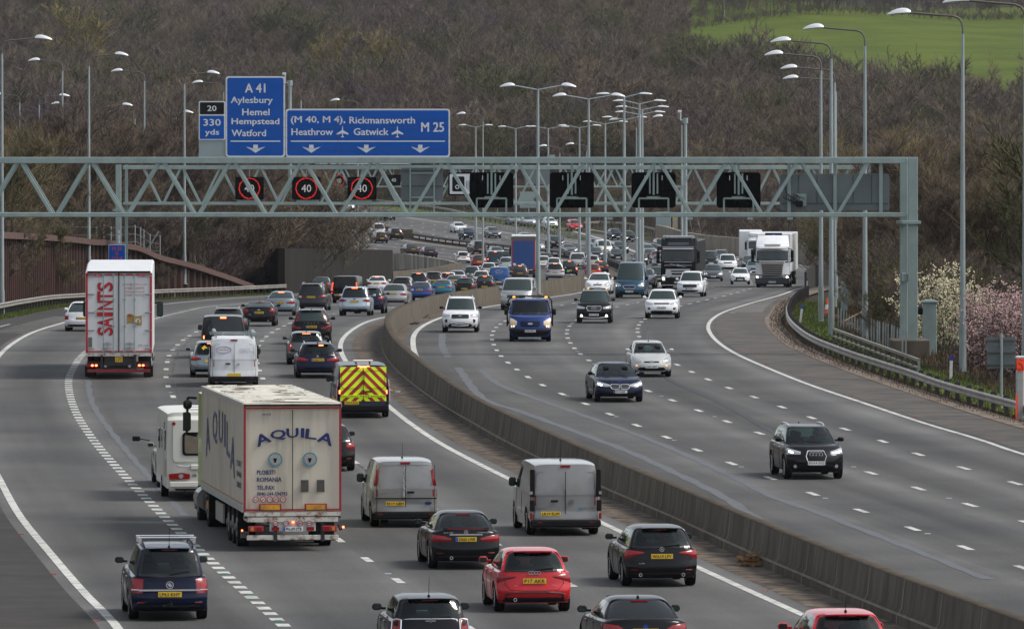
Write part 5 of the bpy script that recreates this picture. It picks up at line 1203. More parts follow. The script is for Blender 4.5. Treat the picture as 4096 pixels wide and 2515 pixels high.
        if lod == 0:
            b = MB(); p0 = c.cabin(1, .3, .06); p1 = c.cabin(1, .62, .10); b.path([p0+Vector((0, .03, .02)), p1+Vector((0, .03, .02))], .012, 4); b.build('wiper', BLK, root)
    else:
        ts = o.get('tail', {'hatch': 'wrap', 'small': 'wrap', 'mini': 'miniv', 'saloon': 'bootw', 'coupe': 'bootw', 'lift': 'bootw', 'estate': 'split', 'suv': 'suvw', 'bigsuv': 'suvsq', 'mpv': 'tall', 'svan': 'vanv', 'van': 'vanlo', 'hivan': 'vanlo'}[kind])
        for sgn in (1, -1):
            first = None
            for cb, pts in TAIL[ts]:
                ob = patch(c, pts if sgn > 0 else mirror_pts(pts), 0, bool(cb), n=2).build('tail_lamp', RED, root, smooth=60)
                first = first or (ob, pts)
            if o.get('brake'):
                pts = first[1]; i = 1 if len(pts) > 3 else 0; pin = [(pts[i][0]+.04, pts[i][1]+(pts[i][2]-pts[i][1])*.25, pts[i][1]+(pts[i][2]-pts[i][1])*.75), (pts[i+1][0]-.06, pts[i+1][1]+(pts[i+1][2]-pts[i+1][1])*.25, pts[i+1][1]+(pts[i+1][2]-pts[i+1][1])*.75)]
                patch(c, pin if sgn > 0 else mirror_pts(pin), 0, off=.022, n=2).build('lit_lamp', BRK, first[0])
            elif lod == 0 and first[1][1][2]-first[1][1][1] > .1:
                pts = first[1]; pin = [(pts[1][0]+.03, pts[1][1]+.03, pts[1][1]+.085), (pts[2][0]-.05, pts[2][1]+.03, pts[2][1]+.085)]
                patch(c, pin if sgn > 0 else mirror_pts(pin), 0, off=.018, n=2).build('clear_section', mat('pale_lens', (.15,.015,.016), .3, coat=.2), first[0])
        if rw or c.van:      # high brake lamp
            p = c.cabin(0, .5, .93); b = MB(); b.box((0, p.y-.015, p.z), (.34 if not c.van else .26, .03, .03 if not c.van else .06)); b.build('high_brake_lamp', BRK if o.get('brake') else RED, root)
        if not c.van and kind not in ('saloon', 'coupe') and lod < 2:
            b = MB(); rows = [[c.cabin(0, v_, .955)+Vector((0, dy, dz)) for v_ in (.12, .3, .5, .7, .88)] for dy, dz in ((.06, .045), (-.10, .03), (-.10, .0), (.02, -.0))]; b.grid(rows); b.build('spoiler', pm, root, smooth=40)
        if not c.van and kind not in ('saloon', 'coupe') and lod == 0 and o.get('wiper', True):
            b = MB(); p0 = c.cabin(0, .5, .10)+Vector((0, -.03, .0)); p1 = c.cabin(0, .80, .17)+Vector((0, -.03, 0)); b.path([p0, p1], .016, 5); b.build('wiper', BLK, root)
        zb = .36 if kind not in ('suv', 'bigsuv') else .42
        if o.get('valance', True): patch(c, [(-1.0, .24, zb-.04), (-.8, .235, zb), (.8, .235, zb), (1.0, .24, zb-.04)], 0, off=.006).build('lower_bumper', BLK, root, smooth=60)
        plate(root, c, o.get('plate', '') if lod == 0 or o.get('plate') else '', 0, o.get('pz', {'saloon': .78, 'coupe': .78, 'hatch': .68, 'suv': .80, 'bigsuv': .82, 'mpv': .62, 'mini': .60, 'van': .50, 'svan': .62}.get(kind, .70)), eu=o.get('eu', False), x=o.get('px', 0))
        if o.get('exh'):
            for sx in o['exh']: p = surf(c, False, 0, sx, .30, .0); b = MB(); b.ring(p.x, p.z+.0, .028, .042, p.y-.03, p.y+.05, 12); b.build('exhaust', CHR, root)
        if o.get('emb'): emblem(root, surf(c, False, 0, 0, o.get('ez', .86), .016), o['emb'], 0, o.get('es', 1), o.get('em'))
        if o.get('refl', lod < 2):
            for sx in (-1, 1): patch(c, [(sx*.68, .40, .43), (sx*.86, .40, .43)], 0, off=.012, n=1).build('reflector', RED, root)
    if lod < 2:      # shut lines, door handles, fuel flap
        b = MB(); E_ = 0 if away else 1
        if away and not c.van:
            q = [surf(c, False, 0, s_, z, .004) for s_, z in ((-.80, c.zr-.04), (-.80, .66), (-.66, .52), (-.3, .50), (.3, .50), (.66, .52), (.80, .66), (.80, c.zr-.04))]; b.path(q, .007, 4)
        if not away: 
            for sx in (-1, 1): b.path([c.body(u, .5+sx*.44, 1)+Vector((0, 0, .004)) for u in (.76, .82, .88, .94, .985)], .007, 4)
        if lod == 0:
            for v_ in (0, 1):
                for u in ((.33, .60, .80) if not c.van else (.42, .70)): b.path([c.body(u, v_, w_)+Vector(((2*v_-1)*.003, 0, 0)) for w_ in (.15, .35, .55, .8, .97)], .006, 4)
        if b.v: b.build('panel_gap', BLK, root)
        if lod == 0 and not c.van:
            for v_ in (0, 1):
                for u in (.37, .64): p = c.body(u, v_, .84); b = MB(); b.box((p.x+(2*v_-1)*.012, p.y, p.z), (.03, .18, .025), 0, .008); b.build('door_handle', pm if not o.get('rails') else CHR, root)
    if lod == 0 or o.get('seats'):
        for sx in (-.36, .36):
            for yy in (-.05*c.L, .13*c.L):
                b = MB(); b.box((sx, yy, c.zr+.02), (.42, .12, .28), 0, .05); b.box((sx, yy-.02, c.zr+.24), (.24, .09, .15), 0, .04); b.build('seat', SEATM, root)
    if o.get('rails'):
        for sx in (-1, 1):
            b = MB(); q = []
            for i in range(7):
                t_ = i/6; p = c.cabin(.08+.80*t_, .5+sx*.44, 1); q.append(p+Vector((0, 0, .015+.045*min(1, 6*t_*(1-t_)*1.5))))
            b.path(q, .02, 6); b.build('roof_rail', o.get('railmat', CHR), root)
    if o.get('ant'):
        p = c.cabin(o['ant'][0], .5, 1); b = MB(); b.box((0, p.y, p.z+.02), (.05, .1, .05), 0, .015); b.tube((0, p.y, p.z), (0, p.y-o['ant'][1]*.25, p.z+o['ant'][1]), .009, .004, 4); b.build('aerial', BLK, root)
    root['_x'] = x
    return root, c
V = vehicle
# person shapes behind the nearest windscreens
SKIN = mat('skin', (.42,.26,.19), .6); CL1 = mat('cloth_red', (.4,.03,.04), .9); CL2 = mat('cloth_dark', (.03,.03,.04), .9); HAIR = mat('hair', (.03,.02,.015), .9); CL3 = mat('cloth_olive', (.12,.12,.09), .9)
def driver(root, c, x, y, cl, label, lean=0):
    wz = c.zr-.42; M_ = root.matrix_basis
    r = empty('person', (0, 0, 0)); r.matrix_world = Matrix.LocRotScale(root.location, root.rotation_euler, (1, 1, 1)) @ Matrix.Translation((x, y, wz)); tag(r, label, 'person')
    b = MB(); rows = []
    for z, rx, ry, cy_ in ((-.35,.17,.11,0), (-.1,.18,.12,0), (.1,.2,.12,.0), (.2,.19,.10,0), (.27,.09,.07,.01), (.30,.055,.06,.015), (.34,.055,.06,.02), (.37,.065,.075,.03), (.43,.078,.095,.03), (.50,.078,.10,.02), (.56,.06,.08,.01), (.59,.02,.03,0)):
        rows.append([(rx*cos(2*pi*i/14), cy_+ry*sin(2*pi*i/14), z) for i in range(15)])
    b.grid(rows)
    k = len(b.v)
    for sx in (-1, 1): b.path([(sx*.18, .0, .17), (sx*.23, .12, -.02), (sx*.15, .34, -.0)], [.055, .048, .035], 7)
    for i, fq in enumerate(b.f):
        zc_ = sum(b.v[j][2] for j in fq)/len(fq)
        if i < 14*11 and zc_ > .28: b.m[i] = 1
    b.build('body', [cl, SKIN], r, smooth=60)
    b = MB(); rows = [[(.085*cos(a)*q, .0+.105*sin(a)*q-.01, z) for a in [2*pi*i/12 for i in range(13)]] for z, q in ((.47, 1.02), (.53, 1.0), (.58, .78), (.61, .3))]
    for row in rows[:1]:
        for i, p in enumerate(row):
            if p[1] > .03: row[i] = (p[0], p[1]-.03, p[2]+.05)
    b.grid(rows); b.build('hair', HAIR, r, smooth=60)
    b = MB()
    for sx in (-1, 1): b.box((sx*.03, .118, .475), (.022, .012, .012))
    b.box((0, .125, .43), (.02, .03, .04), 0, .008); b.box((0, .118, .395), (.05, .01, .012)); b.build('face_features', mat('feature_dark', (.1,.04,.03), .7), r)
# ---- left carriageway, nearest first
r, c = V('saloon', 2561, ('r', 2389), 'black', 'black saloon with shark fin at the bottom edge, tinted rear window', darkglass=True, ant=(.12, .07), emb='round', em=EUB, Ht=1.40, plate='', rb=.62, rt=1.25)
r, c = V('hatch', 3378, ('r', 2440), 'red', 'red hatchback cut off at the bottom edge, pale red roof', ant=(.12, .32), Ht=1.5, tail='wrap')
r, c = V('mini', 1713, ('r', 2379), 'black', 'black small car with white edged rear lamps at the bottom edge', emb='wings', ez=.92, ant=(.10, .42), plate='')
for s_ in (-1, 1):
    b = MB(); q = [surf(c, False, 0, s_*a, z, .02) for a, z in ((.75, .66), (.79, .93), (.92, .96), (1.0, .90), (.99, .64), (.92, .57), (.79, .59), (.75, .66))]; b.path(q, .014, 5); b.build('lamp_surround', CHR, r)
b = MB(); b.path([surf(c, False, 0, a, .965, .012) for a in (-1, -.6, -.2, .2, .6, 1)], .010, 5); b.build('chrome_strip', CHR, r)
r, c = V('mpv', 670, ('g', 2473), 'navy', 'dark navy people carrier with silver roof bars in the left lane', tail='square', plate='LP63 KHY', pz=.60, emb='round', ez=.80, es=1.7, sx=.97, rails=True, railmat=BLK, ant=(.02, .45), Ht=1.66)
b = MB(); b.box((0, surf(c, False, 0, 0, .69, .02).y-.004, .69), (1.36, .03, .035)); b.path([surf(c, False, 0, a, .69, .014) for a in (-.98, -.8)], .016, 5); b.path([surf(c, False, 0, a, .69, .014) for a in (.98, .8)], .016, 5); b.build('chrome_strip', CHR, r)
for yy in (-1.15, -.3):
    b = MB(); b.box((0, yy, c.Ht+.13), (1.30, .07, .035), 0, .01); b.box((-.6, yy, c.Ht+.06), (.07, .09, .12)); b.box((.6, yy, c.Ht+.06), (.07, .09, .12)); b.build('roof_bar', CHR, r)
b = MB(); b.box((0, -c.L/2-.06, .36), (.10, .2, .10), 0, .02); b.tube((0, -c.L/2-.13, .36), (0, -c.L/2-.13, .46), .03); b.box((-.12, -c.L/2-.02, .33), (.12, .1, .08), 0, .02); b.build('tow_bar', BLK, r)
b = MB(); b.box((0, surf(c, False, 0, 0, .86, .0).y-.002, .9), (1.3, .003, .005)); b.build('tailgate_line', BLK, r)
r, c = V('hatch', 2125, ('g', 2442), 'red', 'bright red three door hatchback in the foreground, four ring badge', tail='wedge', plate='P17 AKR', pz=.72, emb='rings', ez=.90, es=1.15, L=3.95, W=1.74, Ht=1.42, rr=.72, exh=(-.55,))
b = MB(); b.path([surf(c, False, 0, a, z, .014) for a, z in ((-.85, .30), (-.78, .44), (-.4, .465), (0, .47), (.4, .465), (.78, .44), (.85, .30))], .014, 5); b.build('bumper_trim', mat('bumper_trim', (.006,.02,.022), .5), r)
b = MB()
for s_, a0, a1 in (('A1', -.46, -.39), ('TDI', .40, .48)): p = surf(c, False, 0, .5, .62, .01); addtxt(b, s_, a0, a1, .60, .635, p.y-.012, 0, -1, .02)
b.build('badge_lettering', CHR, r)
r, c = V('hatch', 2632, ('g', 2340), 'black', 'glossy black five door hatchback with wedge tail lamps, right lane', tail='wedge', plate='WA19 LPV', pz=.74, emb='star', ez=.90, es=1.15, W=1.80, Ht=1.44, exh=(-.62, .62), railmat=CHR)
b = MB()
for sx in (-1, 1): b.path([c.cabin(u, .5+.5*sx, .88)+Vector((sx*.004, 0, 0)) for u in (.1, .2, .4, .6, .8)], .010, 4)
b.build('chrome_strip', CHR, r)
b = MB(); addtxt(b, 'A180', -.56, -.42, .56, .59, surf(c, False, 0, .5, .57, .012).y-.01, 0, -1, .02); b.build('badge_lettering', CHR, r)
r, c = V('coupe', 1851, ('g', 2270), 'black', 'black three door saloon-backed coupe between the two silver vans', tail='split', plate='DE60 LWR', pz=.76, eu=True, emb='star', ez=.93, es=1.0, Ht=1.41, rb=.30, rt=1.0, exh=(-.45,), zr=.99)
b = MB(); b.box((0, surf(c, False, 0, 0, .87, .02).y-.004, .875), (.82, .025, .03)); b.build('chrome_strip', CHR, r)
b = MB(); p = surf(c, False, 0, .5, .93, .01); addtxt(b, 'CLC 180', -.56, -.32, .905, .94, p.y-.02, 0, -1, .02); addtxt(b, 'KOMPRESSOR', .28, .54, .91, .935, p.y-.02, 0, -1, .02); b.build('badge_lettering', CHR, r)
b = MB(); b.box((0, -c.L/2+.22, 1.02), (1.15, .16, .03), 0, .01); b.build('spoiler', paint('black'), r)
b = MB(); b.box((0, -c.L/2+.135, 1.015), (.9, .012, .02)); b.build('high_brake_lamp', RED, r)
r, c = V('van', 2247, ('g', 2135), 'dirtysilver', 'dirty silver panel van with black handle and side corners, right of centre', 'van', tail='vanlo', plate='LR19 EUM', pz=.60, px=-.40, ant=(.35, .55), Ht=1.97, valance=False)
def vandoors(r, c, col, win=True, z0=.42, seam=True, handle=(-.18, .86)):
    y = -c.L/2+.045
    b = MB(); b.box((0, y-.012, 1.05), (.014, .02, 1.34)); b.box((-c.W*.435, y-.01, 1.05), (.012, .02, 1.34)); b.box((c.W*.435, y-.01, 1.05), (.012, .02, 1.34)); b.box((0, y-.01, .42), (c.W*.87, .02, .012)); b.build('door_gap', BLK, r)
    if win:
        for sx in (-1, 1):
            b = MB(); M_ = Matrix.Translation((0, y+.02, 0)) @ Matrix.Rotation(R(-2.6), 4, 'X'); o_ = rrect(*sorted((sx*.05, sx*c.W*.40)), 1.12, 1.70, .09)
            q = [Vector((px, -.035, pz)) for px, pz in o_]; q.append(q[0]); b.path([M_ @ p+Vector((0, 0.02, 0)) for p in q], .006, 4); b.build('door_panel', mat('panel_outline', (.10,.10,.10), .5), r)  # thin dark line round the pressed door recess
    if handle: b = MB(); b.box((handle[0], y-.03, handle[1]), (.20, .04, .055), 0, .015); b.build('door_handle', BLK, r)
    b = MB(); b.box((0, -c.L/2-.01, .34), (c.W*.97, .14, .2), 0, .04); b.build('rear_bumper', BLK, r, smooth=40)
    for sx in (-1, 1): b = MB(); b.box((sx*.70, -c.L/2-.075, .37), (.12, .012, .025)); b.build('reflector', RED, r)
    b = MB(); b.box((-.55, y+.30, .2), (.2, .02, .14)); b.box((.6, y+.30, .22), (.25, .02, .12)); b.build('mud_flap', BLK, r)
vandoors(r, c, 'dirtysilver', handle=(-.30, .94))
for sx in (-1, 1):
    b = MB(); b.box((sx*(c.W*.455), -c.L/2+.05, 1.42), (.13, .08, .74), 0, .02); b.box((sx*(c.W*.46), -c.L/2+.0, .82), (.13, .08, .3), 0, .02); b.build('corner_trim', BLK, r)
    b = MB(); b.box((sx*(c.W*.475), -c.L/2-.005, 1.16), (.07, .03, .08)); b.build('indicator', CLR, r); b = MB(); b.box((sx*(c.W*.475), -c.L/2-.01, .54), (.07, .03, .16), 0, .01); b.build('lower_lamp', RED, r)
emblem(r, Vector((.16, -c.L/2+.03, .92)), 'disc', 0, 1.6, mat('dull_badge', (.2,.2,.2), .4, .7))
b = MB(); addtxt(b, 'VIVARO', -.84, -.52, .72, .765, -c.L/2+.02, 0, -1, .02); addtxt(b, 'BITURBO', .50, .84, .73, .765, -c.L/2+.02, 0, -1, .02); b.build('badge_lettering', mat('dull_badge2', (.16,.16,.165), .4, .5), r)
b = MB(); b.box((.42, -c.L/2+.02, .745), (.1, .012, .045)); b.build('blue_badge', mat('badge_blue', (.02,.25,.5), .5), r)
r, c = V('svan', 1612, ('g', 2103), 'dirtysilver', 'dirty silver small van with tall slim tail lamps beside the cream lorry', 'van', tail='vanhi', plate='RF19 NBM', pz=.66, px=-.28, ant=(.35, .42), valance=False, mirpaint=False, seats=False)
vandoors(r, c, 'dirtysilver', handle=(.14, .97))
emblem(r, Vector((.62, -c.L/2+.02, .67)), 'oval', 0, 1.3, mat('oval_badge', (.02,.04,.15), .3, .2))
b = MB(); b.box((0, -c.L/2+.01, .80), (1.7, .03, .03)); b.build('step_trim', BLK, r)
b = MB(); addtxt(b, 'TRANSIT', -.78, -.48, .92, .955, -c.L/2+.02, 0, -1, .02); b.build('badge_lettering', mat('dull_badge2', (.16,.16,.165), .4, .5), r)
DIRTW = mat('wiped_streak', (.50,.51,.52), .6, noise=.3, nscale=7, col2=(.34,.33,.32))
for (rr_, cc, x0) in ((r, c, .0),):
    b = MB(); rq = random.Random(2); k = 26
    for i in range(k): z = .78+i*.036; wd = .02+.06*rq.random()*(1 if i < 16 else .5); xx = x0-.03+rq.uniform(-.03, .03); b.box((xx, -cc.L/2+.032-.0, z), (wd, .012, .04))
    b.build('dirt_streak', DIRTW, rr_)
r, c = V('hatch', 1310, ('g', 1881), 'black', 'black hatchback mostly hidden behind the right edge of the cream lorry', tail='round', W=1.76, sx=.98)
r, c = V('van', 1447, ('g', 1667), 'navy', 'highway maintenance van with yellow and red chevrons on its back doors', 'van', tail='vanlo', plate='OV14 AOG', pz=.56, px=-.42, brake=True, valance=False, W=1.97)
YC = mat('hi_vis_yellow', (.62,.80,.01), .5, emit=(.6,.8,0), estr=.12); RC_ = mat('chevron_red', (.42,.015,.02), .5)
yb = -c.L/2
for sx in (-1, 1):
    X0, X1, Z0, Z1 = .012, c.W*.425, .62, 1.86
    def ft(z): return yb+.035+(max(0, z-1.1))*.09
    b = MB(); o_ = rrect(X0, X1, Z0, Z1, .05)
    kk = len(b.v)
    for zz in (Z0, 1.12, Z1):
        for xx in (X0, X1): b.v.append((sx*xx, ft(zz)-.010, zz))
    b.face((kk, kk+1, kk+3, kk+2)); b.face((kk+2, kk+3, kk+5, kk+4)); b.build('yellow_panel', YC, r)
    b = MB(); w_ = .17; q = -1.2
    while q < 2.6:
        poly = []; # red stripe: z = q - x*1.0 .. q+w (rising towards the middle)
        pts = [(X0, q-X0), (X1, q-X1), (X1, q-X1+w_), (X0, q-X0+w_)]
        # clip to the panel
        def clip(P_, ax, lim, keep_lt):
            out = []
            for i in range(len(P_)):
                a, b2 = P_[i-1], P_[i]; ia = (a[ax] < lim) == keep_lt; ib = (b2[ax] < lim) == keep_lt
                if ia != ib: t = (lim-a[ax])/(b2[ax]-a[ax]); out.append((a[0]+(b2[0]-a[0])*t, a[1]+(b2[1]-a[1])*t))
                if ib: out.append(b2)
            return out
        pts = clip(pts, 1, Z0+.001, False)
        if pts: pts = clip(pts, 1, Z1-.001, True)
        for lo, hi in ((Z0, 1.12), (1.12, Z1)):
            p2 = clip(clip(pts, 1, lo, False), 1, hi, True) if pts else []
            if len(p2) > 2:
                kk = len(b.v); b.v += [(sx*px, ft(pz)-.014, pz) for px, pz in p2]; b.face(list(range(kk, kk+len(p2))))
        q += w_*2.05
    b.build('red_chevrons', RC_, r)
b = MB(); b.box((0, yb+.01, .80), (1.62, .03, .085)); b.build('lettering_strip', YC, r)
b = MB(); addtxt(b, 'HIGHWAY MAINTENANCE', -.80, .80, .768, .835, yb-.012, 0, -1, .02); b.build('lettering', INK, r)
b = MB(); b.box((0, yb+.008, 1.2), (.016, .03, 1.3)); 
for sx in (-1, 1): o_ = rrect(*sorted((sx*.05, sx*c.W*.40)), 1.08, 1.72, .12); b.path([(px, ft(pz)-.018, pz) for px, pz in o_+[o_[0]]], .007, 4)
b.build('door_gap', BLK, r)
b = MB(); b.box((0, yb-.01, .38), (c.W*.94, .12, .2), 0, .03); b.build('rear_bumper', BLK, r); b = MB(); b.box((.2, yb-.0, .97), (.24, .04, .05), 0, .01); b.build('door_handle', BLK, r)
b = MB(); b.box((0, yb+.35, 2.07), (.72, .22, .07), 0, .02); b.build('beacon_bar', mat('beacon', (.75,.73,.65), .4, coat=.5), r); b = MB(); b.box((-.25, yb+.35, 2.0), (.05, .1, .1)); b.box((.25, yb+.35, 2.0), (.05, .1, .1)); b.build('beacon_bracket', BLK, r)
for xx in (-.15, .18): b = MB(); b.box((xx, yb+.09, 1.88), (.1, .03, .04)); b.build('high_brake_lamp', BRK, r)
for sx in (-1, 1): b = MB(); b.path([surf(c, False, 0, sx*1.01, z, .02) for z in (.62, .8, 1.0, 1.1)]+[surf(c, True, 0, sx*1.0, z, .02) for z in (1.15, 1.3, 1.4)], .028, 6); b.build('lamp_column', mat('pink_lens', (.6,.35,.4), .2, coat=1), r)
b = MB(); b.box((-c.W/2-.005, yb+1.4, .66), (.01, 2.2, .08)); b.build('side_stripe', mat('amber_stripe', (.75,.4,.02), .5), r)
r, c = V('estate', 1269, ('g', 1510), 'navy', 'dark blue estate car with roof rails just ahead of the maintenance van', tail='split', plate='KN60 TYC', pz=.76, eu=True, emb='round', ez=.90, rails=True, railmat=CHR, ant=(.12, .07), brake=False, seats=True)
b = MB(); p = c.cabin(0, .62, .90); b.box((p.x, p.y-.02, p.z), (.18, .02, .05)); b.build('high_brake_lamp', BRK, r)
r, c = V('mini', 1225, ('g', 1457), 'greygreen', 'grey green small car with one glowing oval tail lamp', ant=(.12, .07), brake=True, emb='wings', ez=.92)
r, c = V('suv', 1246, ('g', 1377), 'black', 'black tall car with long L shaped red lamps climbing its pillars', tail='pillar', plate='TE08 EDS', pz=.84, eu=True, rails=True, railmat=CHR, ant=(.12, .07), W=1.90, Ht=1.66)
b = MB(); addtxt(b, 'VOLVO', -.36, .36, 1.0, 1.04, surf(c, False, 0, 0, 1.02, .012).y-.01, 0, -1, .01, spacing=2.2); b.build('badge_lettering', CHR, r)
V('suv', 1421, ('g', 1263), 'paleblue', 'pale ice blue sport utility car with lit brake lamps, centre of the queue', tail='suvw', plate='CX12 YKJ', pz=.84, brake=True, rails=True, railmat=paint('paleblue'), emb='oval', ez=.98, em=EUB, Ht=1.70, darkglass=True)
V('suv', 1478, ('g', 1254), 'navy', 'dark blue compact sport utility partly hidden by the pale blue one', rails=True, Ht=1.58, tail='suvsq', darkglass=True)
V('mpv', 1249, ('g', 1242), 'dgrey', 'dark grey people carrier with wide pale rimmed lamps, left of the pale blue car', tail='suvw', plate='WO17 PGO', pz=.86, rails=True, Ht=1.72, W=1.92, darkglass=True)
V('saloon', 1124, ('g', 1262), 'steel', 'silver blue saloon with glowing brake lamps beside the dark people carrier', plate='HK60 YRT', brake=True, pz=.76, eu=True, emb='rings', ez=.90, tail='split')
V('coupe', 1038, ('g', 1304), 'black', 'low black sports coupe with rear wing and round tail lamps', plate='KE63 YDA', pz=.72, emb='oval', tail='round', W=1.77, Ht=1.30, exh=(-.6, .6), ant=(.05, .2), eu=True)
V('van', 893, ('r', 1259), 'black', 'black passenger van with star badge behind the white drainage van', 'van', rearglass=True, darkglass=True, emb='star', ez=1.05, es=1.7, tail='vanlo', brake=True, Ht=1.91, midglass=True, plate='')
V('estate', 912, ('r', 1230), 'dgrey', 'grey estate with roof rails whose roof shows above the black passenger van', rails=True, Ht=1.47, darkglass=True)
r, c = V('van', 935, ('g', 1545), 'white', 'white panel van with oval drainage company logo and roof rack', 'van', tail='vanlo', plate='', valance=False)
vandoors(r, c, 'white', handle=(-.25, .94))
b = MB(); o_ = [(-.42+.30*cos(2*pi*i/24), 1.48+.13*sin(2*pi*i/24)) for i in range(25)]; b.path([(px, -c.L/2+.035+(pz-1.1)*.09, pz) for px, pz in o_], .010, 4); b.build('oval_logo', mat('logo_navy', (.05,.05,.3), .5), r)
b = MB(); addtxt(b, 'United Drains', -.64, -.20, 1.455, 1.515, -c.L/2+.055, 0, -1, .01); b.build('logo_lettering', RC_, r)
b = MB()
for i, s_ in enumerate(('T: 0800 0871 7828', 'W: uniteddrains.co.uk', 'E: info@uniteddrains.co.uk')): addtxt(b, s_, .18, .62+.08*i, 1.49-i*.06, 1.52-i*.06, -c.L/2+.045+.0, 0, -1, .005)
b.build('lettering', mat('logo_navy', (.05,.05,.3), .5), r)
for sx in (-1, 1): b = MB(); b.box((sx*c.W*.475, -c.L/2+.03, 1.4), (.07, .05, .55), 0, .02); b.build('corner_trim', BLK, r)
b = MB(); b.box((0, -c.L/2+.6, c.Ht+.12), (1.9, .05, .05)); b.box((0, 0, c.Ht+.12), (1.9, .05, .05)); b.tube((-.75, -c.L/2+.3, c.Ht+.16), (-.75, 1.2, c.Ht+.16), .08); b.tube((.8, -c.L/2+.3, c.Ht+.12), (.8, 1.2, c.Ht+.12), .08)
for sx in (-.7, .7):
    for yy in (-c.L/2+.6, 0): b.box((sx, yy, c.Ht+.05), (.05, .05, .12))
b.build('roof_rack', GALVP, r)
emblem(r, Vector((.16, -c.L/2+.03, .92)), 'disc', 0, 1.3)
r, c = V('hatch', 845, ('g', 1507), 'steel', 'grey blue hatchback with yellow window sticker left of the white van', tail='wrap', W=1.75, brake=True)
b = MB(); p = c.cabin(0, .28, .55); M_ = Matrix.Translation(p+Vector((0, -.03, 0))) @ Matrix.Rotation(R(-15), 4, 'X'); b.prism([(0, .12), (.12, 0), (0, -.12), (-.12, 0)], -.004, .004, 0, M_); b.build('window_sticker', YPL, r)
V('lift', 329, ('g', 1324), 'white', 'white hybrid hatchback half hidden by the red lettered lorry', tail='tall', plate='KH65 ULZ', eu=True, pz=.66, Ht=1.49, rb=.12, rt=.9)
V('saloon', 1283, ('r', 1107), 'dgrey', 'dark saloon with pale rear window behind the dark people carrier', Ht=1.48)
r, c = V('van', 1385, ('g', 1212), 'black', 'tall black panel van near the concrete retaining wall', 'van', tail='vanv', plate='YM60 FNZ', px=-.5, pz=.6, eu=True, Ht=1.99, brake=False, yaw=-3)
for sx in (-1, 1): b = MB(); b.path([surf(c, False, 0, sx*.98, z, .03) for z in (.7, .9, 1.1)]+[surf(c, True, 0, sx*.97, z, .03) for z in (1.2, 1.5)], .035, 6); b.build('lamp_column', REDL, r)
V('saloon', 1508, ('r', 1104), 'white', 'white saloon with lit high brake lamp right of the tall black van', Ht=1.43, brake=True, plate='NX60 OXL', pz=.8)
V('saloon', 1577, ('g', 1223), 'silver', 'large silver saloon with pale rear window beside the central barrier', Ht=1.49, W=1.9, L=5.1, plate='PK17 OWO', pz=.82, tail='wrap')
V('suv', 1610, ('r', 1107), 'grey', 'grey sport utility roof between the silver saloon and the blue saloon', Ht=1.62, darkglass=True)
V('saloon', 1682, ('r', 1127), 'blue', 'dark blue saloon with chrome strip beside the central barrier', Ht=1.44, W=1.81, plate='RO18 OAC', pz=.84, tail='wrap', emb='star', ez=.94)
V('mpv', 1676, ('r', 1090), 'dgrey', 'dark people carrier with red lamp above the blue saloon', Ht=1.66, darkglass=True, tail='tall', brake=True)
V('coupe', 1768, ('r', 1118), 'teal', 'bright teal blue coupe in the queue by the central barrier', Ht=1.41, plate='LO17 PZY', pz=.80, tail='wrap')
V('hatch', 1860, ('r', 1111), 'black', 'black hatchback right of the teal coupe behind the barrier', Ht=1.42, brake=False, plate='M80 OXC', pz=.5, tail='square')
V('hatch', 1940, ('r', 1101), 'black', 'black hatchback with twin round red lamps and pale badge, far right of the barrier line', Ht=1.48, tail='round', brake=True, emb='disc', ez=.88, es=1.4, plate='EY58 ORZ', pz=.5)
V('saloon', 1819, ('r', 1100), 'beige', 'pale beige soft roofed car between the teal coupe and the black hatchback', Ht=1.42)
V('hatch', 1792, ('r', 1089), 'white', 'white hatchback roof behind the beige roofed car', Ht=1.5, darkglass=True, brake=True)
V('suv', 1734, ('r', 1086), 'dgrey', 'dark grey estate roof next to the low brown parapet', Ht=1.6, darkglass=True)
V('saloon', 1829, ('r', 1081), 'paleblue', 'pale blue grey saloon roof against the brown parapet', Ht=1.43, darkglass=True)
V('mpv', 1890, ('r', 1064), 'greygreen', 'dark green people carrier left of the blue courier van', Ht=1.62, plate='KV12 XNO', pz=.7)
V('hatch', 1926, ('r', 1082), 'white', 'white hatchback with sloping lamps below the blue courier van', Ht=1.48, tail='tall')
V('hatch', 1955, ('r', 1050), 'white', 'white hatchback just above the blue courier van', Ht=1.5, plate='MA15 UHX')
r, c = V('van', 1997, ('r', 1067), 'vanblue', 'bright blue courier van with white lettering on its doors', 'van', Ht=1.93, W=1.92, plate='', tail='vanlo')
b = MB()
for i, (s_, w_) in enumerate((('medirest', .5), ('0800 917 4800', .8), ('medirest.com', .66))): addtxt(b, s_, -w_/2, w_/2, 1.60-i*.14, 1.68-i*.14, -c.L/2+.06, 0, -1, .01)
b.path([(.45+.16*(i-4)/4*1.0, -c.L/2+.0, .62+.10*abs(sin((i)*pi/4))) for i in range(9)], .02, 4); b.build('lettering', SIGNW, r)
V('suv', 2080, ('r', 1060), 'dgrey', 'grey crossover with lit lamps right of the blue courier van', Ht=1.62, plate='CF10 MKD', brake=True, W=1.80)
V('bigsuv', 2112, ('r', 1037), 'white', 'white large off roader directly behind the blue curtain lorry', Ht=1.80, darkglass=True, plate='SP12 WLO', brake=True)
V('bigsuv', 2221, ('r', 1051), 'silver', 'silver large sport utility with lit tail lamps right of the first lamp post', Ht=1.78, darkglass=True, plate='GU60 AUL', brake=True, tail='suvw')
r, c = V('mpv', 2278, ('r', 1041), 'black', 'black boxy people carrier with a green sticker beside the silver sport utility', Ht=1.70, plate='SHZ 7747', brake=True, tail='tall')
b = MB(); b.box((-.15, -c.L/2-.01, .5), (.32, .02, .16)); b.build('green_sticker', mat('sticker_green', (.02,.45,.22), .5), r)
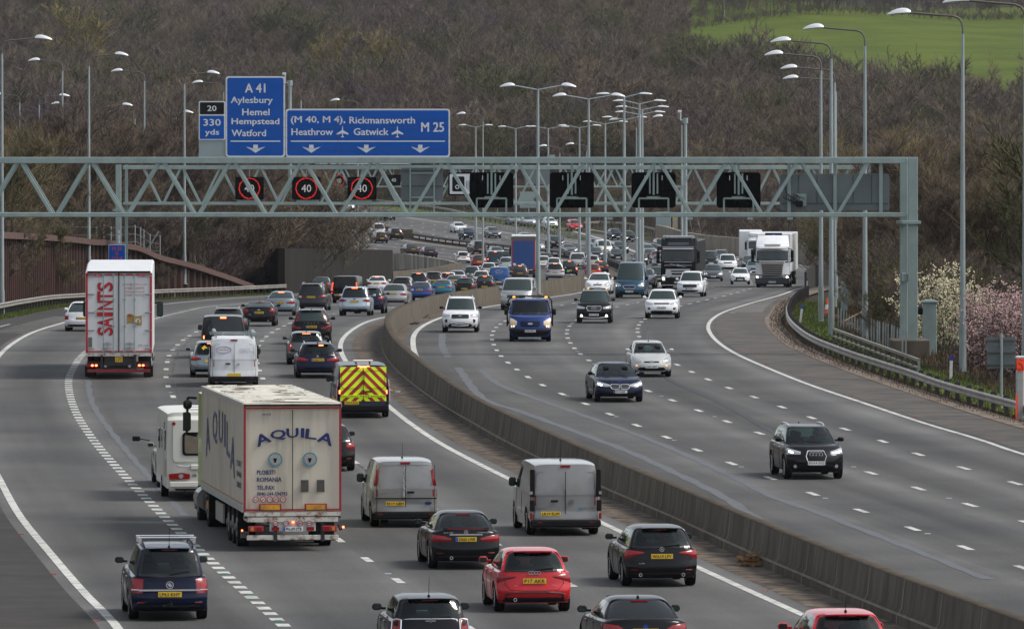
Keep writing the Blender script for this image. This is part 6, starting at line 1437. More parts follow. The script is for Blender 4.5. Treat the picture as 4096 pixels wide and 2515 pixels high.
V('hatch', 2372, ('r', 1055), 'red', 'bright red hatchback right behind the second central lamp post', Ht=1.47, plate='AO15 WXN', tail='wedge')
V('saloon', 2403, ('r', 1042), 'dgrey', 'dark saloon partly behind the red hatchback', Ht=1.44, brake=True)
V('svan', 2310, ('r', 1011), 'white', 'white small van with glazed back door in the far left queue', 'van', rearglass=True, Ht=1.80, tail='vanv', plate='KW63 GNU')
V('hatch', 2216, ('r', 1030), 'white', 'white hatchback with white roof spoiler between two lamp posts', Ht=1.5, W=1.75)
V('suv', 2368, ('r', 1020), 'offwhite', 'white crossover behind the second central lamp post', Ht=1.6, darkglass=True)
V('hatch', 2172, ('r', 1023), 'white', 'white hatchback peeking out right of the first central lamp post', Ht=1.46, plate='EX14 GVZ')
V('saloon', 2184, ('r', 1010), 'dgrey', 'dark car with pale roof just right of the first central lamp post', Ht=1.45)
V('hatch', 2024, ('r', 1028), 'paleblue', 'pale silver blue hatchback left of the blue curtain lorry', Ht=1.48, W=1.7)
V('hatch', 2043, ('r', 1027), 'silver', 'sliver of a silver hatchback tight against the blue curtain lorry', Ht=1.5, brake=False)
r, c = V('van', 1980, ('r', 1003), 'petrol', 'petrol blue van with dark back window and lit lamps left of the curtain lorry', 'van', rearglass=True, darkglass=True, Ht=1.9, tail='vanlo', brake=True)
V('hatch', 1917, ('r', 1018), 'darkred', 'dark red hatchback left of the petrol blue van', Ht=1.5, W=1.75)
V('saloon', 1988, ('r', 986), 'steel', 'grey car roof just above the petrol blue van', Ht=1.45)
V('hatch', 2030, ('r', 1004), 'dgrey', 'dark hatchback squeezed between petrol blue van and curtain lorry', Ht=1.46)
V('small', 1853, ('r', 1006), 'white', 'small white rounded hatchback alone right of the pale streaked wall', Ht=1.40, W=1.63, tail='wedge', plate='PY54 AUE', darkglass=True)
V('mpv', 1916, ('r', 963), 'dgrey', 'dark people carrier on the far carriageway beside the steel barrier', Ht=1.68, plate='WD13 ELC', darkglass=True)
V('saloon', 1720, ('r', 985), 'navy', 'dark blue saloon, right of the pair above the pale streaked wall', Ht=1.43, plate='EA14 NFX')
V('saloon', 1648, ('r', 974), 'dgrey', 'dark grey saloon, left of the pair above the pale streaked wall', Ht=1.45, plate='RV12 OEN')
V('mpv', 1513, ('r', 893), 'white', 'white people carrier furthest away on the left carriageway', Ht=1.72, darkglass=True, plate='LN06 XEF')
V('suv', 1584, ('r', 912), 'black', 'black crossover beside the white people carrier far away', Ht=1.6, darkglass=True, plate='YC14 PEU')
V('hatch', 1524, ('r', 928), 'black', 'dark hatchback just in front of the far white people carrier', Ht=1.48, darkglass=True, plate='GJ12 VWO')
# ---- right carriageway, oncoming
r, c = V('suv', 3250, ('g', 1913), 'black', 'black sport utility alone in the right foreground with framed silver grille', away=False, plate='EU14 ZCJ', grille=(.36, .46, .88), bars=0, vbars=True, gframe=True, emb='rings', ez=.78, es=1.7, rails=True, head='suv', fog=1, Ht=1.60, W=1.83, L=4.4, ant=(.1, .06), pz=.52)
driver(r, c, .36, .25, CL1, 'driver in red behind the windscreen of the foreground black sport utility')
r, c = V('saloon', 2472, ('g', 1606), 'navy', 'dark blue saloon with twin lit headlamps and double grille', away=False, plate='KW19 NWE', eu=True, grille=(.46, .50, .68), gframe=False, emb='round', ez=.76, es=.9, em=EUB, head='slim', W=1.87, L=4.94, Ht=1.46, pz=.42)
for sx in (-1, 1): b = MB(); b.path([surf(c, False, 1, sx*a, z, .02) for a, z in ((.04, .69), (.38, .69), (.42, .60), (.34, .51), (.06, .51), (.03, .6), (.04, .69))], .011, 5); b.build('grille_surround', CHR, r)
driver(r, c, .36, .2, CL2, 'driver in dark clothes in the dark blue saloon'); driver(r, c, -.36, .2, CL3, 'front passenger in the dark blue saloon')
r, c = V('hatch', 2602, ('g', 1506), 'offwhite', 'older silver white hatchback following the dark blue saloon', away=False, plate='CN51 AWT', grille=(.40, .60, .67), bars=0, head='big', lit=False, W=1.72, Ht=1.45, emb='oval', ez=.64, ant=(.9, .3), mirpaint=True)
for sx in (-1, 1): patch(c, [(sx*.72, .46, .51), (sx*.80, .46, .51)], 1, off=.015, n=1).build('indicator', AMB, r)
driver(r, c, .36, .15, CL2, 'driver of the older silver white hatchback')
r, c = V('suv', 2648, ('g', 1274), 'white', 'white coupe like sport utility with black roof glass, clear road around it', away=False, plate='K8 ANU', grille=(.50, .80, .90), bars=2, head='suv', W=1.90, Ht=1.62, rr=.70, litsmall=True, pz=.62)
for sx in (-1, 1): patch(c, [(sx*.70, .50, .62), (sx*.86, .50, .64)], 1, off=.014, n=1).build('air_intake', BLK, r)
r, c = V('bigsuv', 2377, ('g', 1292), 'black', 'black large sport utility with star in its chrome grille', away=False, plate='GR53 XWF', grille=(.46, .66, .92), bars=3, gframe=True, emb='star', ez=.80, es=2.6, head='suv', rails=True, fog=2, skid=2, W=1.93, Ht=1.77, pz=.46)
r, c = V('bigsuv', 1842, ('g', 1329), 'white', 'white pickup truck with black grille and roof rails beside the reserve', 'pickup', away=False, plate='KO68 OYJ', grille=(.50, .72, .94), bars=2, emb='round', ez=.86, es=1.7, head='sq', rails=True, W=1.86, Ht=1.80, L=5.2, mirpaint=False, pz=.50, rb=1.5, rt=1.9, zr=1.1)
b = MB(); b.path([surf(c, False, 1, t_, .36+.05*abs(t_), .015) for t_ in (-.5, 0, .5)], .03, 6); b.build('skid_trim', CHR, r)
for sx in (-1, 1): p = surf(c, False, 1, sx*.78, .60, .01); b = MB(); b.ring(p.x, p.z, 0, .085, p.y-.02, p.y+.01, 14); b.build('fog_recess', BLK, r)
r, c = V('van', 2068, ('g', 1240), 'silver', 'silver passenger van with star badge behind the blue flatbed', 'van', away=False, plate='', grille=(.58, .70, .92), bars=3, emb='star', ez=.80, es=2.8, head='van', W=1.93, Ht=1.91, lit=False, mirpaint=True)
for sx in (-1, 1): patch(c, [(sx*.84, .80, .92), (sx*.92, .82, .94)], 1, off=.02, n=1).build('indicator', AMB, r)
r, c = V('hatch', 2393, ('g', 1177), 'white', 'white hatchback with amber fog lamps left of the tall blue van', away=False, plate='JD16 HXY', grille=(.36, .62, .72), bars=0, head='big', lit=False, W=1.78, Ht=1.47, fog=3, emb='oval', ez=.78, es=.8)
r, c = V('hivan', 2521, ('g', 1192), 'petrol', 'tall roofed dark blue van with one amber indicator lit', 'van', away=False, plate='KS69 XNE', grille=(.46, .62, .84), bars=2, gframe=True, emb='oval', ez=.78, es=1.6, em=EUB, head='van', mirpaint=False)
patch(c, [(-.97, .80, .90), (-.82, .80, .90)], 1, off=.026, n=1).build('indicator', AMB, r)
r, c = V('suv', 2762, ('g', 1187), 'white', 'white crossover with black beak grille right of the tall blue van', away=False, plate='RY67 JMU', eu=True, grille=(.55, .62, .86), bars=2, emb='diamonds', ez=.86, es=1.6, head='suv', W=1.80, Ht=1.71, rails=False, skid=1, pz=.56)
V('suv', 2633, ('g', 1139), 'dgrey', 'dark brown crossover with framed grille left of the black lorry', away=False, plate='WL62 WOD', grille=(.34, .48, .84), bars=0, gframe=True, emb='rings', ez=.76, es=1.6, head='suv', Ht=1.6)
V('saloon', 2572, ('g', 1152), 'silver', 'silver car almost hidden behind the tall blue van', away=False, lit=False)
V('hatch', 2852, ('g', 1125), 'grey', 'grey hatchback with lit lamps just right of the black lorry', away=False, plate='NU65 KYY', eu=True, grille=(.42, .56, .74), head='big', Ht=1.56, W=1.83)
V('bigsuv', 2911, ('g', 1086), 'white', 'white off roader with black lower bumper behind the grey hatchback', away=False, grille=(.48, .84, .98), bars=2, head='suv', lit=True, W=2.0, Ht=1.80)
V('bigsuv', 2844, ('r', 1003), 'dgrey', 'dark off roader immediately right of the black lorry trailer', away=False, grille=(.5, .84, 1.0), head='suv', Ht=1.85)
V('estate', 2890, ('r', 999), 'grey', 'grey estate roof behind the dark off roader', away=False, rails=True, Ht=1.5)
V('small', 2961, ('g', 1138), 'white', 'white small hatchback with black grille and vertical lit lamps', away=False, plate='EA64 HOH', grille=(.50, .42, .66), bars=0, head='big', lit=False, W=1.71, Ht=1.46, emb='diamonds', ez=.72)
r, c = bpy.context.scene.objects[-1], None
V('small', 3016, ('r', 1040), 'steel', 'small dark blue car squeezed behind the white lorry front', away=False, W=1.63, Ht=1.49, lit=False)
V('hatch', 3000, ('r', 1022), 'dgrey', 'dark car roof behind the small white hatchback', away=False, lit=False)
V('suv', 2229, ('g', 994), 'black', 'black crossover alone between two poles on the far right carriageway', away=False, plate='ND13 KAW', grille=(.4, .7, .95), emb='round', ez=.86, es=2.5, Ht=1.6, lit=False, W=1.78)
V('saloon', 2282, ('g', 1020), 'grey', 'grey convertible with lit lamps right of the first central lamp post', away=False, Ht=1.38, grille=(.4, .5, .66))
V('hatch', 2150, ('g', 1006), 'silver', 'silver car with one lit lamp peeping right of the curtain lorry', away=False)
V('hatch', 2110, ('r', 931), 'steel', 'grey car roof just above the blue curtain lorry', away=False, lit=False)
V('hatch', 1978, ('g', 952), 'grey', 'grey hatchback with lit lamps above the curtain lorry, left', away=False, plate='AK63 YKM')
V('saloon', 1842, ('g', 931), 'white', 'white saloon beside the thin pole on the far right carriageway', away=False, lit=False)
V('mpv', 1879, ('g', 959), 'navy', 'purple blue people carrier in front of the far white saloon', away=False, plate='HV07 XDM', Ht=1.58, L=4.3)
V('hatch', 1556, ('g', 881), 'black', 'dark car passing under the bottom beam of the near gantry', away=False, lit=False)
V('saloon', 1395, ('g', 842), 'white', 'furthest white car seen through the gantry lattice', away=False)
V('saloon', 2384, ('g', 1037), 'dgrey', 'dark saloon with lit lamp behind the second central lamp post', away=False)
r, c = V('svan', 2420, ('g', 1020), 'white', 'white van with orange bonnet stripe behind a central lamp post', 'van', away=False, head='van')
patch(c, [(-.35, .80, .92), (.35, .80, .92)], 1, off=.02, n=1).build('orange_stripe', AMB, r)
V('hatch', 2392, ('r', 954), 'steel', 'dark roof of a hatchback behind the white orange striped van', away=False, lit=False)
V('saloon', 2470, ('g', 1044), 'black', 'black saloon with blank dark grille right of the white orange striped van', away=False, grille=(.34, .44, .74), bars=0)
V('hatch', 2486, ('g', 1013), 'dgrey', 'brown hatchback behind the black saloon', away=False)
V('small', 2469, ('g', 960), 'navy', 'small dark blue hatchback with one lit lamp on the far merge', away=False, Ht=1.5)
V('small', 2526, ('g', 969), 'black', 'small black hatchback on the far merge, right of the dark blue one', away=False, plate='W3 PSB', Ht=1.5)
r, c = V('mpv', 2304, ('g', 925), 'red', 'red people carrier on the far slip road beside the grass', away=False, L=4.2, Ht=1.6, W=1.73)
V('hatch', 2560, ('g', 1061), 'dgrey', 'dark hatchback behind the pair of brown poles', away=False, lit=False)
V('saloon', 2598, ('r', 977), 'steel', 'grey roof of a saloon right of the pair of brown poles', away=False, lit=False)
V('saloon', 2604, ('r', 996), 'dgrey', 'dark saloon bonnet left of the black lorry', away=False, lit=False)
V('hatch', 2632, ('r', 1003), 'darkred', 'maroon hatchback partly behind the black lorry', away=False, lit=False)
V('hatch', 2640, ('r', 1019), 'grey', 'grey hatchback with lit lamp just left of the black lorry', away=False)
V('suv', 2655, ('r', 955), 'dgrey', 'dark sport utility edge behind the top of the black lorry', away=False, lit=False)
for i, (x, y, cc, lab) in enumerate(((2062, 900, 'steel', 'silver grey car on the far slip road behind the steel barrier'), (2119, 905, 'paleblue', 'pale blue car on the far slip road left of the white one'), (2206, 912, 'white', 'white car on the far slip road left of the red people carrier'))):
    V('hatch', x, ('g', y), cc, lab, away=False, lit=False)
# ---- the blue flatbed recovery truck
X, Y = up(2121, 1366, True); t = tangent(RB, Y+2); hd = math.atan2(-t.x, t.y)+pi; z = zside(Y, True)
r = empty('flatbed_truck', (X+t.x*1.0, Y+t.y*1.0, z), hd); tag(r, 'blue flatbed truck with amber roof lights and twin mirrors by the reserve', 'truck', 'vehicles coming towards the camera')
c = Car('van', 1, W=2.06, Ht=2.05, L=2.9, rb=.1, rt=.2, fb=.72, ft=1.5, zr=1.25, zc=1.3, zh=1.08, rr=.86, wr=.35, ra=-.5, fa=.52)
c.ya = -9; c.yf = .62
us = sorted(set(lin(0, 1, 14)+[.03, .07, .11, .86, .92, .96]+[min(1, max(0, (c.yf+.42*sin(k*pi/10)+c.L/2-.1)/(c.L-.22))) for k in range(-5, 6)])); us = [u for i, u in enumerate(us) if i == 0 or u-us[i-1] > .004]
pr = shell(c.body, us, [0,.03,.08,.15,.25,.38,.5,.62,.75,.85,.92,.97,1], [0,.12,.3,.45,.54,.66,.8,.92,1], lambda f_, p, q: None if f_ == 'bottom' else 'body')
pc = shell(c.cabin, [0,.03,.1,.2,.45,.5,.62,.8,.9,.95,1], [0,.03,.065,.13,.3,.5,.7,.87,.935,.97,1], [0,.05,.1,.3,.55,.78,.86,.94,1], lambda f_, p, q: 'windscreen' if f_ == 'front' and .03 < p < .97 and .05 < q < .94 else 'side_window'+f_ if f_ in ('left', 'right') and .45 < p < .93 and .05 < q < .86 else None if f_ == 'bottom' else 'cab')
k = len(pr['body'].v); pr['body'].v += pc['cab'].v
for fq in pc['cab'].f: pr['body'].face([k+i for i in fq])
pr['body'].build('body', paint('midblue'), r, smooth=42); pc['windscreen'].build('windscreen', GL, r, smooth=60); [pc['side_window'+q].build('side_window', GLD, r) for q in ('left', 'right')]
for sgn in (1, -1):
    pts = [(.66, .82, 1.0), (.84, .66, 1.10), (.97, .64, 1.14), (1.02, .7, 1.14)]; pts = pts if sgn > 0 else mirror_pts(pts); ob = patch(c, pts, 1, n=2).build('headlamp', mat('warm_lens', (.7,.55,.38), .2, coat=1), r, smooth=60)
    pin = [(sgn*.80, .70, .80), (sgn*.92, .70, .80)]; patch(c, pin, 1, off=.025, n=2).build('lit_bulb', mat('warm_lit', (1,.8,.5), .3, emit=(1,.7,.35), estr=5), ob)
go = patch(c, [(-.50, .80, .98), (-.4, .72, 1.0), (.4, .72, 1.0), (.50, .80, .98)], 1, off=.01).build('grille', BLK, r); b = MB()
for zz in (.80, .9): b.path([surf(c, False, 1, t_, zz, .018) for t_ in (-.4, 0, .4)], .02, 5)
b.build('grille_bar', paint('midblue'), go); emblem(r, surf(c, False, 1, 0, .86, .03), 'oval', 1, 1.7)
patch(c, [(-1.0, .34, .62), (-.6, .30, .62), (.6, .30, .62), (1.0, .34, .62)], 1, off=.03).build('bumper', BLK, r, smooth=60); plate(r, c, 'RF08 RKU', 1, .52)
for sx in (-1, 1): 
    wheel(r, sx*(c.W/2-.14), c.yf, .35, 0); wheel(r, sx*.86, -2.4, .35, 0); wheel(r, sx*.66, -2.4, .35, 0)
    b = MB(); b.box((sx*1.16, .45, 1.42), (.18, .12, .30), 0, .04); b.box((sx*1.05, .42, 1.4), (.2, .05, .05)); b.build('wing_mirror', BLK, r, smooth=50)
    b = MB(); b.path([(sx*.90, -1.0, 2.12), (sx*1.05, -1.0, 1.95), (sx*1.10, -1.0, 1.2), (sx*1.10, -1.0, .7)], .035, 6); b.build('light_frame', BLK, r)
b = MB(); b.path([(-.9, -1.0, 2.12), (0, -1.0, 2.16), (.9, -1.0, 2.12)], .035, 6); b.build('light_frame', BLK, r)
for xx in (-.78, .78): b = MB(); b.box((xx, -.6, 2.12), (.14, .1, .07), 0, .02); b.build('roof_light', AMB, r)
b = MB(); b.box((0, -2.9, .86), (2.12, 3.6, .14)); b.box((0, -2.6, .6), (.9, 4.2, .25)); b.build('flatbed', BLK, r)
b = MB(); b.box((0, -.1, .62), (1.9, 2.3, .3)); b.build('underbody', UND, r)
for sx in (-.42, .45): driver(r, c, sx, -.05, CL2 if sx < 0 else CL3, ['passenger in the cab of the blue flatbed truck', 'driver at the wheel of the blue flatbed truck'][sx > 0])
b = MB(); rq = random.Random(1)
for i in range(9): b.box((-.75+.18*i, c.L/2-1.05+rq.uniform(-.05, .05), 1.36), (.2, .16, .03), 0, 0, Matrix.Rotation(0, 4, 'X'))
b.build('dashboard_papers', mat('paper', (.6,.65,.62), .8), r)
# ---- lorries
def boxfn(W_, L_, z0, z1, rake=.05, cr=.16, top=.0, wt=1.0, y0=0):
    def fn(u, v, w):
        e = abs(2*v-1); y = y0-L_+L_*u
        if u > .8: y -= (cr*e**4+rake*w**2)*((u-.8)/.2)**2
        z = z0+(z1-z0)*w-(.05*e**6+top*((u-.6)/.4)**2*(u > .6))*w**6; return Vector(((2*v-1)*W_/2*(1+(wt-1)*w**2), y, z))
    return fn
def axle(root, y, r_=.5, twin=False, W_=2.5, nm='wheel'):
    for sx in (-1, 1):
        for d in ((0, .3) if twin else (0,)):
            b = MB(); x = sx*(W_/2-.17-d); n = 20
            b.tube((x-.14, y, r_), (x+.14, y, r_), r_, None, n); o = b.build(nm, RUB, root, smooth=40)
            if d == 0: b = MB(); b.tube((x+sx*.12, y, r_), (x+sx*.15, y, r_), r_*.56, r_*.5, 14); b.tube((x+sx*.14, y, r_), (x+sx*.2, y, r_), r_*.2, None, 10); b.build('hub', mat('wheel_hub', (.25,.25,.24), .5, .5), o)
def place_truck(x, ref, away, h=0, curve=None):
    X, Y = up(x, ref[1], not away, 0) if ref[0] == 'g' else ((x-XC)*ref[1]/F, ref[1]); t = tangent(curve or (lerpf(L2, L5, .2) if away else RB), Y+6); return X, Y, math.atan2(-t.x, t.y), t
# cream lorry: y=0 is the back of the trailer, +y forward
X, Y, hd, t = place_truck(1152, ('g', 2189), True, curve=L3); X -= t.x*1.6; Y -= t.y*1.6; hd += R(1.1)
r = empty('articulated_lorry', (X, Y, zside(Y, False)), hd); tag(r, 'cream box lorry lettered AQUILA on its doors with a lime green cab', 'lorry', 'vehicles heading away from the camera')
CREAM = mat('trailer_cream', (.60,.545,.44), .5, nscale=1.3, stretch=(2.2,.8,.22), col2=(.42,.36,.27), ramp=(.30,.52)); CREAMR = mat('trailer_roof', (.72,.69,.60), .55, noise=.3, nscale=2.6, col2=(.10,.07,.045), stretch=(.5,1.6,1), ramp=(.44,.475))
RUSTY = mat('rusty_white', (.55,.53,.48), .6, noise=.3, nscale=5, col2=(.18,.075,.03), ramp=(.36,.52)); REDF = mat('red_frame', (.33,.02,.03), .5, noise=.3, nscale=4); DGR = mat('chassis', (.02,.02,.022), .7, noise=.3)
qx = lambda a: (a-1030)/218; qz = lambda a: (1072-a)/218
Wt, zb_, zt_ = 2.55, 1.0, 3.83
b = MB(); b.box((0, 6.8, (zb_+zt_)/2), (Wt, 13.5, zt_-zb_), 0, .03); b.build('box_body', CREAM, r)
b = MB(); rows = [[(-Wt/2+.06, yy, zt_+.006), (0, yy, zt_+.03), (Wt/2-.06, yy, zt_+.006)] for yy in lin(.15, 13.4, 30)]; b.grid(rows); b.build('roof_panel', CREAMR, r)
b = MB()
for i in range(12): b.box((0, .7+i*1.1, zt_+.035), (Wt-.2, .04, .02))
b.build('roof_rib', CREAMR, r)
b = MB(); b.box((-Wt/2-.004, 6.8, zt_-.06), (.02, 13.5, .12)); b.box((Wt/2+.004, 6.8, zt_-.06), (.02, 13.5, .12)); b.build('top_rail', mat('rail_white', (.55,.53,.47), .5, noise=.2), r)
b = MB(); b.box((-Wt/2-.006, 6.8, zb_+.08), (.02, 13.5, .16)); b.build('side_skirt_rail', mat('rail_grey', (.5,.5,.47), .5, noise=.2), r); b = MB(); b.box((-Wt/2-.009, 6.8, zb_+.22), (.012, 13.3, .035)); b.build('side_stripe', mat('tan_stripe', (.4,.25,.13), .6), r)
b = MB()
for xx in (-1.24, 1.24): b.box((xx, -.02, (zb_+zt_)/2), (.055, .05, zt_-zb_-.05))
b.box((0, -.02, zt_-.13), (2.43, .05, .045)); b.box((0, -.02, zb_+.07), (2.43, .05, .045)); b.build('door_frame', REDF, r)
b = MB(); b.box((0, -.025, zt_-.06), (2.5, .06, .06)); b.box((0, -.03, (zb_+zt_)/2-.05), (.02, .03, zt_-zb_-.25))
for xx in (-.7, -.05, .1, .75): b.box((xx, -.05, zt_-.05), (.28, .05, .05))
b.build('door_seal', mat('seal_dark', (.035,.03,.028), .7, noise=.4, nscale=8), r)
NAVY = mat('lorry_navy', (.008,.02,.12), .5)
b = MB()
for ch, cx, cz, w_, h_, a in (('A', 861, 440, 80, 60, -22), ('Q', 949, 417, 84, 56, -8), ('U', 1030, 406, 64, 52, -2), ('I', 1087, 406, 14, 52, 2), ('L', 1136, 413, 60, 54, 7), ('A', 1219, 438, 84, 60, 20)):
    M_ = Matrix.Translation((qx(cx), -.012, qz(cz))) @ Matrix.Rotation(R(a), 4, 'Y'); addtxt(b, ch, -w_/436, w_/436, -h_/436, h_/436, 0, 0, -1, .085, 0, M_)
for s_, a0, a1, c0, c1 in (('PLOIESTI', 829, 932, 615, 639), ('ROMANIA', 829, 968, 655, 680), ('TEL./FAX:', 829, 930, 701, 725), ('0040-244-594793', 829, 1000, 738, 758)): addtxt(b, s_, qx(a0), qx(a1), qz(c1), qz(c0), -.012, 0, -1, .06)
for xx, zz in ((846, 300),): addtxt(b, 'KRONE', qx(858), qx(907), qz(306), qz(295), -.012, 0, -1, .03)
b.build('lettering', NAVY, r)
CY1 = mat('badge_cyan', (.085,.27,.34), .5, noise=.2, nscale=9); 
for cx in (932, 1128):
    o = MB(); o.ring(qx(cx), qz(556), .15, .188, -.014, -.004, 28); o = o.build('round_badge', CY1, r); b = MB(); b.ring(qx(cx), qz(558), 0, .125, -.012, -.004, 20); b.build('badge_field', mat('badge_grey', (.32,.33,.32), .5), o)
    b = MB(); b.prism([(qx(cx)-.05, qz(548)), (qx(cx)+.05, qz(548)), (qx(cx)+.02, qz(572)), (qx(cx)-.02, qz(572))], -.018, -.013); b.build('badge_mark', BLK, o)
for cx in (1099, 1189): b = MB(); b.box((qx(cx), -.018, qz(705)), (.2, .02, .31)); b.build('rear_plate', mat('dull_panel', (.075,.07,.062), .6, noise=.3, nscale=6), r)
for s_, cx, cz, q in (('50', 822, 779, 1), ('60', 864, 779, 1), ('70', 901, 779, 1), ('80', 935, 779, 1), ('90', 977, 779, 1), ('50', 932, 914, .9), ('70', 992, 914, .9), ('80', 1071, 914, .9), ('90', 1124, 914, .9)):
    yy = -.014 if cz < 800 else -.11; b = MB(); b.ring(qx(cx), qz(cz), 0, .062*q, yy, yy+.006, 18); o = b.build('speed_disc', WPL, r); b = MB(); b.ring(qx(cx), qz(cz), .058*q, .078*q, yy-.004, yy+.004, 18); b.build('disc_ring', RC_, o); b = MB(); addtxt(b, s_, qx(cx)-.038, qx(cx)+.038, qz(cz)-.028, qz(cz)+.028, yy-.006, 0, -1, .02); b.build('lettering', INK, o)
for cx in (903, 1161): b = MB(); b.box((qx(cx), -.035, qz(824)), (.58, .02, .18)); o = b.build('reflector_board', REDF, r); b = MB(); b.box((qx(cx), -.05, qz(824)), (.50, .02, .13)); b.build('amber_field', mat('amber_board', (.75,.36,.02), .5, noise=.3, nscale=3, col2=(.3,.12,.03)), o)
b = MB(); b.box((0, .03, .96), (2.5, .2, .1)); b.box((0, .5, .82), (2.35, 1.2, .12)); b.build('rear_crossmember', RUSTY, r)
b = MB(); b.box((0, .0, .88), (2.5, .12, .06)); b.box((-.45, -.02, .55), (.1, .12, .6)); b.box((.78, -.02, .55), (.1, .12, .6)); b.box((0, 6, .75), (1.0, 12, .22)); b.build('chassis_frame', DGR, r)
b = MB(); b.box((qx(1030), -.04, qz(932)), (1.2, .06, .25), 0, .01); b.build('lamp_board', mat('board_white', (.5,.49,.46), .5, noise=.2, nscale=5), r); 
for cx in (822, 1238):
    b = MB(); b.box((qx(cx), -.05, qz(945)), (.39, .1, .15), 0, .02); o = b.build('tail_lamp', REDF, r); b = MB(); b.box((qx(cx)-.1*(1 if cx < 1000 else -1), -.105, qz(945)), (.08, .01, .1)); b.build('indicator', mat('amber_lens', (.6,.2,.02), .3), o); b = MB(); b.box((qx(cx)+.08*(1 if cx < 1000 else -1), -.105, qz(945)), (.14, .01, .1)); b.build('red_field', RED, o)
for cx in (932, 1130): b = MB(); b.box((qx(cx), -.08, qz(945)), (.19, .015, .09)); b.build('reflector', RED, r)
plate(r, None, 'PH-09-STB', 0, qz(946), y=-.085, w_=.52, h=.115, m=WPL, eu=True, x=qx(1031))
b = MB(); b.box((qx(1030), -.02, qz(995)), (2.38, .1, .13), 0, .015); b.build('underrun_bar', RUSTY, r)
b = MB(); b.box((qx(745), .0, qz(954)), (.04, .04, .04), 0); b.box((qx(1318), .0, qz(938)), (.05, .05, .05)); b.box((qx(1032), -.1, qz(908)), (.06, .03, .04)); b.build('marker_lamp', BRK, r)
b = MB(); b.path([(qx(1290), .05, qz(925)), (qx(1300), .02, qz(955)), (qx(1316), 0, qz(940))], .02, 5); b.build('marker_stalk', BLK, r)
for sx in (-1, 1): b = MB(); b.box((sx*1.03, 1.9, .42), (.48, .02, .5)); o = b.build('mud_flap', BLK, r)
b = MB(); b.box((-1.08, 1.88, .33), (.22, .01, .16)); b.build('flap_panel', mat('flap_cream', (.35,.32,.26), .7), r); b = MB(); addtxt(b, 'TIP', -1.17, -.99, .27, .38, 1.872, 0, -1, .03); b.build('flap_lettering', INK, r)
for yy in (2.6, 3.9, 5.2): axle(r, yy, .5)
# side lettering, on the left flank
b = MB(); M_ = Matrix(((0,-1,0,-Wt/2-.012),(-1,0,0,0),(0,0,1,0),(0,0,0,1)))
for i, (ch, c0, w_, zz, h_, a) in enumerate((('A', 11.3, 1.35, 2.55, .95, 10), ('Q', 8.9, 1.5, 2.85, .9, 5), ('U', 7.0, 1.3, 2.95, .85, 0), ('I', 5.7, .35, 2.9, .85, -2), ('L', 4.6, 1.0, 2.7, .85, -5), ('A', 3.2, 1.35, 2.35, .95, -10))):
    MM = Matrix.Translation((-Wt/2-.012, c0, zz)) @ Matrix.Rotation(R(-90), 4, 'Z') @ Matrix.Rotation(R(-a), 4, 'Y'); addtxt(b, ch, -w_/2, w_/2, -h_/2, h_/2, 0, 0, -1, .035, 0, MM)
MM = Matrix.Translation((-Wt/2-.012, 1.2, 0)) @ Matrix.Rotation(R(-90), 4, 'Z')
for i, s_ in enumerate(('PLOIESTI', 'ROMANIA', 'TRANSPORT')): addtxt(b, s_, -.7, .7, 2.15-i*.28, 2.30-i*.28, 0, 0, -1, .01, 0, MM)
b.build('side_lettering', mat('faded_navy', (.10,.12,.22), .6), r)
b = MB(); b.box((-1.2, 8.2, .62), (.05, 2.4, .5)); b.build('side_guard', mat('guard_pale', (.4,.38,.33), .6, noise=.2), r)
# lime tractor
LIME = paint('lime'); fn_ = boxfn(2.46, 2.3, .9, 3.6, .1, .15, 0, 1, 16.6); fn = lambda u, v, w: fn_(u, v, w)+Vector((.09, 0, 0))
pr = shell(fn, [0,.1,.3,.5,.75,.85,.92,1], [0,.05,.2,.5,.8,.95,1], [0,.3,.5,.8,1], lambda f_, p, q: 'cab')
pr['cab'].build('cab', LIME, r, smooth=40); b = MB(); b.box((.1, 15.2, 3.60), (2.3, 2.0, .3), 0, .1); b.build('air_deflector', LIME, r)
b = MB(); b.box((0, 14.0, .8), (1.1, 5, .3)); b.box((-1.1, 12.9, .65), (.3, 1.5, .55), 0, .1); b.box((0, 16.2, .55), (2.45, .8, .5)); b.build('chassis_frame', DGR, r)
b = MB(); b.tube((-1.12, 13.2, .72), (-1.12, 14.4, .72), .32, None, 14); b.build('fuel_tank', mat('tank', (.32,.32,.30), .35, .8), r); b = MB(); b.box((-1.24, 11.9, .62), (.02, .5, .2)); b.build('marker_board', mat('marker_board', (.7,.25,.02), .5), r)
axle(r, 15.4, .5); axle(r, 12.0, .5, True)
for sx in (-1, 1):
    b = MB(); b.box((sx*1.48, 16.1, 2.75), (.22, .14, .54), 0, .06); b.box((sx*1.46, 16.15, 3.22), (.24, .14, .24), 0, .05); b.path([(sx*1.2, 16.2, 3.4), (sx*1.45, 16.2, 3.42), (sx*1.48, 16.15, 2.4), (sx*1.2, 16.2, 2.35)], .035, 6); b.build('mirror', BLK, r, smooth=50)
    b = MB(); b.box((sx*1.50, 16.02, 2.75), (.2, .01, .52)); b.build('mirror_glass', GLM, r)
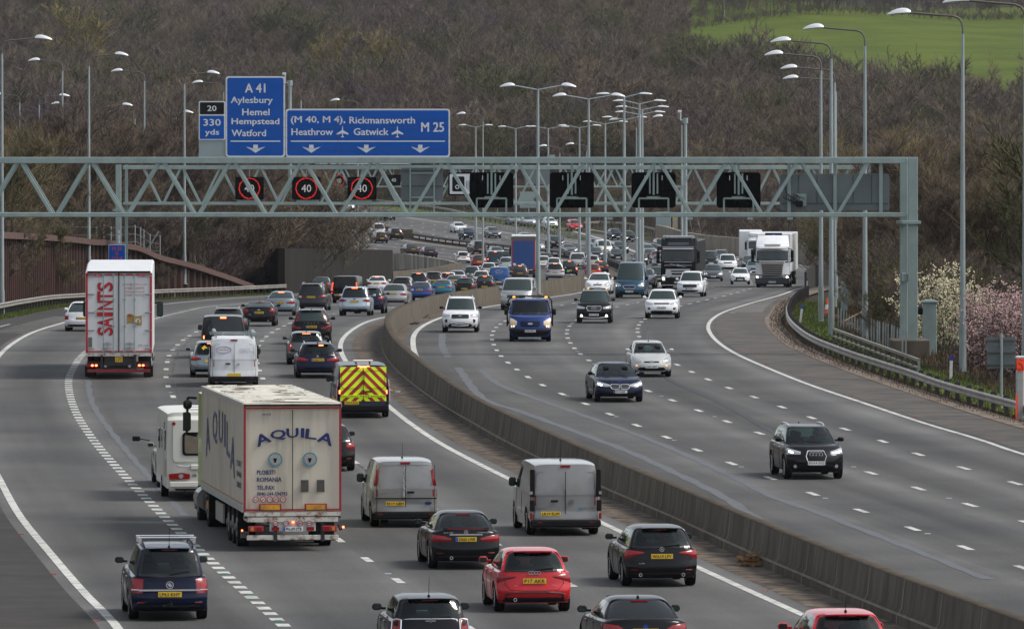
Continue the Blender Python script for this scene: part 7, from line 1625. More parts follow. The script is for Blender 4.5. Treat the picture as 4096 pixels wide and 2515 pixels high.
# the red lettered lorry
X, Y, hd, t = place_truck(477, ('g', 1511), True, curve=lambda y: L2(y)+2); sfac = 266/(2.55*F/Y); X -= t.x*1.5; Y -= t.y*1.5
r = empty('articulated_lorry', (X, Y, zside(Y, False)-.03), hd); r.scale = (min(sfac, 1.1),)*3; tag(r, 'white lorry with SAINTS in tall red letters up its back doors', 'lorry', 'vehicles heading away from the camera')
WT = mat('trailer_white', (.66,.67,.67), .45, noise=.1, nscale=1, stretch=(2,1,.3)); qx = lambda a: (a-1032)/225; qz = lambda a: (1322-a)/225
b = MB(); zr_ = 4.12; rows = []
for yy, zz in ((0, zr_), (.05, zr_+.03), (4.0, 4.34), (4.6, 4.40), (11.5, 4.40), (13.4, 4.3)): rows.append([(-1.275, yy, 1.02), (-1.275, yy, zz-.06), (-1.22, yy, zz), (1.22, yy, zz), (1.275, yy, zz-.06), (1.275, yy, 1.02)])
b.grid(rows); b.face(range(6)); k = len(b.v)-6; b.face([k+i for i in range(6)][::-1]); b.build('box_body', WT, r)
b = MB()
for xx in (-1.22, 1.22): b.box((xx, -.015, 2.55), (.075, .03, 3.04))
b.box((0, -.015, 4.02), (2.5, .03, .06)); b.box((0, -.015, 1.09), (2.4, .03, .05)); b.build('door_frame', RC_, r)
b = MB(); b.box((0, -.02, 2.6), (.035, .03, 3.0)); b.box((0, -.03, 4.12), (2.4, .04, .07)); b.build('door_seal', BLK, r)
b = MB()
for px in (905, 990, 1085, 1170):
    x_ = qx(px)-.02; b.tube((x_, -.05, 1.1), (x_, -.05, 4.05), .018, None, 6)
    for pz in (415, 632, 860, 1075): b.box((x_, -.05, qz(pz)), (.1, .05, .05))
b.build('lock_rod', GALV, r); b = MB()
for px in (932, 1125):
    for pz in (1008, 1048): b.box((qx(px), -.07, qz(pz)), (.32, .04, .03)); b.box((qx(px), -.08, qz(pz)), (.06, .04, .12))
for sx, px in ((1, 795), (-1, 1283)):
    for pz in (428, 585, 742, 895, 1052): b.box((qx(px), -.03, qz(pz)), (.24, .03, .05), 0, .01)
b.build('door_handle', mat('door_gear', (.35,.36,.36), .4, .6), r)
RS = mat('saints_red', (.45,.008,.02), .5); b = MB()
ys_ = [482, 573, 575, 640, 655, 710, 755, 775, 775, 862, 868, 937]
for ch, z0_, z1_ in (('S', 868, 937), ('A', 790, 866), ('I', 742, 772), ('N', 645, 716), ('T', 562, 640), ('S', 483, 558)): addtxt(b, ch, qx(852), qx(978), qz(z1_), qz(z0_), -.022, 0, -1, .06, 0, None, 1.0, True)
b.build('lettering', RS, r)
b = MB()
for s_, a0, a1, c0, c1 in (('saints@saints.co.uk', 1062, 1275, 490, 512), ('07000  SAINTS', 1085, 1250, 524, 543), ('www.saints.co.uk', 1075, 1255, 553, 571), ('07000  FAXSTS', 1085, 1250, 584, 602)): addtxt(b, s_, qx(a0), qx(a1), qz(c1), qz(c0), -.022, 0, -1, .0, .02)
b.build('small_lettering', mat('faded_red', (.40,.12,.12), .6), r)
b = MB()
for a0, a1 in ((830, 884), (1197, 1250)): b.box((qx((a0+a1)/2), -.018, qz(427)), (.24, .012, .075))
b.build('maker_panel', RS, r); b = MB()
for a0, a1 in ((835, 880), (1202, 1246)): addtxt(b, 'SDC', qx(a0), qx(a1), qz(433), qz(420), -.027, 0, -1, .03, .03)
b.build('maker_lettering', WT, r)
GOLD = mat('gold_print', (.36,.235,.06), .6); b = MB(); o_ = [(1103, 757), (1130, 752), (1160, 765), (1190, 775), (1228, 766), (1228, 850), (1195, 852), (1160, 835), (1130, 830), (1102, 838)]; b.prism([(qx(p), qz(q)) for p, q in o_], -.02, -.01); fo = b.build('flag_panel', GOLD, r)
b = MB(); b.ring(qx(1195), qz(815), 0, .10, -.026, -.02, 16); b.build('flag_disc', WT, fo); b = MB(); b.prism([(qx(1185), qz(838)), (qx(1205), qz(838)), (qx(1210), qz(812)), (qx(1198), qz(795)), (qx(1190), qz(812))], -.032, -.026); b.build('flag_mark', GOLD, fo)
b = MB(); b.box((qx(1126), -.024, qz(770)), (.15, .006, .03)); b.box((qx(1126), -.025, qz(770)), (.03, .006, .1)); b.build('flag_cross', RS, fo)
b = MB(); b.ring(qx(848), qz(752), .04, .062, -.02, -.01, 14)
for i in range(7): a = R(95+i*28); b.prism([(qx(848)+.1*cos(a)-.008, qz(752)+.1*sin(a)), (qx(848)+.17*cos(a), qz(752)+.17*sin(a)), (qx(848)+.1*cos(a)+.008, qz(752)+.1*sin(a)+.01)], -.02, -.01)
b.build('sun_symbol', GOLD, r); b = MB(); addtxt(b, 'STS 144', qx(1195), qx(1280), qz(1034), qz(1018), -.02, 0, -1, .02); b.build('fleet_number', mat('fleet_ink', (.2,.19,.15), .6), r)
b = MB(); b.box((qx(787), -.02, qz(997)), (.14, .01, .38)); b.build('grey_panel', mat('grey_panel', (.12,.12,.11), .6), r)
b = MB(); b.box((0, .02, .97), (2.5, .1, .12)); b.build('rear_sill', RUSTY, r); b = MB(); b.box((0, .1, .80), (1.1, .08, .17)); b.box((0, -.0, .36), (2.4, .1, .12)); b.build('red_beam', mat('dirty_red', (.24,.02,.025), .6, noise=.4, nscale=4), r)
b = MB(); b.box((0, 6, .7), (1.1, 12, .3)); b.box((-.65, .02, .7), (.09, .1, .55)); b.box((.62, .02, .7), (.09, .1, .55)); b.box((0, .3, .60), (2.35, .1, .2)); b.build('chassis_frame', DGR, r)
plate(r, None, 'T300 STS', 0, .79, y=-.0, w_=.28, h=.21, twoline=True)
for px in (805, 838, 1208, 1240): b = MB(); b.box((qx(px), -.0, qz(1196)), (.1, .05, .07), 0, .02); b.build('tail_lamp', BRK, r)
for px in (772, 1270): b = MB(); b.box((qx(px), .0, qz(1196)), (.12, .05, .12)); b.build('reflector', RED, r)
for px in (917, 1124): b = MB(); b.ring(qx(px), qz(1200), 0, .06, -.0, .03, 12); b.build('reversing_lamp', CLR, r)
for sx in (-1, 1): b = MB(); b.box((sx*1.12, .6, .32), (.36, .02, .42)); b.build('mud_flap', BLK, r)
for yy in (2.2, 3.5, 4.8): axle(r, yy, .5)
b = MB(); b.box((0, 14.9, 2.1), (2.48, 2.2, 2.6), 0, .1); b.build('cab', paint('white'), r); b = MB(); b.box((0, 14, .75), (1.1, 4.5, .4)); b.build('tractor_chassis', DGR, r); axle(r, 15, .5); axle(r, 12.3, .5, True)
for sx in (-1, 1): b = MB(); b.box((sx*1.48, 15.7, 2.35), (.26, .14, .62), 0, .05); b.box((sx*1.35, 15.8, 2.6), (.3, .06, .06)); b.build('mirror', BLK, r, smooth=50); b = MB(); b.box((sx*1.48, 15.62, 2.35), (.2, .01, .5)); b.build('mirror_glass', GLM, r)
# blue curtain lorry
X, Y, hd, t = place_truck(2094, ('Y', 790), True, curve=L3); r = empty('articulated_lorry', (X, Y, zside(Y, False)), hd); tag(r, 'lorry with a plain blue back edged in red, far in the queue', 'lorry', 'vehicles heading away from the camera')
b = MB(); b.box((0, 6.5, 2.65), (2.6, 13, 3.5), 0, .04); b.build('box_body', mat('curtain_grey', (.25,.3,.33), .6, noise=.15), r); b = MB(); b.box((0, -.03, 4.2), (2.6, .08, .34)); b.build('header_panel', mat('header_dark', (.09,.085,.08), .6), r); b = MB(); b.box((0, 5.5, 4.44), (2.55, 11, .08)); b.build('roof_panel', WT, r)
b = MB(); b.box((0, -.03, 2.5), (2.44, .06, 3.1)); b.build('door_frame', RC_, r); b = MB(); b.box((0, -.07, 2.52), (2.2, .04, 2.9)); b.build('door_panel', mat('curtain_blue', (.008,.055,.22), .5, noise=.15), r)
b = MB(); b.box((0, .5, .7), (2.3, 1, .3)); b.box((0, 0, .45), (2.3, .1, .12)); b.build('chassis_frame', DGR, r); axle(r, 2, .5); axle(r, 3.3, .5); axle(r, 12, .5)
for a, z_ in ((-.8, 1.25), (-.95, 1.5), (-.1, 1.45)): b = MB(); b.box((a, -.1, z_), (.3, .02, .2)); b.build('sticker', WPL, r)
b = MB(); b.box((0, 14.4, 2.3), (2.45, 2, 2.8), 0, .1); b.build('cab', paint('white'), r)
for sx in (-1, 1): b = MB(); b.box((sx*1.5, 15, 2.6), (.26, .14, .7), 0, .05); b.box((sx*1.3, 15, 2.9), (.4, .05, .05)); b.build('mirror', BLK, r)
# caravan with its tow car
X, Y, hd, t = place_truck(822, ('Y', 219), True, curve=L3)
r = empty('caravan', (X, Y, zside(Y, False)), hd); tag(r, 'white touring caravan with large rear window, left of the cream lorry', 'caravan', 'vehicles heading away from the camera')
CW = mat('caravan_white', (.68,.66,.60), .35, coat=.3, noise=.06, nscale=1)
def cf(u, v, w):
    e = abs(2*v-1); y = 5.9*u; y += .10*e**6*(u < .1)-.1*e**6*(u > .9); y += (.28*max(0, w-.8)**1.2*5*.2)*(1 if u < .05 else 0); z = .38+2.22*w-.06*e**8*w**6
    if w > .93: y += (.12 if u < .05 else 0)
    return Vector(((2*v-1)*1.12*(1-.03*w**4), y, z))
pr = shell(cf, [0,.02,.1,.3,.5,.7,.9,.98,1], [0,.04,.1,.3,.5,.7,.9,.96,1], [0,.05,.15,.4,.6,.8,.9,.95,1], lambda f_, p, q: 'body'); pr['body'].build('body', CW, r, smooth=40)
b = MB(); b.prism(rrect(-.68, .68, 1.34, 2.02, .1), -.045, .02); b.build('window_frame', BLK, r); b = MB(); b.prism(rrect(-.61, .61, 1.40, 1.96, .08), -.055, -.04); b.build('rear_window', mat('curtained_glass', (.20,.155,.145), .12, noise=.3, nscale=2, coat=1), r)
b = MB(); b.prism(rrect(-.95, .95, 1.15, 2.36, .12), -.02, .0); b.build('rear_moulding', mat('moulding', (.60,.58,.53), .4), r)
for sx in (-1, 1):
    b = MB(); b.prism([(sx*.46, .66), (sx*1.06, .64), (sx*1.08, .80), (sx*.7, .84), (sx*.46, .80)][::sx], -.05, .0); o = b.build('tail_lamp', RED, r); b = MB(); b.ring(sx*.72, .74, 0, .07, -.062, -.05, 14); b.build('lamp_ring', CLR, o)
    b = MB(); b.ring(sx*.93, 2.27, 0, .055, -.03, .0, 12); b.build('marker_lamp', RED, r)
b = MB(); b.path([(-.8, -.02, 1.06), (-.8, -.08, 1.04), (-.5, -.08, 1.02), (-.5, -.02, 1.04)], .02, 6); b.build('grab_handle', CHR, r)
b = MB(); b.box((0, -.04, 1.0), (.9, .06, .16), 0, .03); b.build('lamp_shelf', mat('moulding', (.6,.58,.53), .4), r)
b = MB(); b.box((0, -.03, .5), (2.1, .06, .16), 0, .02); b.build('lower_panel', CW, r); b = MB(); addtxt(b, 'GB', -.40, -.27, .72, .80, -.03, 0, -1, .03); b.build('lettering', INK, r); plate(r, None, 'RE11 XVM', 0, .76, y=-.02, eu=True, x=.12)
for y_, z_, l_ in ((1.2, 1.75, .5), (2.6, 1.75, .7), (4.2, 1.7, .7)): b = MB(); b.box((-1.12, y_, z_), (.03, l_, .6), 0, .01); b.build('side_window', GLD, r)
b = MB(); b.box((-1.125, 1.9, 1.4), (.02, .6, 1.75), 0, .01); b.build('side_door', mat('moulding', (.6,.58,.53), .4), r)
for y_ in (.6, .8, 1.0): b = MB(); b.box((-1.13, y_, .95), (.01, .12, .5)); b.build('vent', mat('vent_gold', (.5,.42,.3), .6), r)
b = MB(); b.box((.0, 2.2, 2.63), (.9, .8, .08), 0, .03); b.box((.5, 1.2, 2.66), (.6, .6, .12), 0, .04); b.path([(-.5, 1.0, 2.62), (-.45, 1.1, 2.72), (.7, 1.1, 2.74), (.75, 1.0, 2.64)], .025, 6); b.build('roof_vent', WT, r)
for sx in (-1, 1): b = MB(); b.tube((sx*1.03-.1, 2.9, .33), (sx*1.03+.1, 2.9, .33), .33, None, 18); o = b.build('wheel', RUB, r); b = MB(); b.tube((sx*1.14, 2.9, .33), (sx*1.15, 2.9, .33), .2, None, 14); b.build('rim', RIM, o)
b = MB(); b.box((0, 3, .36), (1.7, 5.6, .1)); b.box((0, 6.6, .42), (.12, 1.6, .1)); b.path([(-.6, .2, .45), (-.6, .3, .2), (.6, .3, .2), (.6, .2, .45)], .03, 5); b.build('chassis_frame', DGR, r)
tx, ty = X+t.x*9.0, Y+t.y*9.0
r, c = V('suv', XC+tx*F/(Y+8.4), ('Y', Y+8.4), 'beige', 'beige tow car ahead of the caravan with long towing mirrors', curve=L3, Ht=1.66)
b = MB(); b.box((-1.42, c.L/2-c.fb-.35, 1.36), (.24, .05, .15), 0, .05); b.tube((-1.0, c.L/2-c.fb-.35, 1.3), (-1.35, c.L/2-c.fb-.35, 1.36), .015); b.build('towing_mirror', BLK, r)
# oncoming lorries; y=0 is the cab front, -y runs back
def tractor_front(r, col, hts, grille_mat, style):
    z1 = hts; fn = boxfn(2.5, 2.2, .95, z1, .22, .18, .12, .96, 0)
    def cl(f_, p, q):
        z = .95+(z1-.95)*q
        if f_ == 'front' and .03 < p < .97 and 1.98 < z < 2.78: return 'windscreen'
        if f_ in ('left', 'right') and .5 < p < .85 and 2.0 < z < 2.75: return 'side_window'+f_
        return 'cab'
    ws = sorted(set([0, .1]+[(z-.95)/(z1-.95) for z in (1.98, 2.3, 2.78, 3.0)]+[.9, .96, 1]))
    pr = shell(fn, [0,.2,.4,.5,.7,.8,.85,.88,.92,.96,1], [0,.03,.1,.25,.5,.75,.9,.97,1], ws, cl)
    pr['cab'].build('cab', paint(col), r, smooth=42); pr['windscreen'].build('windscreen', GLD if style == 'v' else GLM, r, smooth=60); [pr['side_window'+q].build('side_window', GLD, r) for q in ('left', 'right')]
    b = MB(); b.box((0, -.16, .55), (2.5, .6, .62), 0, .1); b.build('bumper', paint(col) if style == 'v' else mat('bumper_dark', (.03,.035,.045), .5, noise=.2), r, smooth=40)
    b = MB(); b.box((0, -.02, 2.90), (2.2, .34, .1), 0, .03); b.build('sun_visor', grille_mat if style == 'v' else paint(col), r, smooth=40)
    for sx in (-1, 1):
        b = MB(); b.box((sx*1.45, -.2, 2.45), (.24, .14, .62), 0, .05); b.box((sx*1.45, -.2, 2.02), (.24, .14, .26), 0, .05); b.path([(sx*1.2, -.3, 2.85), (sx*1.42, -.2, 2.82), (sx*1.42, -.2, 1.9), (sx*1.2, -.3, 1.85)], .03, 5); b.build('mirror', BLK, r, smooth=50)
    for sx in (-.6, .5): b = MB(); b.path([(sx-.35, .0, 2.02), (sx+.25, -.02, 2.12)], .018, 4); b.build('wiper', BLK, r)
    axle(r, -1.35, .5); axle(r, -5.0, .5, True); b = MB(); b.box((0, -3.6, .8), (1.0, 5, .3)); b.build('chassis_frame', DGR, r)
# white lorry with grey slatted grille
X, Y, hd, t = place_truck(3092, ('g', 1150), False); X += t.x*-1.3; Y -= 1.3
r = empty('articulated_lorry', (X, Y, zside(Y, True)), hd+pi); tag(r, 'white lorry with grey slatted grille and fridge unit, right lane', 'lorry', 'vehicles coming towards the camera')
GG = mat('grille_grey', (.30,.275,.245), .5, .1)
tractor_front(r, 'white', 3.1, GG, 's')
b = MB(); b.prism([(-.88, 1.93), (.88, 1.93), (.78, 1.5), (.68, .62), (-.68, .62), (-.78, 1.5)], .01, .05); go = b.build('grille', GG, r)
b = MB()
for k in range(7): z = .72+k*.155; w_ = 1.30+.08*k*.5; b.box((0, .055, z), (w_, .03, .075), 0, .01)
b.build('grille_slot', BLK, go); b = MB(); addtxt(b, 'SCANIA', -.36, .36, 1.80, 1.90, .075, 0, 1, .03); b.build('lettering', CHR, go)
for sx in (-1, 1):
    b = MB(); b.prism([(sx*.92, 1.92), (sx*1.2, 1.95), (sx*1.2, 1.86), (sx*.95, 1.84)][::sx], .0, .03); b.build('air_slot', BLK, r)
    b = MB(); b.box((sx*.99, .11, .78), (.42, .1, .18), 0, .03); o = b.build('headlamp', CLR, r); b = MB(); b.box((sx*1.1, .165, .78), (.13, .01, .11)); b.build('lit_bulb', LIT, o)
plate(r, None, 'KX67 WHM', 1, .42, y=.16)
b = MB(); rows = [[(xx*(1-.1*q), -.35-1.2*q-.15*abs(xx)**3, 3.05+.78*q**.7) for xx in lin(-1.22, 1.22, 8)] for q in lin(0, 1, 6)]; b.grid(rows, 0, True)
for sx in (-1, 1): b.grid([[(sx*1.22*(1-.1*q), -.35-1.2*q-.27, 3.05+.78*q**.7), (sx*1.22*(1-.05*q), -2.0, 3.05)] for q in lin(0, 1, 6)])
b.build('roof_deflector', paint('white'), r, smooth=50); b = MB(); b.box((0, -.16, 3.12), (1.2, .12, .16), 0, .05); b.build('light_bar', GG, r)
b = MB(); b.box((0, -2.35, 3.86), (1.25, .35, .26), 0, .03); o = b.build('fridge_unit', BLK, r); b = MB(); b.prism([(.14*cos(a*pi/8), 3.86+.07*sin(a*pi/8)) for a in range(16)], -2.17, -2.16); b.build('blue_badge', EUB, o)
b = MB(); b.box((0, -9.2, 2.5), (2.55, 13.3, 2.85), 0, .05); b.build('box_body', WT, r); axle(r, -12, .5); axle(r, -13.3, .5); b = MB(); b.box((1.2, -9, .75), (.05, 3, .5)); b.box((0, -11, .95), (1.2, 8, .2)); b.build('trailer_chassis', DGR, r)
# white lorry behind
X, Y, hd, t = place_truck(3036, ('Y', 830), False)
r = empty('articulated_lorry', (X, Y, zside(Y, True)), hd+pi); tag(r, 'second white lorry half hidden behind the grilled white lorry', 'lorry', 'vehicles coming towards the camera')
tractor_front(r, 'white', 3.3, GG, 's'); b = MB(); b.box((0, -1.1, 3.55), (2.3, 1.7, .6), 0, .2); b.build('roof_deflector', paint('white'), r, smooth=50)
b = MB(); b.prism([(-.9, 1.9), (.9, 1.9), (.8, .8), (-.8, .8)], .01, .05); b.build('grille', BLK, r)
b = MB(); b.box((0, 0, 0), (2.55, 13.3, 2.9), 0, .05); o = b.build('box_body', WT, r); o.rotation_euler = (0, 0, R(-2)); o.location = (.55, -9.3, 2.45)
# black lorry
X, Y, hd, t = place_truck(2716, ('g', 1156), False); X += t.x*-1.3; Y -= 1.3
r = empty('articulated_lorry', (X, Y, zside(Y, True)), hd+pi); tag(r, 'black lorry with chrome bars and a row of roof spotlights', 'lorry', 'vehicles coming towards the camera'); tractor_front(r, 'black', 3.75, mat('visor_white', (.45,.45,.5), .4), 'v')
b = MB(); b.prism([(-.92, 1.0), (.92, 1.0), (.86, 1.42), (-.86, 1.42)][::1], .02, .05); b.prism([(-.72, .62), (.72, .62), (.9, 1.02), (-.9, 1.02)], .02, .05); b.build('grille', mat('silver_grille', (.50,.50,.52), .35, .25), r)
b = MB(); b.box((0, .055, 1.30), (1.0, .02, .09)); b.box((0, .055, 1.10), (.9, .02, .12)); b.box((0, .055, .78), (1.2, .02, .12)); b.build('grille_slot', BLK, r)
b = MB()
for z in (1.95, 1.72, 1.44): b.box((0, .03, z), (2.0 if z > 1.5 else 1.8, .03, .03))
b.box((0, .14, .30), (2.3, .03, .04)); b.box((0, -.05, 3.05), (2.3, .03, .03)); b.path([(-.55, .05, 1.6), (.6, .05, 1.82)], .016, 4); b.build('chrome_bar', CHR, r); emblem(r, Vector((.0, .03, 1.72)), 'round', 1, 1.6)
for sx in (-1, 1): b = MB(); b.box((sx*1.02, .10, .80), (.26, .16, .5), 0, .06); o = b.build('headlamp', CLR, r); b = MB(); b.box((sx*1.04, .19, .76), (.15, .01, .16), 0); b.build('lit_bulb', LIT if sx > 0 else AMB, o) if sx > 0 else None
b = MB()
for xx in (-.45, -.15, .15, .45): b.box((xx, .1, .93), (.22, .1, .13), 0, .04)
b.build('spot_lamp', CLR, r); plate(r, None, 'F12 HBG', 1, .5, y=.155)
b = MB(); b.path([(-1.15, -.6, 3.35), (-1.1, -.5, 3.82), (1.1, -.5, 3.82), (1.15, -.6, 3.35)], .035, 6); b.build('light_bar', CHR, r)
for xx in (-.95, -.45, -.15, .15, .45, .95): b = MB(); b.ring(xx, 3.64, 0, .11 if abs(xx) > .6 else .09, -.42, -.3, 14); b.build('roof_spotlight', CLR, r)
b = MB(); b.box((0, -.15, 3.25), (1.5, .05, .2), 0, .02); b.build('name_board', mat('name_board', (.08,.09,.12), .3, coat=.5), r)
for sx in (-1, 1): b = MB(); b.tube((sx*1.1, -2.5, 1.0), (sx*1.1, -2.5, 3.6), .08, None, 10); b.build('exhaust_stack', CHR, r)
b = MB(); b.box((0, -8.5, 2.3), (2.5, 11, 2.3), 0, .06); b.build('tipper_body', mat('tipper_grey', (.06,.06,.065), .5, .3, noise=.3), r); b = MB()
for i in range(10): b.box((1.27, -3.4-i*1.1, 2.3), (.06, .1, 2.2)); b.box((-1.27, -3.4-i*1.1, 2.3), (.06, .1, 2.2))
b.box((0, -3.0, 3.5), (2.5, .12, .15)); b.build('body_rib', mat('rib_grey', (.14,.14,.14), .5, .4), r); axle(r, -10.5, .5); axle(r, -12, .5)
# ------------------------------------------------------------ bare trees
BARKM = randmat('bark', [(.08,.07,.06), (.13,.115,.095), (.065,.056,.05), (.10,.095,.07), (.12,.10,.09)])
TWIG = randmat('twigs', [(.150,.118,.102), (.118,.094,.096), (.165,.140,.108), (.104,.082,.084), (.134,.122,.082), (.180,.138,.110), (.112,.094,.090)])
TWIGN = randmat('twigs_near', [(.135,.105,.080), (.155,.128,.088), (.115,.09,.075), (.14,.13,.078), (.17,.12,.082)])
BIRCH = mat('birch_bark', (.42,.38,.33), .8, noise=.3, nscale=3, col2=(.12,.10,.09))
def tree_data(seed, h=14, spread=.34, ntw=2600, tw=.035, tl=1.1, levels=3, forks=5, trunk_r=.17, low=.22, up_=.75):
    rq = random.Random(seed); T = MB(); K = MB(); ends = []
    def grow(p, d, L, r, lv):
        n = 3; pts = [p.copy()]; rs = [r]; q = p.copy(); dd = d.copy()
        for i in range(n):
            dd = (dd+Vector((rq.gauss(0, .13), rq.gauss(0, .13), rq.gauss(0, .05)+.05*(lv > 0)))).normalized(); q = q+dd*(L/n); pts.append(q.copy()); rs.append(r*(1-.55*(i+1)/n))
        T.path(pts, rs, 5 if lv < 1 else 3, 0) if lv < 2 else None
        for i in range(n): ends.append((pts[i], pts[i+1], lv))
        if lv < levels:
            m = forks if lv else forks+3
            for k in range(m):
                t = (low if lv == 0 else .25)+(1-(low if lv == 0 else .25))*(k+rq.random())/m; i = min(n-1, int(t*n)); bp = pts[i].lerp(pts[i+1], t*n-i)
                a = rq.uniform(0, 2*pi); side = Vector((cos(a), sin(a), 0)); nd = (dd*up_*.6+side*(.55+.3*rq.random())+Vector((0, 0, .28))).normalized()
                grow(bp, nd, L*rq.uniform(.38, .62)*(1.0 if lv else (1.1-.5*t)*spread/.34), rs[i]*.5, lv+1)
    grow(Vector((0, 0, -.3)), Vector((0, 0, 1)), h*.8, trunk_r, 0)
    en = [e for e in ends if e[2] >= 2] or ends
    for i in range(ntw):
        a, b_, lv = en[rq.randrange(len(en))]; p = a.lerp(b_, rq.random()); d = (b_-a).normalized()
        d = (d+Vector((rq.gauss(0, .5), rq.gauss(0, .5), rq.gauss(.25, .4)))).normalized(); L = tl*rq.uniform(.5, 1.3); s_ = d.cross(Vector((rq.gauss(0, 1), rq.gauss(0, 1), rq.gauss(0, 1)))).normalized()*tw*rq.uniform(.6, 1.3)
        k = len(K.v); K.v += [tuple(p-s_), tuple(p+s_), tuple(p+d*L)]; K.face((k, k+1, k+2))
    for a, b_, lv in ends:
        if lv >= 2:
            d = b_-a; s_ = d.cross(Vector((rq.gauss(0, 1), rq.gauss(0, 1), .3))).normalized()*tw*1.3; k = len(K.v); K.v += [tuple(a-s_), tuple(a+s_), tuple(b_+s_*.4), tuple(b_-s_*.4)]; K.face((k, k+1, k+2, k+3))
    return T, K
def tomesh(mb, name, ms):
    o = mb.build(name, ms); me = o.data; C.objects.unlink(o); bpy.data.objects.remove(o); return me
VAR = []
for s_ in range(6):
    T, K = tree_data(20+s_, 15, (.36, .42, .3, .46, .34, .4)[s_], 3900, .034, 1.15, 3, 5); VAR.append((T, K))
SH = []
for s_ in range(3):
    T, K = tree_data(60+s_, 7, .62, 3600, .024, .9, 3, 6, .08, .05, .6); SH.append((T, K))
def near_kind(seed, h, spread, n, tw, tl, forks=6): return tree_data(seed, h, spread, n, tw, tl, 3, forks)
NV = [near_kind(40+i, 12, (.40, .50, .36, .46)[i], 9000, .020, .85) for i in range(4)]
NVM = [(tomesh(T, 'trunk', BARKM), tomesh(K, 'crown', TWIGN)) for T, K in NV]
FVM = [(tomesh(T, 'trunk', BARKM), tomesh(K, 'crown', TWIG)) for T, K in VAR]
SVM = [(tomesh(T, 'trunk', BARKM), tomesh(K, 'crown', TWIGN)) for T, K in SH]
BVM = []
for s_ in (80, 81):
    T, K = tree_data(s_, 16, .26, 1500, .03, 1.2, 3, 4, .13, .3, 1.1); BVM.append((tomesh(T, 'trunk', BIRCH), tomesh(K, 'crown', TWIG)))
trq = random.Random(11)
def tree(kind, X, Y, z, s_, label, group, name='bare_tree', cat='tree', sz=None):
    r = empty(name, (X, Y, z), trq.uniform(0, 6.28)); r.scale = (s_, s_, sz or s_); tag(r, label, cat, group)
    for me, nm in zip(kind, ('trunk', 'crown')):
        o = bpy.data.objects.new(nm, me); C.objects.link(o); o.parent = r
    return r
ORD = ['leftmost', 'second from the left', 'third from the left', 'fourth from the left', 'fifth from the left', 'sixth from the left', 'seventh from the left', 'eighth from the left', 'ninth from the left', 'tenth from the left', 'eleventh from the left', 'twelfth from the left', 'thirteenth from the left', 'fourteenth from the left', 'fifteenth from the left', 'sixteenth from the left', 'seventeenth from the left', 'eighteenth from the left', 'nineteenth from the left', 'twentieth from the left']
def row(kinds, items, what, group, name='bare_tree', cat='tree', base=None):
    """items: (picture x, picture y of the top, Y, full height of the mesh)"""
    items = sorted(items)
    for i, (x, yt, Y, h) in enumerate(items):
        X = (x-XC)*Y/F; zt_ = zat(0, yt, Y); zb_ = base(X, Y) if base else zt(X, Y); s_ = max(.15, (zt_-zb_)/h)
        tree(kinds[i % len(kinds)], X, Y, zb_, s_*.98, '%s, %s' % (what, ORD[i]), group, name, cat)
# left bank behind the piling
row(NVM, [(-60,560,wallY(-60)+32+(660%5)*4,11.4),(40,590,wallY(40)+32+(630%5)*4,11.4),(120,545,wallY(120)+32+(675%5)*4,11.4),(200,610,wallY(200)+32+(635%5)*4,11.4),(270,560,wallY(270)+32+(690%5)*4,11.4),(345,600,wallY(345)+32+(645%5)*4,11.4),(420,530,wallY(420)+32+(700%5)*4,11.4),(500,590,wallY(500)+32+(660%5)*4,11.4),(575,620,wallY(575)+32+(648%5)*4,11.4),(650,560,wallY(650)+32+(710%5)*4,11.4),(720,640,wallY(720)+32+(660%5)*4,11.4),(800,600,wallY(800)+32+(700%5)*4,11.4),(880,650,wallY(880)+32+(675%5)*4,11.4),(960,620,wallY(960)+32+(720%5)*4,11.4),(1040,690,wallY(1040)+32+(690%5)*4,11.4)],
    'bare brown tree in the front row of the left bank', 'bare trees on the left bank')
row(NVM, [(0,500,wallY(0)+55+(770%7)*5,11.4),(110,520,wallY(110)+55+(810%7)*5,11.4),(230,505,wallY(230)+55+(780%7)*5,11.4),(330,500,wallY(330)+55+(820%7)*5,11.4),(450,495,wallY(450)+55+(790%7)*5,11.4),(560,530,wallY(560)+55+(830%7)*5,11.4),(680,520,wallY(680)+55+(790%7)*5,11.4),(790,560,wallY(790)+55+(830%7)*5,11.4),(900,560,wallY(900)+55+(800%7)*5,11.4),(1010,600,wallY(1010)+55+(830%7)*5,11.4),(1120,640,wallY(1120)+55+(790%7)*5,11.4),(1210,650,wallY(1210)+55+(830%7)*5,11.4)],
    'bare tree in the back row of the left bank', 'bare trees on the left bank')
# thicket hanging over the far road
row(SVM, [(700,900,wallY(700)+16+(706%3)*5,7.2),(790,850,wallY(790)+16+(710%3)*5,7.2),(880,820,wallY(880)+16+(716%3)*5,7.2),(960,800,wallY(960)+16+(722%3)*5,7.2),(1050,780,wallY(1050)+16+(730%3)*5,7.2),(1130,800,wallY(1130)+16+(740%3)*5,7.2),(1210,790,wallY(1210)+16+(750%3)*5,7.2),(1290,850,wallY(1290)+16+(762%3)*5,7.2),(1350,880,wallY(1350)+16+(775%3)*5,7.2)], 'dark leafless bramble thicket above the retaining wall', 'thicket above the retaining wall', 'thicket', 'bush')
row(SVM, [(60,900,wallY(60)+17,7.2),(170,905,wallY(170)+17,7.2),(310,910,wallY(310)+17,7.2),(440,925,wallY(440)+17,7.2),(640,930,wallY(640)+17,7.2),(560,925,wallY(560)+17,7.2),(850,900,wallY(850)+17,7.2),(950,880,wallY(950)+17,7.2),(1060,880,wallY(1060)+17,7.2),(1170,880,wallY(1170)+17,7.2),(760,940,wallY(760)+17,7.2)], 'scrubby brown bush above the brown sheet pile wall', 'scrub above the sheet pile wall', 'bush', 'bush')
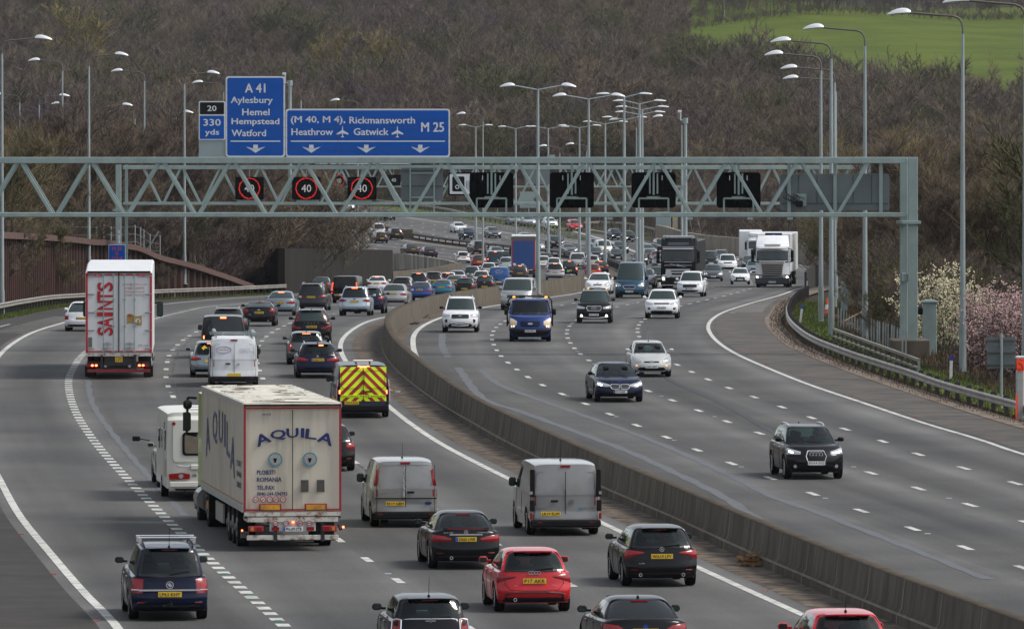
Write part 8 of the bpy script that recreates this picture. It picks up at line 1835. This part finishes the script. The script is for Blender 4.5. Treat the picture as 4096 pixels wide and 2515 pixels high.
# right bank: big bare thicket behind the near gantry column
row(NVM, [(3380,640,640,11.4),(3470,600,600,11.4),(3560,620,560,11.4),(3640,600,620,11.4),(3720,590,560,11.4),(3800,620,600,11.4),(3880,600,570,11.4),(3960,640,610,11.4),(4040,590,580,11.4),(4120,620,600,11.4)], 'tall bare tree behind the near gantry column', 'bare trees on the right bank')
row(NVM, [(3420,830,470,11.4),(3530,780,480,11.4),(3610,760,450,11.4),(3700,720,450,11.4),(3780,760,430,11.4),(3870,740,440,11.4),(3960,760,430,11.4),(4050,720,440,11.4),(4140,760,430,11.4)], 'bare brown tree above the blossom bushes', 'bare trees on the right bank')
row(SVM, [(3290,950,600,7.2),(3360,880,560,7.2),(3430,980,470,7.2),(3500,960,440,7.2),(3570,1000,420,7.2),(3450,1120,418,7.2),(3520,1130,400,7.2),(3600,1120,385,7.2),(3680,1080,390,7.2),(3760,1040,400,7.2)], 'tangled scrub bush behind the palisade fence', 'scrub on the right bank', 'bush', 'bush')
# middle distance beyond the parapet wall
row(FVM, [(2350,760,1210,14.4),(2440,730,1190,14.4),(2530,760,1120,14.4),(2610,700,1140,14.4),(2690,740,1080,14.4),(2770,690,1100,14.4),(2850,720,1040,14.4),(2930,680,1060,14.4),(3010,720,1000,14.4),(3090,670,1020,14.4),(3170,700,960,14.4),(3250,660,980,14.4),(3330,690,900,14.4),(3410,640,940,14.4),(3490,620,860,14.4),(3570,610,900,14.4),(3660,600,830,14.4),(3760,580,860,14.4),(3860,590,820,14.4),(3960,570,850,14.4)], 'bare tree beyond the pale parapet wall', 'trees beyond the parapet wall')
row(BVM, [(1975,480,1290,13),(2010,460,1300,13),(2110,500,1280,13),(2180,510,1300,13),(1770,470,1320,13),(1240,450,1310,13),(2320,480,1290,13),(2560,560,1240,13)], 'pale trunked birch standing at the foot of the wooded hill', 'birches below the hill', 'birch_tree')
row(FVM, [(2700,560,1230,14.4),(2790,590,1210,14.4),(2880,600,1220,14.4),(3120,590,1200,14.4),(3230,560,1190,14.4),(3340,590,1150,14.4),(3000,600,1190,14.4)], 'paler brown tree at the foot of the hill above the gantry', 'paler trees below the hill')
# blossom bushes
def blossom(x, Y, w_, h_, yt, colm, leafm, label, seed, n=9000):
    X = (x-XC)*Y/F; zb_ = zside(Y, True)-.2; rq = random.Random(seed); r = empty('blossom_bush', (X, Y, zb_)); tag(r, label, 'bush'); zh = zat(0, yt, Y)-zb_; W_ = w_*Y/F
    T = MB(); K = MB(); G = MB()
    for s_ in range(26):
        a = rq.uniform(0, 2*pi); rr = rq.random()**.5; base = Vector((cos(a)*.35*W_*rr, sin(a)*.3*W_*rr, 0)); tip = Vector((cos(a)*W_*rr*.55+rq.gauss(0, .2), sin(a)*W_*rr*.45, zh*(1-.35*rr*rr)*rq.uniform(.78, 1.0)))
        pts = []
        for i in range(6): t = i/5; p = base.lerp(tip, t)+Vector((rq.gauss(0, .08), rq.gauss(0, .08), 0)); pts.append(p)
        T.path(pts, [.035, .03, .025, .018, .012, .006], 4)
        for j in range(34):
            t = rq.uniform(.08, 1); i = min(4, int(t*5)); p = pts[i].lerp(pts[i+1], t*5-i); d = Vector((rq.gauss(0, .6), rq.gauss(0, .6), rq.uniform(.2, 1))).normalized(); L = rq.uniform(.35, .95)
            q = p+d*L; T.tube(p, q, .010, .003, 3, 0, False)
            for k in range(n//(26*34)):
                c_ = p.lerp(q, rq.uniform(.1, 1))+Vector((rq.gauss(0, .03), rq.gauss(0, .03), rq.gauss(0, .03))); u_ = Vector((rq.gauss(0, 1), rq.gauss(0, 1), rq.gauss(0, 1))).normalized(); v_ = u_.orthogonal().normalized(); s2 = rq.uniform(.024, .050)
                kk = len(K.v); K.v += [tuple(c_+u_*s2), tuple(c_+v_*s2), tuple(c_-u_*s2), tuple(c_-v_*s2)]; K.face((kk, kk+1, kk+2, kk+3))
    for j in range(2600):
        a = rq.uniform(0, 2*pi); rr = rq.random()**.5; z_ = rq.random()**1.5*zh*.6; c_ = Vector((cos(a)*W_*.5*rr, sin(a)*W_*.4*rr, z_)); u_ = Vector((rq.gauss(0, 1), rq.gauss(0, 1), rq.gauss(0, 1))).normalized(); v_ = u_.orthogonal().normalized(); s2 = rq.uniform(.03, .07)
        kk = len(G.v); G.v += [tuple(c_+u_*s2), tuple(c_+v_*s2*.6), tuple(c_-u_*s2), tuple(c_-v_*s2*.6)]; G.face((kk, kk+1, kk+2, kk+3))
    T.build('trunk', MATS['bark'], r); K.build('blossom', colm, r); G.build('foliage', leafm, r)
IVY = mat('ivy', (.05,.07,.02), .7, noise=.4, nscale=2, col2=(.02,.028,.01)); PUR = mat('purple_leaf', (.10,.055,.05), .7, noise=.4, nscale=2, col2=(.045,.03,.03))
CRB = mat('cream_blossom', (.66,.60,.40), .8, noise=.3, nscale=3); PKB = mat('pink_blossom', (.60,.43,.42), .8, noise=.4, nscale=3, col2=(.34,.20,.19))
blossom(3770, 352, 430, 0, 1045, CRB, IVY, 'cream blossoming bush between the gantry column and the tall lamp post', 3, 11000)
blossom(3720, 372, 250, 0, 1130, CRB, IVY, 'smaller cream blossoming bush just right of the near gantry column', 8, 5000)
blossom(3955, 322, 330, 0, 1120, PKB, PUR, 'pink blossoming bush right of the tall lamp post', 4, 11000)
blossom(4090, 312, 300, 0, 1140, PKB, PUR, 'pink blossoming bush cut by the right edge of the photo', 5, 9000)
# low green growth at the left: brambles against the piling
for x, yb, s_, lab in ((110, 1236, .32, 'low dark bramble with grey leaves at the far left below the brown wall'), (240, 1205, .34, 'low dark bramble with grey leaves in front of the brown piling, near the lorry'), (655, 1140, .28, 'low bramble behind the left barrier right of the red lettered lorry')):
    Y = wallY(x)-3; tree(SVM[0], (x-XC)*Y/F, Y, zside(Y, False)+.3, s_, lab, 'brambles by the brown wall', 'bramble', 'bush')
# ------------------------------------------------------------ grass
GRASS = mat('grass_blades', (.10,.15,.03), .85, noise=.3, nscale=.6, col2=(.07,.07,.025)); rq = random.Random(9)
b = MB()
def blades(fa, fb, ya, yb, n, h, rt):
    for _ in range(n):
        y = rq.uniform(ya, yb); x = fa(y)+(fb(y)-fa(y))*rq.random(); z = zt(x, y)-.02; hh = h*rq.uniform(.5, 1.4); a = rq.uniform(0, 3.14); w_ = .03; k = len(b.v)
        b.v += [(x-w_*cos(a), y-w_*sin(a), z), (x+w_*cos(a), y+w_*sin(a), z), (x+rq.gauss(0, .05), y+rq.gauss(0, .05), z+hh)]; b.face((k, k+1, k+2))
blades(lambda y: BR(y)+.1, lambda y: BR(y)+3.2, 240, 480, 22000, .16, True); blades(lambda y: BL(y)-.9, lambda y: BL(y)+1.2, 400, 645, 16000, .2, False)
blades(lambda y: RM(y)+3, lambda y: fb(y)+3.5, 985, 1150, 5000, .3, True)
tag(b.build('grass', GRASS), kind='stuff')
BRN = mat('dead_growth', (.13,.085,.05), .95, noise=.4, nscale=1, col2=(.06,.045,.03)); b = MB()
blades(lambda y: BR(y)-1.0, lambda y: BR(y)+.3, 240, 500, 9000, .16, True); blades(lambda y: BL(y)-.5, lambda y: BL(y)+1.3, 400, 645, 4000, .16, False); blades(lambda y: BR(y)+2.5, lambda y: BR(y)+9, 240, 460, 14000, .28, True)
tag(b.build('dead_grass', BRN), kind='stuff')
# verge surfaces: mown green patches
def turf(name, fa, fb, ys_, m, n=3):
    mb = MB(); rows = [[(fa(y)+(fb(y)-fa(y))*i/n, y, zt(fa(y)+(fb(y)-fa(y))*i/n, y)+.03) for i in range(n+1)] for y in ys_]; mb.grid(rows); tag(mb.build(name, m), kind='structure')
TURF = mat('turf', (.095,.14,.022), .95, noise=.3, nscale=.5, col2=(.05,.06,.02), bump=.3)
turf('grass_verge', lambda y: BR(y)+.2, lambda y: BR(y)+2.6, [y for y in YS if 240 <= y <= 475], TURF); turf('grass_verge', lambda y: BL(y)-.6, lambda y: BL(y)+1.2, [y for y in YS if 400 <= y <= 645], TURF)
turf('grass_verge', lambda y: RM(y)+2.2, lambda y: fb(y)+5, [y for y in YS if 985 <= y <= 1180], TURF)
# ------------------------------------------------------------ hillside field and woods
_fl = interp([(1500,1700),(1600,1250),(1650,1000),(1725,680),(2000,655),(2250,650)])
def fld_left(Y): return _fl(min(Y, 2250))*Y/F
_ft = interp([(40,2075),(70,2150),(95,2195),(125,2225),(155,2250),(230,2280)])
def ftop(X): return _ft(min(max(X, 40), 230))
FM = mat('field', (.096,.125,.020), .98, noise=.2, nscale=.03, col2=(.062,.088,.016), spec=.02, coords='Object', bump=.2, ramp=(.4,.6)); mb = MB()
def fld_top(X): return 2330
rows = []
for i in range(31):
    Y = 1560+i*26; xs0 = fld_left(Y)-25; rows.append([(xs0+(430-xs0)*j/14, Y, zt(xs0+(430-xs0)*j/14, Y)+.35) for j in range(15)])
mb.grid(rows); tag(mb.build('field', FM, smooth=80), kind='structure')
INST = bpy.data.collections.new('wood_variants')
for i, (a, b_) in enumerate(FVM):
    me = tomesh(VAR[i][0], 'wood_tree', BARKM)
    jb = MB(); jb.v = list(VAR[i][0].v); jb.f = list(VAR[i][0].f); jb.m = [0]*len(jb.f); k = len(jb.v)
    jb.v += VAR[i][1].v; jb.f += [tuple(k+q for q in f_) for f_ in VAR[i][1].f]; jb.m += [1]*len(VAR[i][1].f)
    o = bpy.data.objects.new('wood_tree', tomesh(jb, 'wood_tree', [BARKM, TWIG])); INST.objects.link(o)
OLIVE = mat('olive_twigs', (.115,.108,.055), .9, noise=.3, nscale=.4, col2=(.06,.06,.03))
for sd, kw, ms in ((90, (17, .26, 1300, .03, 1.2, 3, 4, .17, .35, 1.1), [BIRCH, TWIG]), (91, (14, .5, 5200, .04, .8, 3, 6), [BARKM, OLIVE])):
    T, K = tree_data(sd, *kw); k = len(T.v); T.v += K.v; T.f += [tuple(k+q for q in f_) for f_ in K.f]; T.m += [1]*len(K.f)
    o = bpy.data.objects.new('wood_tree_'+('pale' if sd == 90 else 'olive'), tomesh(T, 'wood_tree', ms)); INST.objects.link(o)
def wood(name, pts, seed, label=None):
    me = bpy.data.meshes.new(name); me.from_pydata([p[:3] for p in pts], [], []); at = me.attributes.new('size', 'FLOAT', 'POINT'); at.data.foreach_set('value', [p[3] for p in pts])
    o = bpy.data.objects.new(name, me); C.objects.link(o); tag(o, kind='stuff')
    ng = bpy.data.node_groups.new(name, 'GeometryNodeTree'); ng.interface.new_socket('Geometry', in_out='INPUT', socket_type='NodeSocketGeometry'); ng.interface.new_socket('Geometry', in_out='OUTPUT', socket_type='NodeSocketGeometry')
    N = ng.nodes.new; gi, go = N('NodeGroupInput'), N('NodeGroupOutput'); ip = N('GeometryNodeInstanceOnPoints'); ci = N('GeometryNodeCollectionInfo'); ci.inputs['Collection'].default_value = INST; ci.inputs['Separate Children'].default_value = True; ci.inputs['Reset Children'].default_value = True
    ip.inputs['Pick Instance'].default_value = True; rv = N('FunctionNodeRandomValue'); rv.data_type = 'INT'; rv.inputs['Min'].default_value = 0; rv.inputs['Max'].default_value = 7; rv.inputs['Seed'].default_value = seed
    rr_ = N('FunctionNodeRandomValue'); rr_.data_type = 'FLOAT_VECTOR'; rr_.inputs[0].default_value = (-.05, -.05, 0); rr_.inputs[1].default_value = (.05, .05, 6.28); na = N('GeometryNodeInputNamedAttribute'); na.data_type = 'FLOAT'; na.inputs['Name'].default_value = 'size'
    L_ = ng.links.new; L_(gi.outputs[0], ip.inputs['Points']); L_(ci.outputs[0], ip.inputs['Instance']); L_([q for q in rv.outputs if q.type == 'INT'][0], ip.inputs['Instance Index']); L_(rr_.outputs[0], ip.inputs['Rotation']); L_(na.outputs[0], ip.inputs['Scale']); L_(ip.outputs[0], go.inputs[0])
    md = o.modifiers.new('nodes', 'NODES'); md.node_group = ng; return o
wq = random.Random(21); pts = []
Y = 1225.0
while Y < 2480:
    half = Y*.083+25; X = -half
    while X < half:
        x_, y_ = X+wq.uniform(-3, 3), Y+wq.uniform(-4, 4); fl = fld_left(y_) if 1560 < y_ else 9e9
        top = 2325 if x_ > 0 else 9e9
        inside = (x_ > fl and y_ < ftop(x_)) if y_ > 1560 else False
        zz = zt(x_, y_); s_ = wq.uniform(.6, 1.22)*(1+.18*sin(x_*.05+y_*.02))
        if y_ > 1560 and x_ > fl: s_ *= .62 if x_ > 100 else .95
        if 1225 <= y_ < 1290 and x_ > 0: s_ *= .75
        if not inside: pts.append((x_, y_, zz-.3, s_))
        X += 6.3 if Y < 1700 else 7.5
    Y += 8.0 if Y < 1500 else 11.5
wood('woodland', pts, 3)
up_ = []
for q in range(2600):
    Y_ = wq.uniform(1000, 1250); X = wq.uniform(-.085*Y_, .085*Y_+20)
    if X > road_edge_r(min(Y_, 1195))+9 or X < road_edge_l(min(Y_, 1195))-6: up_.append((X, Y_, zt(X, Y_)-.2, wq.uniform(.20, .36)))
for q in range(700):
    Y_ = wq.uniform(620, 1000); X = wq.uniform(45, 85)
    up_.append((X, Y_, zt(X, Y_)-.2, wq.uniform(.22, .4)))
for q in range(1500):
    px = wq.uniform(-100, 1330); Y_ = wallY(px)+wq.uniform(14, 115); X = (px-XC)*Y_/F; up_.append((X, Y_, zt(X, Y_)-.2, wq.uniform(.16, .34)))
for q in range(420):
    px = wq.uniform(3480, 4200); Y_ = wq.uniform(362, 520); X = (px-XC)*Y_/F; up_.append((X, Y_, zt(X, Y_)-.2, wq.uniform(.12, .28)))
wood('undergrowth', up_, 8)
# tree line along the top edge of the field
row(FVM, [(2640+i*80, -25-i*3+(i % 3)*14, ftop((2640+i*80-XC)*2230/F)-4, 14.4) for i in range(9)], 'bare tree along the top edge of the green field', 'trees along the top of the field')
hedge_and_bank_trees = [(fl_, 2350+wq.uniform(-4, 10), 0, 0) for fl_ in []]
pts2 = []
for i in range(160): X = 45+i*1.3; Y_ = ftop(X)+wq.uniform(-5, 1); pts2.append((X, Y_, zt(X, Y_)-.3, wq.uniform(.16, .26)))
for i in range(420):
    Y_ = wq.uniform(-60, 440); s2 = wq.choice((-1, 1)); X = wq.uniform(34, 80)*s2+(0 if s2 < 0 else 12); pts2.append((X, Y_, -.8, wq.uniform(.6, .95)))  # unseen trees on both near banks, added for side reflections and fuller banks
for i in range(900):
    Y_ = wq.uniform(200, 1150); px = wq.uniform(4230, 9000) if i % 2 else wq.uniform(-5000, -150); X = (px-XC)*Y_/F
    if abs(X) < 160 and (X > road_edge_r(Y_)+9 or X < road_edge_l(Y_)-9): pts2.append((X, Y_, zt(X, Y_)-.3, wq.uniform(.45, .85)))
wood('hedge_and_bank_trees', pts2, 5)
# a few individuals: evergreen-looking clumps and yellow catkin trees on the hill
YEL = mat('catkin_yellow', (.22,.18,.07), .9, noise=.3, nscale=.5, col2=(.16,.13,.05)); T, K = tree_data(99, 13, .5, 4200, .05, .8, 3, 6); YVM = (tomesh(T, 'trunk', BARKM), tomesh(K, 'crown', YEL))
for x, yt, Y_, lab in ((1500, 205, 1620, 'yellow green catkin tree standing out on the dark wooded hill'), (1350, 200, 1640, 'dull yellow tree left of the brighter catkin tree on the hill'), (330, 120, 1700, 'rounded yellowish tree high on the left of the wooded hill'), (3120, 262, 1560, 'yellowish tree among bare ones just below the green field'), (2330, 345, 1500, 'faint yellow green tree above the second double lamp')):
    X = (x-XC)*Y_/F; zb_ = zt(X, Y_); s_ = (zat(0, yt, Y_)-zb_)/12.4; tree(YVM, X, Y_, zb_, s_, lab, 'yellow trees on the hill', 'catkin_tree')
# ------------------------------------------------------------ haze
hz = MB(); hz.box((0, 1250, 56), (1500, 3700, 130)); ho = hz.build('haze', None or mat('haze', (.6,.62,.66))); m = MATS['haze']; t = m.node_tree
for n in list(t.nodes):
    if n.type != 'OUTPUT_MATERIAL': t.nodes.remove(n)
pv = t.nodes.new('ShaderNodeVolumePrincipled'); pv.inputs['Color'].default_value = (.80, .82, .90, 1); pv.inputs['Density'].default_value = .00003; pv.inputs['Anisotropy'].default_value = .2
t.links.new(pv.outputs[0], t.nodes['Material Output'].inputs['Volume']); tag(ho, kind='stuff')
sc.view_layers[0].update()
